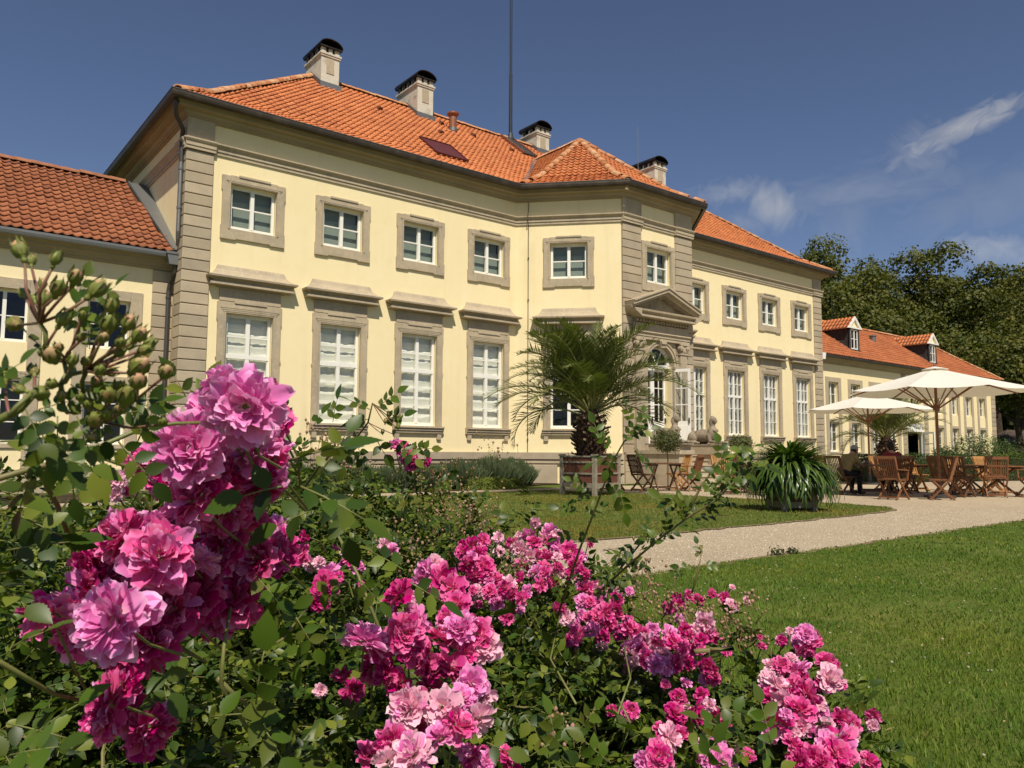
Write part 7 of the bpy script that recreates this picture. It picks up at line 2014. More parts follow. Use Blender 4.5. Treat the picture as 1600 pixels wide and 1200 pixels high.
BL_ = """385 635 122 .86 p|300 702 112 .92 p|345 665 60 .95 p|308 778 92 .95 p|193 838 88 .93 p|250 868 108 .90 p|305 880 70 1.0 p|178 968 128 .82 p|88 962 92 .90 p|172 1100 84 .92 d|232 1135 78 1.0 d|402 705 92 1.05 p|376 820 84 1.1 d|160 905 84 .98 d|300 930 112 1.05 d|365 935 90 1.12 d|238 1000 96 .98 d|420 660 60 1.15 d|425 640 44 1.3 p|232 717 52 1.25 p|215 722 44 1.3 p|283 655 46 1.1 w|268 735 60 1.0 d
183 750 32 1.9 w|180 773 26 1.9 w|240 755 30 1.8 p|434 832 50 1.4 p|435 862 62 1.35 d|470 868 36 1.7 p|485 880 30 1.8 w|508 915 42 1.6 d|515 893 34 1.7 p|545 875 28 2.0 p|556 886 28 2.0 p|540 860 20 2.1 w|600 852 24 2.2 w|613 858 22 2.2 p|500 940 34 1.7 d
628 700 28 2.7 p|640 712 26 2.7 p|617 694 22 2.7 p|648 722 20 2.7 d|632 715 24 2.75 p
670 890 38 1.75 p|690 905 46 1.7 p|706 920 44 1.68 p|713 945 42 1.62 p|700 965 38 1.6 p|680 882 30 1.8 w|660 905 34 1.75 p|626 930 50 1.35 d|645 952 26 1.35 w|612 957 20 1.4 w|570 1003 68 1.26 p|590 1020 52 1.3 p|632 988 58 1.30 p|650 970 44 1.34 p|645 1012 52 1.3 d|690 1000 52 1.34 p|720 985 58 1.34 p|745 990 54 1.36 p|758 1010 54 1.36 w|668 1030 52 1.3 p|682 1045 44 1.3 d|705 1040 52 1.3 p|728 1022 44 1.34 p|736 1068 52 1.26 p|756 1082 42 1.28 w|605 1052 42 1.3 d|585 1045 46 1.34 d|625 1068 44 1.3 d|640 1107 60 1.18 w|668 1098 44 1.2 p|692 1105 56 1.18 w|722 1092 42 1.22 p|746 1122 54 1.2 w|716 1135 56 1.16 p|690 1150 48 1.15 p|533 1052 32 1.3 d|615 1165 58 1.08 p|645 1182 66 1.05 w|605 1192 50 1.05 w|575 1180 44 1.1 p|735 1182 38 1.25 p|760 1190 34 1.3 p|790 1180 36 1.35 p|800 1195 34 1.35 d|552 1080 40 1.4 d|650 1140 44 1.22 d|672 1072 42 1.34 d
735 855 32 2.2 d|746 868 36 2.15 d|757 886 36 2.1 p|730 882 30 2.1 d|742 900 30 2.05 d|761 900 30 2.1 p|775 906 28 2.1 p|795 913 28 2.05 w|801 927 26 2.05 p|815 936 26 2.0 p|776 942 26 2.05 p|793 966 24 2.0 p|788 920 26 2.0 d|822 925 24 2.1 p|765 925 26 2.0 p|745 925 24 2.0 w|755 845 24 2.3 p|722 862 24 2.2 p
825 836 24 2.7 p|812 858 28 2.6 w|835 848 28 2.65 p|848 838 26 2.7 w|858 830 26 2.7 p|872 855 30 2.6 p|890 862 34 2.55 p|900 880 30 2.5 p|856 873 26 2.55 d|850 888 30 2.5 p|872 893 26 2.5 w|838 895 28 2.45 p|905 868 24 2.55 p|828 870 26 2.6 w|893 893 28 2.5 p|800 850 22 2.7 p|780 862 20 2.7 w|865 845 24 2.7 p|845 915 26 2.4 p|815 885 24 2.5 p
919 920 32 2.2 p|930 926 36 2.15 p|938 940 34 2.1 p|945 958 36 2.05 p|931 965 30 2.05 p|960 951 28 2.1 d|963 937 26 2.15 p|886 966 26 2.0 w|901 990 30 1.95 p|893 1000 24 1.95 d|952 975 28 2.05 d|910 940 26 2.1 p|925 985 26 2.0 p|940 995 26 2.0 d|875 950 24 2.0 p|955 925 24 2.2 w|1090 937 22 2.4 d|1056 934 20 2.4 d|1132 934 20 2.35 p|1142 948 24 2.3 w|1076 930 18 2.4 p|1060 945 22 2.3 d|1045 950 24 2.3 p
984 982 34 1.95 p|987 1003 36 1.9 p|986 1025 34 1.88 w|1001 992 32 1.95 p|1011 1004 32 1.92 w|1029 1006 32 1.92 p|1046 992 30 1.95 p|1053 1004 32 1.92 p|1010 1028 32 1.88 p|1025 1038 32 1.86 p|1041 1042 32 1.86 p|1056 1038 30 1.86 d|1065 1008 26 1.95 p|1088 1014 26 1.98 p|1102 972 34 2.0 w|1105 984 28 2.0 p|1087 985 20 2.0 w|1106 1042 30 1.85 d|1112 1056 26 1.85 d|1000 1015 28 1.9 p|1020 985 26 2.0 p|1036 1022 28 1.9 w|970 990 26 2.0 d|1070 985 24 2.0 d|1075 1035 26 1.9 d|1095 1000 24 1.95 d
1060 1090 28 1.75 d|1054 1116 38 1.7 d|1061 1125 30 1.7 d|1086 1106 32 1.72 d|1090 1122 26 1.72 d|1117 1117 26 1.75 d|1130 1130 26 1.75 d|986 1111 30 1.6 p|1115 1060 24 1.85 d|1095 1085 24 1.8 d
1259 992 34 2.1 p|1268 1004 32 2.1 p|1256 1014 30 2.1 p|1246 1004 24 2.15 p|1290 1034 34 2.05 p|1297 1061 42 2.0 w|1287 1070 32 2.0 p|1221 999 22 2.15 w|1190 1010 18 2.1 p|1214 1072 42 1.9 w|1252 1047 36 2.0 p|1235 1052 32 2.0 p|1226 1099 44 1.85 w|1249 1110 46 1.82 p|1260 1086 42 1.88 p|1275 1100 34 1.9 w|1282 1112 30 1.9 p|1218 1130 46 1.78 p|1232 1142 36 1.78 w|1268 1144 38 1.8 p|1250 1135 36 1.8 w|1314 1123 38 1.85 p|1328 1132 36 1.85 p|1328 1148 36 1.82 w|1307 1154 58 1.75 p|1290 1140 38 1.8 w|1293 1166 42 1.74 p|1307 1180 50 1.7 p|1318 1190 44 1.7 p|1270 1185 42 1.7 p|1240 1165 38 1.72 p|1300 1040 26 2.05 d|1205 1090 34 1.88 d|1200 1060 30 1.95 w|1222 1040 30 2.0 p|1240 1070 34 1.92 p|1205 1145 36 1.78 p|1248 1190 38 1.68 d|1285 1195 40 1.68 p
1046 1154 42 1.55 w|1036 1162 34 1.55 p|1029 1182 44 1.5 p|1040 1190 30 1.5 w|1062 1148 32 1.58 p|1118 1175 42 1.52 p|1126 1187 46 1.5 p|1111 1187 38 1.5 p|1100 1168 30 1.55 w|1359 1192 38 1.75 p|1345 1196 26 1.75 w|1008 1190 36 1.5 p
340 745 80 1.02 d|352 800 76 1.06 p|408 755 74 1.08 d|425 715 66 1.12 p|345 855 78 1.08 d|400 872 66 1.12 d|352 905 72 1.14 d|272 950 84 1.0 d|228 905 78 .98 p|222 865 70 1.0 d|140 930 76 .96 d|128 992 70 .96 p|205 1025 70 .98 d|252 985 72 1.0 d|288 885 72 1.04 d|335 962 70 1.14 d|262 705 66 1.0 p|255 745 62 1.04 p|330 640 70 .98 p|350 600 60 .92 p|360 675 74 1.0 p|150 880 66 .98 d|275 815 66 1.02 p|240 820 62 1.0 p|172 850 60 .95 p|60 975 56 .95 p|110 945 62 .95 p|190 1070 60 .96 d|160 1130 60 .96 p|210 1110 56 1.0 d|225 1165 50 1.02 d|436 660 44 1.2 p|430 690 46 1.2 p|418 610 40 1.2 p|395 660 62 1.02 p"""
blooms = []
rx_ = random.Random(31)
for ln in BL_.split('\n'):
    for e in ln.split('|'):
        a = e.split(); px, py, dpx, dep = [float(q) for q in a[:4]]
        P = CAM + px_ray(px, py) * dep
        blooms.append((px, py, dpx, dep, a[4], P, dpx * dep / F_PX * (.98 if dpx > 80 else 1.04)))
        if dpx < 40 and rx_.random() < .75:    # small fellows of the same spray
            ox, oy, dd_ = px + dpx * max(-1, min(1, rx_.gauss(0, .7))), py + dpx * max(-.8, min(1, rx_.gauss(.1, .7))), dep + rx_.uniform(-.04, .06); d2 = dpx * rx_.uniform(.55, .85)
            blooms.append((ox, oy, d2, dd_, rx_.choice('pppdw'), CAM + px_ray(ox, oy) * dd_, d2 * dd_ / F_PX))
mounds = []
for bi, (lab, ms) in enumerate(BUSH):
    for (r, f, rx, ry, h) in ms: mounds.append((bi, vw(r, f), rx, ry, h))
def mound_val(P, mnd):
    _, c, rx, ry, h = mnd
    d = (P[:, :2] - c[:2]); rr = np.sqrt((d[:, 0] / rx) ** 2 + (d[:, 1] / ry) ** 2)
    return np.sqrt(rr ** 2 + (np.maximum(P[:, 2], 0) / h) ** 2)
def proj_px(P):
    X = P - CAM; d = X @ FW; return 800 + F_PX * (X @ RT2) / d, 600 - F_PX * (X @ UP2) / d, d
B_px = np.array([b[0] for b in blooms]); B_py = np.array([b[1] for b in blooms]); B_r = np.array([b[2] for b in blooms]) / 2; B_d = np.array([b[3] for b in blooms])
bush_roots = []
rg = np.random.default_rng(21)
for bi, (lab, ms) in enumerate(BUSH):
    c = vw(ms[0][0], ms[0][1])
    bush_roots.append(thing('rose_bush', lab, 'rose bush', (float(c[0]), float(c[1]), 0), 0, 'pink rose bushes in the foreground'))
all_leaf = [[] for _ in BUSH]
for mi, mnd in enumerate(mounds):
    bi, c, rx, ry, h = mnd
    area = 2 * PI * (((rx * ry) ** 1.6 + (rx * h) ** 1.6 + (ry * h) ** 1.6) / 3) ** (1 / 1.6)
    n = int(area * 1900)
    d = rg.normal(0, 1, (n, 3)); d /= np.linalg.norm(d, axis=1, keepdims=True); d[:, 2] = np.abs(d[:, 2])
    bump = 1 + .13 * np.sin(d[:, 0] * 6 + mi) * np.sin(d[:, 1] * 7 + mi * 2) + .08 * np.sin(d[:, 0] * 15 + d[:, 2] * 11 + mi)
    r = (1 - .60 * rg.random(n) ** 1.15) * bump
    P = c + d * r[:, None] * np.array([rx, ry, h])
    keep = P[:, 2] > .03
    hole = np.sin(P[:, 0] * 11 + 2 * np.sin(P[:, 1] * 7)) * np.sin(P[:, 1] * 12 + mi) * np.sin(P[:, 2] * 14 + P[:, 0] * 5)
    keep &= (hole < rg.uniform(-.22, .30, n)) | (r < .50)
    for mj, m2 in enumerate(mounds):
        if mj != mi: keep &= mound_val(P, m2) > .52
    x_, y_, dd = proj_px(P)
    keep &= (dd > .92) & (x_ > -160) & (x_ < 1760) & (y_ < 1330)
    # sides turned away and far inside are sparse
    P = P[keep]; d = d[keep]; x_, y_, dd = x_[keep], y_[keep], dd[keep]
    # open air in front of the blossoms, which push out of the leaves
    ok = np.ones(len(P), bool)
    for k in range(len(blooms)):
        near = (np.hypot(x_ - B_px[k], y_ - B_py[k]) < B_r[k] * .95 + 14 / np.maximum(dd, .5)) & (dd < B_d[k] + .01)
        ok &= ~near
    P, d, dd = P[ok], d[ok], dd[ok]
    for p, q, e in zip(P, d, dd): all_leaf[bi].append((p, q, e))
def leaf_frame(p, out, rgx, up=.55):
    u = out * rgx.uniform(.3, 1.0) + rgx.normal(0, .55, 3); u[2] = u[2] * .5 - .05; u /= np.linalg.norm(u)
    nrm = np.array([0, 0, 1.0]) * up + out * .5 + rgx.normal(0, .55, 3)
    v = np.cross(nrm, u); v /= np.linalg.norm(v); w = np.cross(u, v)
    return u, v, w
for bi, root in enumerate(bush_roots):
    Ls = all_leaf[bi]; dist = np.array([e for (_, _, e) in Ls]); order = np.argsort(dist)
    # those nearest the viewer, seen largest, are leaves of their own
    near = set(order[:300].tolist()); Vs = []; Fs = []; Ms = []; cnt = 0
    rl = Vector(root.location)
    for i, (p, out, e) in enumerate(Ls):
        u, v, w = leaf_frame(p, out, rg); s = rg.uniform(.62, 1.02) if i in near else rg.uniform(.75, 1.2)
        if i in near:
            mm = Matrix(((u[0] * s, v[0] * s, w[0] * s, p[0] - rl.x), (u[1] * s, v[1] * s, w[1] * s, p[1] - rl.y), (u[2] * s, v[2] * s, w[2] * s, p[2] - rl.z), (0, 0, 0, 1)))
            link('leaf', (HIY if rg.random() < .14 else HIM)[rg.integers(0, 5)], root, mw=mm)
        else:
            V, F, MI = LO[rg.integers(0, 3)]
            Vs.append((V[:, 0:1] * u + V[:, 1:2] * v + V[:, 2:3] * w) * s + p); Fs.append(F + cnt); Ms.append(MI); cnt += len(V)
    wpart('leaves', npmesh('leaves', np.concatenate(Vs), np.concatenate(Fs), None, mats=[M['rleaf'], M['cane']], mi=np.concatenate(Ms)), root, kind='stuff')
    # arching canes
    mb = MB(); rb = random.Random(bi + 3)
    for (r, f, rx, ry, h) in BUSH[bi][1]:
        c = vw(r, f)
        for k in range(13):
            a = rb.uniform(0, 2 * PI); q = rb.uniform(.45, .95); ex = Vector((c[0] + rx * q * math.cos(a), c[1] + ry * q * math.sin(a), h * rb.uniform(.45, .98) * math.sqrt(max(.05, 1 - q * q * .8))))
            b0 = Vector((c[0] + rb.uniform(-.06, .06), c[1] + rb.uniform(-.06, .06), 0)); m1 = b0.lerp(ex, .4) + Vector((0, 0, h * .35)); m2 = b0.lerp(ex, .75) + Vector((0, 0, h * .22))
            pts = []
            for t in [i / 10 for i in range(11)]:
                pts.append(((1 - t) ** 3) * b0 + 3 * ((1 - t) ** 2) * t * m1 + 3 * (1 - t) * t * t * m2 + t ** 3 * ex + Vector((rb.gauss(0, .004), rb.gauss(0, .004), rb.gauss(0, .004))))
            mb.tube(pts, [.0055 - .0035 * i / 10 for i in range(11)], 6)
    wpart('canes', mb.mesh('canes', M['cane']), root, kind='stuff')
def nearest_bush(P):
    v = [(mound_val(P[None], m_)[0], m_[0]) for m_ in mounds]; return min(v)[1]
kindmap = {'p': 'petal', 'd': 'petal_deep_shaded', 'w': 'petal_white'}
to_cam_bias = -FW
stalks = [MB() for _ in BUSH]
rb = np.random.default_rng(5)
for (px, py, dpx, dep, kd, P, D) in blooms:
    bi = 0 if dpx > 68 and px < 470 else nearest_bush(P); root = bush_roots[bi]; rl = np.array(root.location)
    facing = to_cam_bias * rb.uniform(.55, 1.0) + np.array([0, 0, rb.uniform(.15, .75)]) + rb.normal(0, .55, 3)
    if dpx > 80: facing = to_cam_bias * .8 + np.array([0, 0, .30]) + rb.normal(0, .42, 3)
    z = facing / np.linalg.norm(facing); x = np.cross([.3, .2, .9], z); x /= np.linalg.norm(x); y = np.cross(z, x)
    mm = Matrix(((x[0], y[0], z[0], P[0] - rl[0]), (x[1], y[1], z[1], P[1] - rl[1]), (x[2], y[2], z[2], P[2] - rl[2]), (0, 0, 0, 1)))
    key = kindmap[kd]
    if kd == 'p' and rb.random() < .32: key = 'petal_pale'
    if dpx >= 58:      # near enough to see petal by petal
        b = link('bloom', CALYX, root, mw=mm @ Matrix.Scale(D, 4))
        for j, (az, tilt, s, r, zz, roll) in enumerate(bloom_layout(rb, 1.18, rb.uniform(.75, 1.0))):
            s *= .93
            k2 = key if rb.random() < .8 else 'petal_pale'
            link('petal', PM[k2][rb.integers(0, 5)], b, mw=pmat(az, tilt, s, r, zz, roll, 1.0))
    else:
        link('bloom', SB[key][rb.integers(0, 4)], root, mw=mm @ Matrix.Scale(D * (.94 if dpx > 40 else .86), 4))
    # flower stalk running back into the bush
    back = P - z * D * .1; end = P - z * rb.uniform(.03, .06) + np.array([0, 0, -rb.uniform(.03, .09)]) + FW * (.12 if dpx > 58 else .06)
    stalks[bi].tube([Vector(back), Vector((back + end) / 2 + rb.normal(0, .006, 3)), Vector(end)], [.0016, .0018, .002], 5)
# buds
def bud_mesh(pink):
    mb = MB(); mb.lathe([(.10, -.62), (.17, -.52), (.19, -.40), (.15, -.28), (.30, -.16), (.42, .08), (.44, .28), (.34, .52), (.16, .72), (.03, .82)], 12)
    for k in range(5):
        a = 2 * PI * k / 5; c_, s_ = math.cos(a), math.sin(a); t = Vector((-s_, c_, 0)); o = Vector((c_, s_, 0))
        p = [o * .30 + t * .16 + Vector((0, 0, -.16)), o * .30 - t * .16 + Vector((0, 0, -.16)), o * .47 - t * .17 + Vector((0, 0, .25)), o * .47 + t * .17 + Vector((0, 0, .25)), o * .26 + Vector((0, 0, .82)), o * .34 + Vector((0, 0, 1.05)) + t * .05]
        mb.add(p, [(0, 1, 2, 3), (3, 2, 4), (3, 4, 5)])
    if pink: mb.lathe([(.40, .30), (.345, .54), (.17, .75), (.03, .86)], 12, mi=1)
    return mb.mesh('bud', [M['bud'], M['bud_tip']], smooth=True)
BUDS = [bud_mesh(True), bud_mesh(False), bud_mesh(True)]
def bud(P, root, D, direction, k=0):
    z = np.array(direction, float); z /= np.linalg.norm(z); x = np.cross([.31, .22, .9], z); x /= np.linalg.norm(x); y = np.cross(z, x); rl = root.location
    D = D * 1.18
    mm = Matrix(((x[0] * D, y[0] * D, z[0] * D, P[0] - rl[0]), (x[1] * D, y[1] * D, z[1] * D, P[1] - rl[1]), (x[2] * D, y[2] * D, z[2] * D, P[2] - rl[2]), (0, 0, 0, 1)))
    link('bud', BUDS[k], root, mw=mm)
root0 = bush_roots[0]
Z = """125 60 88 0|320 105 66 1|435 215 78 0|335 280 86 1|550 285 92 0|145 300 60 1|250 345 80 0|90 475 86 1|360 460 76 1|650 385 76 1|630 495 96 1|745 485 78 0|805 550 80 0|860 600 62 1|830 640 70 1|310 670 96 0|800 730 110 0|805 820 92 0|965 765 82 0|745 605 62 1|580 750 62 1|240 880 88 1|630 900 98 1|735 910 108 1|555 1040 92 1|20 800 84 1|410 760 62 1|540 1130 52 0|185 112 52 0|950 1052 52 1|690 650 55 1|205 335 55 1|470 905 50 1|265 640 70 1|345 620 56 0|420 700 60 1|500 700 56 1|560 820 66 0|690 850 62 1|600 560 60 0|700 590 58 1|470 560 52 1|300 830 60 1|360 900 56 0|430 980 60 1|620 1010 64 1|700 980 66 0|520 950 54 1|200 760 56 1|130 860 56 0|640 760 54 1|250 250 46 0|480 430 50 1"""
nodes_px = [(62, 505), (72, 545), (100, 565), (135, 580), (95, 600), (130, 615), (100, 640), (55, 610), (15, 650), (160, 660)]
red = MB(); grn = MB()
def P_at(px, py, dep): return CAM + px_ray(px, py) * dep
rq = np.random.default_rng(8)
dn = [.50, .50, .51, .52, .50, .53, .52, .49, .48, .60]
nodeP = [P_at(*n_, d_) for n_, d_ in zip(nodes_px, dn)]
def vtube(mb, pts, r0, r1, n=6):
    k = len(pts); mb.tube([Vector(p) for p in pts], [r0 + (r1 - r0) * i / (k - 1) for i in range(k)], n)
for a, b in ((8, 7), (7, 4), (4, 3), (4, 2), (2, 1), (1, 0), (3, 5), (5, 9), (4, 6)):
    m_ = (nodeP[a] + nodeP[b]) / 2 + rq.normal(0, .002, 3); vtube(grn, [nodeP[a], m_, nodeP[b]], .0017, .0014)
for e in Z.split('|'):
    zx, zy, zd, k = [float(q) for q in e.split()]
    px, py = zx / 3.75, 380 + zy / 3.75; dep = .50 + rq.normal(0, .02); D = zd / 3.75 * dep / F_PX
    P = P_at(px, py, dep)
    j = int(np.argmin([np.hypot(px - n_[0], py + 18 - n_[1]) for n_ in nodes_px]))
    n0 = nodeP[j]; v = P - n0; L = np.linalg.norm(v)
    dirb = v / L + np.array([0, 0, .35]) + rq.normal(0, .12, 3); dirb /= np.linalg.norm(dirb)
    bud(P, root0, D, dirb, int(k))
    pb = P - dirb * D * .6; mid_ = n0 + (pb - n0) * .5 + rq.normal(0, .0015, 3) - np.array([0, 0, .001])
    vtube(red, [n0, mid_, pb], .0011, .0009, 6)
# stout canes carrying the near sprays
CN = [([(-60, 765, .75), (40, 735, .80), (90, 722, .82), (150, 700, .85), (215, 672, .87), (270, 662, .89), (335, 660, .92)], .0034, .0020), ([(-60, 690, .50), (0, 655, .49), (30, 640, .49), (55, 612, .49)], .0030, .0024),
      ([(150, 712, .85), (200, 730, .88), (250, 735, .92)], .0022, .0016), ([(60, 735, .82), (90, 790, .95), (115, 860, 1.05), (110, 950, 1.15)], .0030, .0036), ([(225, 775, .95), (235, 800, 1.0), (250, 850, 1.0)], .0018, .0018),
      ([(-60, 1040, .80), (0, 1035, .82), (50, 1065, .86), (85, 1085, .9), (130, 1095, .95)], .0034, .0020), ([(340, 1060, 1.0), (365, 1085, 1.02), (390, 1105, 1.05)], .0034, .0030), ([(400, 1160, 1.1), (345, 1070, 1.0), (350, 1010, 1.0), (360, 950, 1.05)], .0030, .0022),
      ([(380, 1030, 1.05), (440, 1000, 1.1), (480, 950, 1.2)], .0022, .0016), ([(500, 780, 1.5), (560, 900, 1.4), (600, 1000, 1.35)], .0025, .003), ([(130, 700, .85), (150, 640, .70), (165, 600, .58)], .0020, .0018),
      ([(900, 1100, 1.6), (860, 1030, 1.8), (875, 960, 2.0)], .0025, .0018), ([(1110, 1015, 1.75), (1145, 1013, 1.78), (1085, 1018, 1.74)], .0055, .0055), ([(960, 1130, 1.5), (985, 1060, 1.6), (975, 1010, 1.7)], .0022, .0015), ([(985, 1130, 1.45), (965, 1090, 1.5)], .002, .0015)]
for pts, r0, r1 in CN: vtube(grn, [P_at(*p) for p in pts], r0, r1, 8)
wpart('cane', grn.mesh('cane', M['cane'], smooth=True), root0, kind='stuff'); wpart('bud_stalks', red.mesh('bud_stalks', M['cane_red'], smooth=True), root0, kind='stuff')
# leaves that stand free near the lens: (px, py, depth, size, image angle in degrees, young)
def free_leaf(px, py, dep, size, ang, root, young=False, kind=None, tilt=None):
    P = P_at(px, py, dep); a = R(ang); size = size * .86
    u = RT2 * math.cos(a) + UP2 * math.sin(a) + FW * rq.uniform(-.35, .35); u /= np.linalg.norm(u)
    nrm = -FW * rq.uniform(.2, .9) + np.array([0, 0, 1.]) * rq.uniform(.4, 1) + rq.normal(0, .2, 3)
    v = np.cross(nrm, u); v /= np.linalg.norm(v); w = np.cross(u, v); rl = root.location
    mm = Matrix(((u[0] * size, v[0] * size, w[0] * size, P[0] - rl[0]), (u[1] * size, v[1] * size, w[1] * size, P[1] - rl[1]), (u[2] * size, v[2] * size, w[2] * size, P[2] - rl[2]), (0, 0, 0, 1)))
    link('leaf', (HIY if young else HIM)[int(rq.integers(0, 5)) if kind is None else kind], root, mw=mm)
for (px, py, dep, s, a, yg) in [(118, 470, .54, .40, 75, 0), (80, 560, .55, .4, 120, 0), (170, 560, .56, .42, 30, 0), (190, 620, .58, .42, -20, 0), (155, 640, .57, .5, -80, 0), (120, 650, .58, .5, -60, 0), (200, 590, .58, .4, 60, 0), (60, 590, .55, .4, 160, 0), (140, 545, .56, .38, 100, 0), (175, 520, .56, .38, 80, 0), (205, 640, .6, .45, 20, 1), (100, 520, .52, .42, 70, 1), (125, 520, .53, .42, 95, 1), (140, 510, .53, .4, 60, 0), (150, 480, .53, .36, 55, 1), (60, 640, .50, .45, 20, 1), (-15, 600, .5, .5, 40, 1), (-10, 640, .5, .5, 100, 1), (110, 600, .54, .4, -40, 0), (150, 600, .55, .42, -15, 1), (165, 610, .56, .4, 10, 1),
                                 (40, 640, .55, .6, -60, 0), (60, 650, .6, .7, -75, 0), (90, 650, .6, .7, -90, 0), (0, 690, .62, .9, 5, 0), (30, 700, .64, 1.0, -15, 0), (130, 690, .7, .9, -70, 0), (110, 710, .75, .9, -85, 0), (170, 650, .62, .7, 10, 0), (60, 720, .7, .9, -120, 0), (185, 690, .8, 1.0, -50, 0), (215, 690, .85, 1.0, 60, 0),
                                 (290, 620, 1.0, .9, 110, 0), (305, 640, 1.0, .8, 60, 0), (285, 660, 1.0, .7, 20, 1), (-20, 760, .8, 1.2, -10, 0), (20, 800, .85, 1.2, -30, 0), (10, 860, .85, 1.2, 10, 0), (60, 830, .9, 1.2, 40, 0), (-10, 910, .85, 1.1, -20, 0), (20, 1010, .8, 1.0, 30, 1), (10, 1130, .85, 1.2, -10, 0), (50, 1150, .8, 1.1, 40, 1), (15, 1180, .75, 1.1, 15, 1),
                                 (250, 1040, .95, 1.1, -60, 1), (330, 1120, .95, 1.3, 15, 1), (400, 1100, .9, 1.5, 80, 1), (395, 1110, .95, 1.4, -50, 1), (450, 720, .9, 1.4, 20, 0), (470, 760, .9, 1.5, -20, 0), (440, 760, .9, 1.4, 190, 0), (520, 770, 1.0, 1.3, -70, 0), (500, 740, 1.05, 1.2, 60, 0), (480, 800, 1.0, 1.3, 200, 0), (400, 900, 1.1, 1.1, -40, 1), (430, 930, 1.1, 1.1, -80, 1), (460, 960, 1.15, 1.1, -60, 1), (470, 1000, 1.2, 1.1, -100, 1),
                                 (540, 910, 1.2, 1.0, 200, 1), (560, 905, 1.2, 1.0, -50, 1), (630, 890, 1.2, 1.2, 150, 0), (640, 910, 1.2, 1.2, -30, 0), (1120, 1105, 1.2, 1.1, -10, 1), (1185, 1140, 1.2, 1.2, -70, 1), (1150, 1150, 1.2, 1.1, 150, 1), (1205, 1165, 1.15, 1.1, 100, 1), (990, 1150, 1.25, 1.2, 120, 1), (1070, 1170, 1.2, 1.1, 20, 0), (1100, 1190, 1.15, 1.1, 70, 1),
                                 (830, 1180, 1.2, 1.1, 30, 0), (870, 1170, 1.25, 1.1, 100, 1), (900, 1150, 1.3, 1.0, 60, 1), (760, 1160, 1.2, 1.1, -20, 0), (950, 1190, 1.2, 1.0, 140, 1), (820, 1120, 1.3, 1.2, -50, 0)]:
    free_leaf(px, py, dep, s, a, root0 if px < 480 else (bush_roots[2] if px < 800 else bush_roots[4]), bool(yg))
# shoots that rise out of the bushes against the lawn and the palace
def shoot(pts, root, r0, leaves, young=True, buds=(), rr=None, size=1.0):
    rr = random.Random(rr); P = [P_at(*p) for p in pts]; mb = MB(); vtube(mb, P, r0, r0 * .45, 7)
    sh_ = wpart('shoot', mb.mesh('shoot', M['cane'], smooth=True), root)
    for (px, py, dep, s, a) in leaves:
        free_leaf(px, py, dep, s * size, a, root, young if rr.random() < .75 else not young)
    for (px, py, dep, D) in buds:
        Q = P_at(px, py, dep); bud(Q, root, D, [rr.uniform(-.4, .4), rr.uniform(-.4, .4), 1], rr.randrange(2)); m2 = MB(); j = min(range(len(P)), key=lambda q: np.linalg.norm(P[q] - Q)); vtube(m2, [P[j], (P[j] + Q) / 2 + [0, 0, -.003], Q - np.array([0, 0, D * .5])], .0011, .0009, 5)
        wpart('bud_stalk', m2.mesh('bud_stalk', M['cane_red']), root)
b3, b1, b4 = bush_roots[3], bush_roots[1], bush_roots[4]
shoot([(872, 960, 1.9), (905, 860, 1.75), (932, 790, 1.7), (955, 725, 1.65), (975, 690, 1.62), (1012, 668, 1.6)], b3, .0030,
      [(955, 700, 1.62, .85, 130), (975, 690, 1.6, .85, 60), (985, 680, 1.6, .8, 20), (945, 715, 1.62, .85, 200), (1000, 672, 1.58, .7, 75), (960, 705, 1.64, .8, 245), (990, 700, 1.6, .9, -45), (950, 730, 1.66, .8, 270), (920, 765, 1.68, .8, 150), (925, 775, 1.68, .8, 195), (955, 755, 1.6, .9, -60), (905, 800, 1.7, .85, 165), (915, 800, 1.72, .85, 20), (895, 835, 1.75, .8, 190), (900, 838, 1.75, .8, -10), (970, 770, 1.55, .8, -80), (940, 690, 1.62, .8, 110), (985, 660, 1.6, .7, 100)], rr=1)
rl_ = random.Random(12)
lv = []
path2 = [(930, 930, 1.9), (985, 880, 1.75), (1030, 842, 1.65), (1070, 812, 1.6), (1120, 780, 1.55), (1155, 745, 1.55), (1185, 705, 1.55)]
for k in range(46):
    t = rl_.random() * (len(path2) - 1.01); i = int(t); f = t - i; a, b = path2[i], path2[i + 1]
    lv.append((a[0] + (b[0] - a[0]) * f + rl_.uniform(-12, 12), a[1] + (b[1] - a[1]) * f + rl_.uniform(-10, 10), a[2] + (b[2] - a[2]) * f + rl_.uniform(-.06, .06), rl_.uniform(.5, .85), rl_.choice([rl_.uniform(90, 200), rl_.uniform(-60, 60)])))
shoot(path2, b3, .0030, lv, young=False, rr=2)
shoot([(1070, 812, 1.6), (1095, 760, 1.6), (1125, 720, 1.6), (1165, 700, 1.58)], b3, .003, [(1100, 750, 1.6, .8, 150), (1110, 735, 1.6, .8, 40), (1130, 718, 1.6, .8, 100), (1150, 705, 1.58, .7, 20), (1080, 780, 1.6, .8, 170), (1140, 725, 1.6, .8, -30), (1085, 790, 1.58, .9, 20), (1060, 800, 1.6, .9, 140)], rr=3)
shoot([(960, 900, 1.95), (1000, 850, 1.85), (1015, 835, 1.8)], b3, .003, [(1000, 860, 1.85, .8, 30), (985, 870, 1.85, .8, 160), (1010, 845, 1.82, .8, 80), (970, 885, 1.9, .8, 200)], buds=[(1003, 838, 1.82, .007), (1012, 846, 1.82, .006), (990, 842, 1.82, .006), (1022, 850, 1.8, .006)], rr=4)
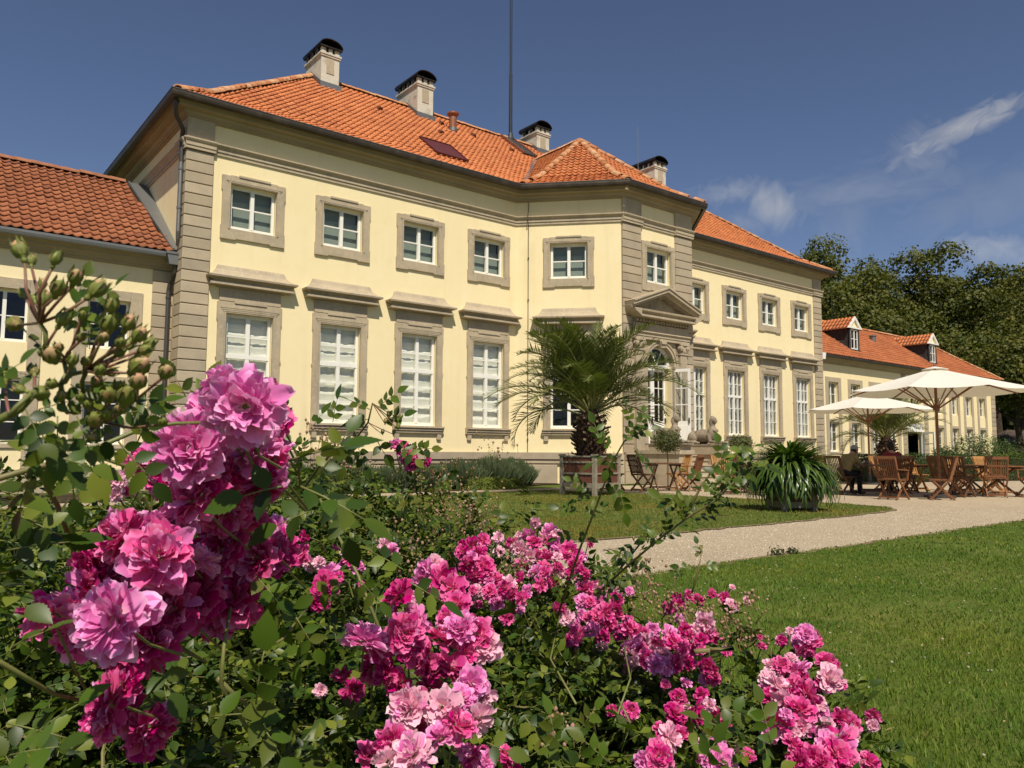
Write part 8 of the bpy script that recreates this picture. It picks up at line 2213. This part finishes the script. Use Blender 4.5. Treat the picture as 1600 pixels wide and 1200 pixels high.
shoot([(1080, 930, 2.2), (1090, 895, 2.2), (1097, 862, 2.2)], b4, .003, [(1085, 890, 2.2, .8, 170), (1100, 885, 2.2, .8, 15), (1095, 870, 2.2, .7, 100), (1070, 895, 2.2, .8, 185)], buds=[(1095, 858, 2.2, .008), (1088, 868, 2.2, .007)], rr=5)
shoot([(470, 770, 2.2), (505, 720, 2.0), (560, 680, 1.9), (575, 660, 1.85), (582, 630, 1.8)], b1, .0036, [(578, 640, 1.8, 1.1, 150), (590, 637, 1.8, 1.1, 40), (575, 655, 1.82, 1.0, 190), (600, 655, 1.82, 1.1, 15), (560, 675, 1.85, 1.1, 220), (545, 690, 1.85, 1.1, -100), (520, 660, 1.9, 1.1, 80), (490, 665, 1.95, 1.1, 60), (500, 690, 1.95, 1.0, 180), (470, 700, 2.0, 1.0, 140), (560, 700, 1.9, 1.1, -70), (590, 690, 1.85, 1.1, -60), (620, 690, 1.85, 1.1, -40), (450, 660, 2.0, .9, 95), (640, 700, 1.9, 1.0, 0)],
      buds=[(607, 648, 1.8, .009), (616, 655, 1.8, .009), (626, 652, 1.8, .009), (622, 668, 1.8, .009), (602, 660, 1.8, .008), (598, 676, 1.82, .008), (615, 676, 1.82, .008)], young=False, rr=6)
# clusters of spent brown blossoms and hips on wiry stalks
Vs = []; Fs = []; cnt = 0; wires = MB()
for (cx_, cy_, sp, dep, n) in [(500, 690, 30, 2.3, 55), (540, 720, 30, 2.6, 40), (700, 745, 40, 2.9, 60), (745, 800, 40, 2.7, 80), (720, 850, 36, 2.4, 90), (770, 700, 26, 3.0, 26), (800, 880, 34, 2.3, 60), (1010, 930, 40, 2.3, 90), (1060, 960, 40, 2.15, 90), (1120, 960, 40, 2.15, 70), (1170, 990, 30, 2.15, 40), (640, 860, 40, 2.1, 50), (690, 800, 40, 2.6, 70), (870, 1130, 26, 1.5, 26), (1005, 880, 16, 1.85, 20), (410, 720, 24, 1.9, 30), (650, 740, 30, 2.8, 40), (1180, 940, 22, 2.2, 20), (200, 900, 20, 1.2, 14)]:
    c = P_at(cx_, cy_, dep)
    for k in range(n):
        P = P_at(cx_ + rq.normal(0, sp * .6), cy_ + rq.normal(0, sp * .5), dep + rq.normal(0, .05)); s = rq.uniform(.0022, .0052)
        Vs.append(IV * s * np.array([1, 1, 1.25]) * rq.uniform(.7, 1.3, IV.shape) + P); Fs.append(IF + cnt); cnt += len(IV)
        if k % 2 == 0: q = P + np.array([rq.normal(0, .008), rq.normal(0, .008), -rq.uniform(.012, .04)]); vtube(wires, [P, q], .0007, .0009, 3)
wpart('spent_blossoms', npmesh('spent_blossoms', np.concatenate(Vs), np.concatenate(Fs), M['spent']), bush_roots[1], kind='stuff')
wpart('wiry_stalks', wires.mesh('wiry_stalks', M['cane_red']), bush_roots[1], kind='stuff')
for bi, mb in enumerate(stalks): wpart('flower_stalks', mb.mesh('flower_stalks', M['cane']), bush_roots[bi], kind='stuff')
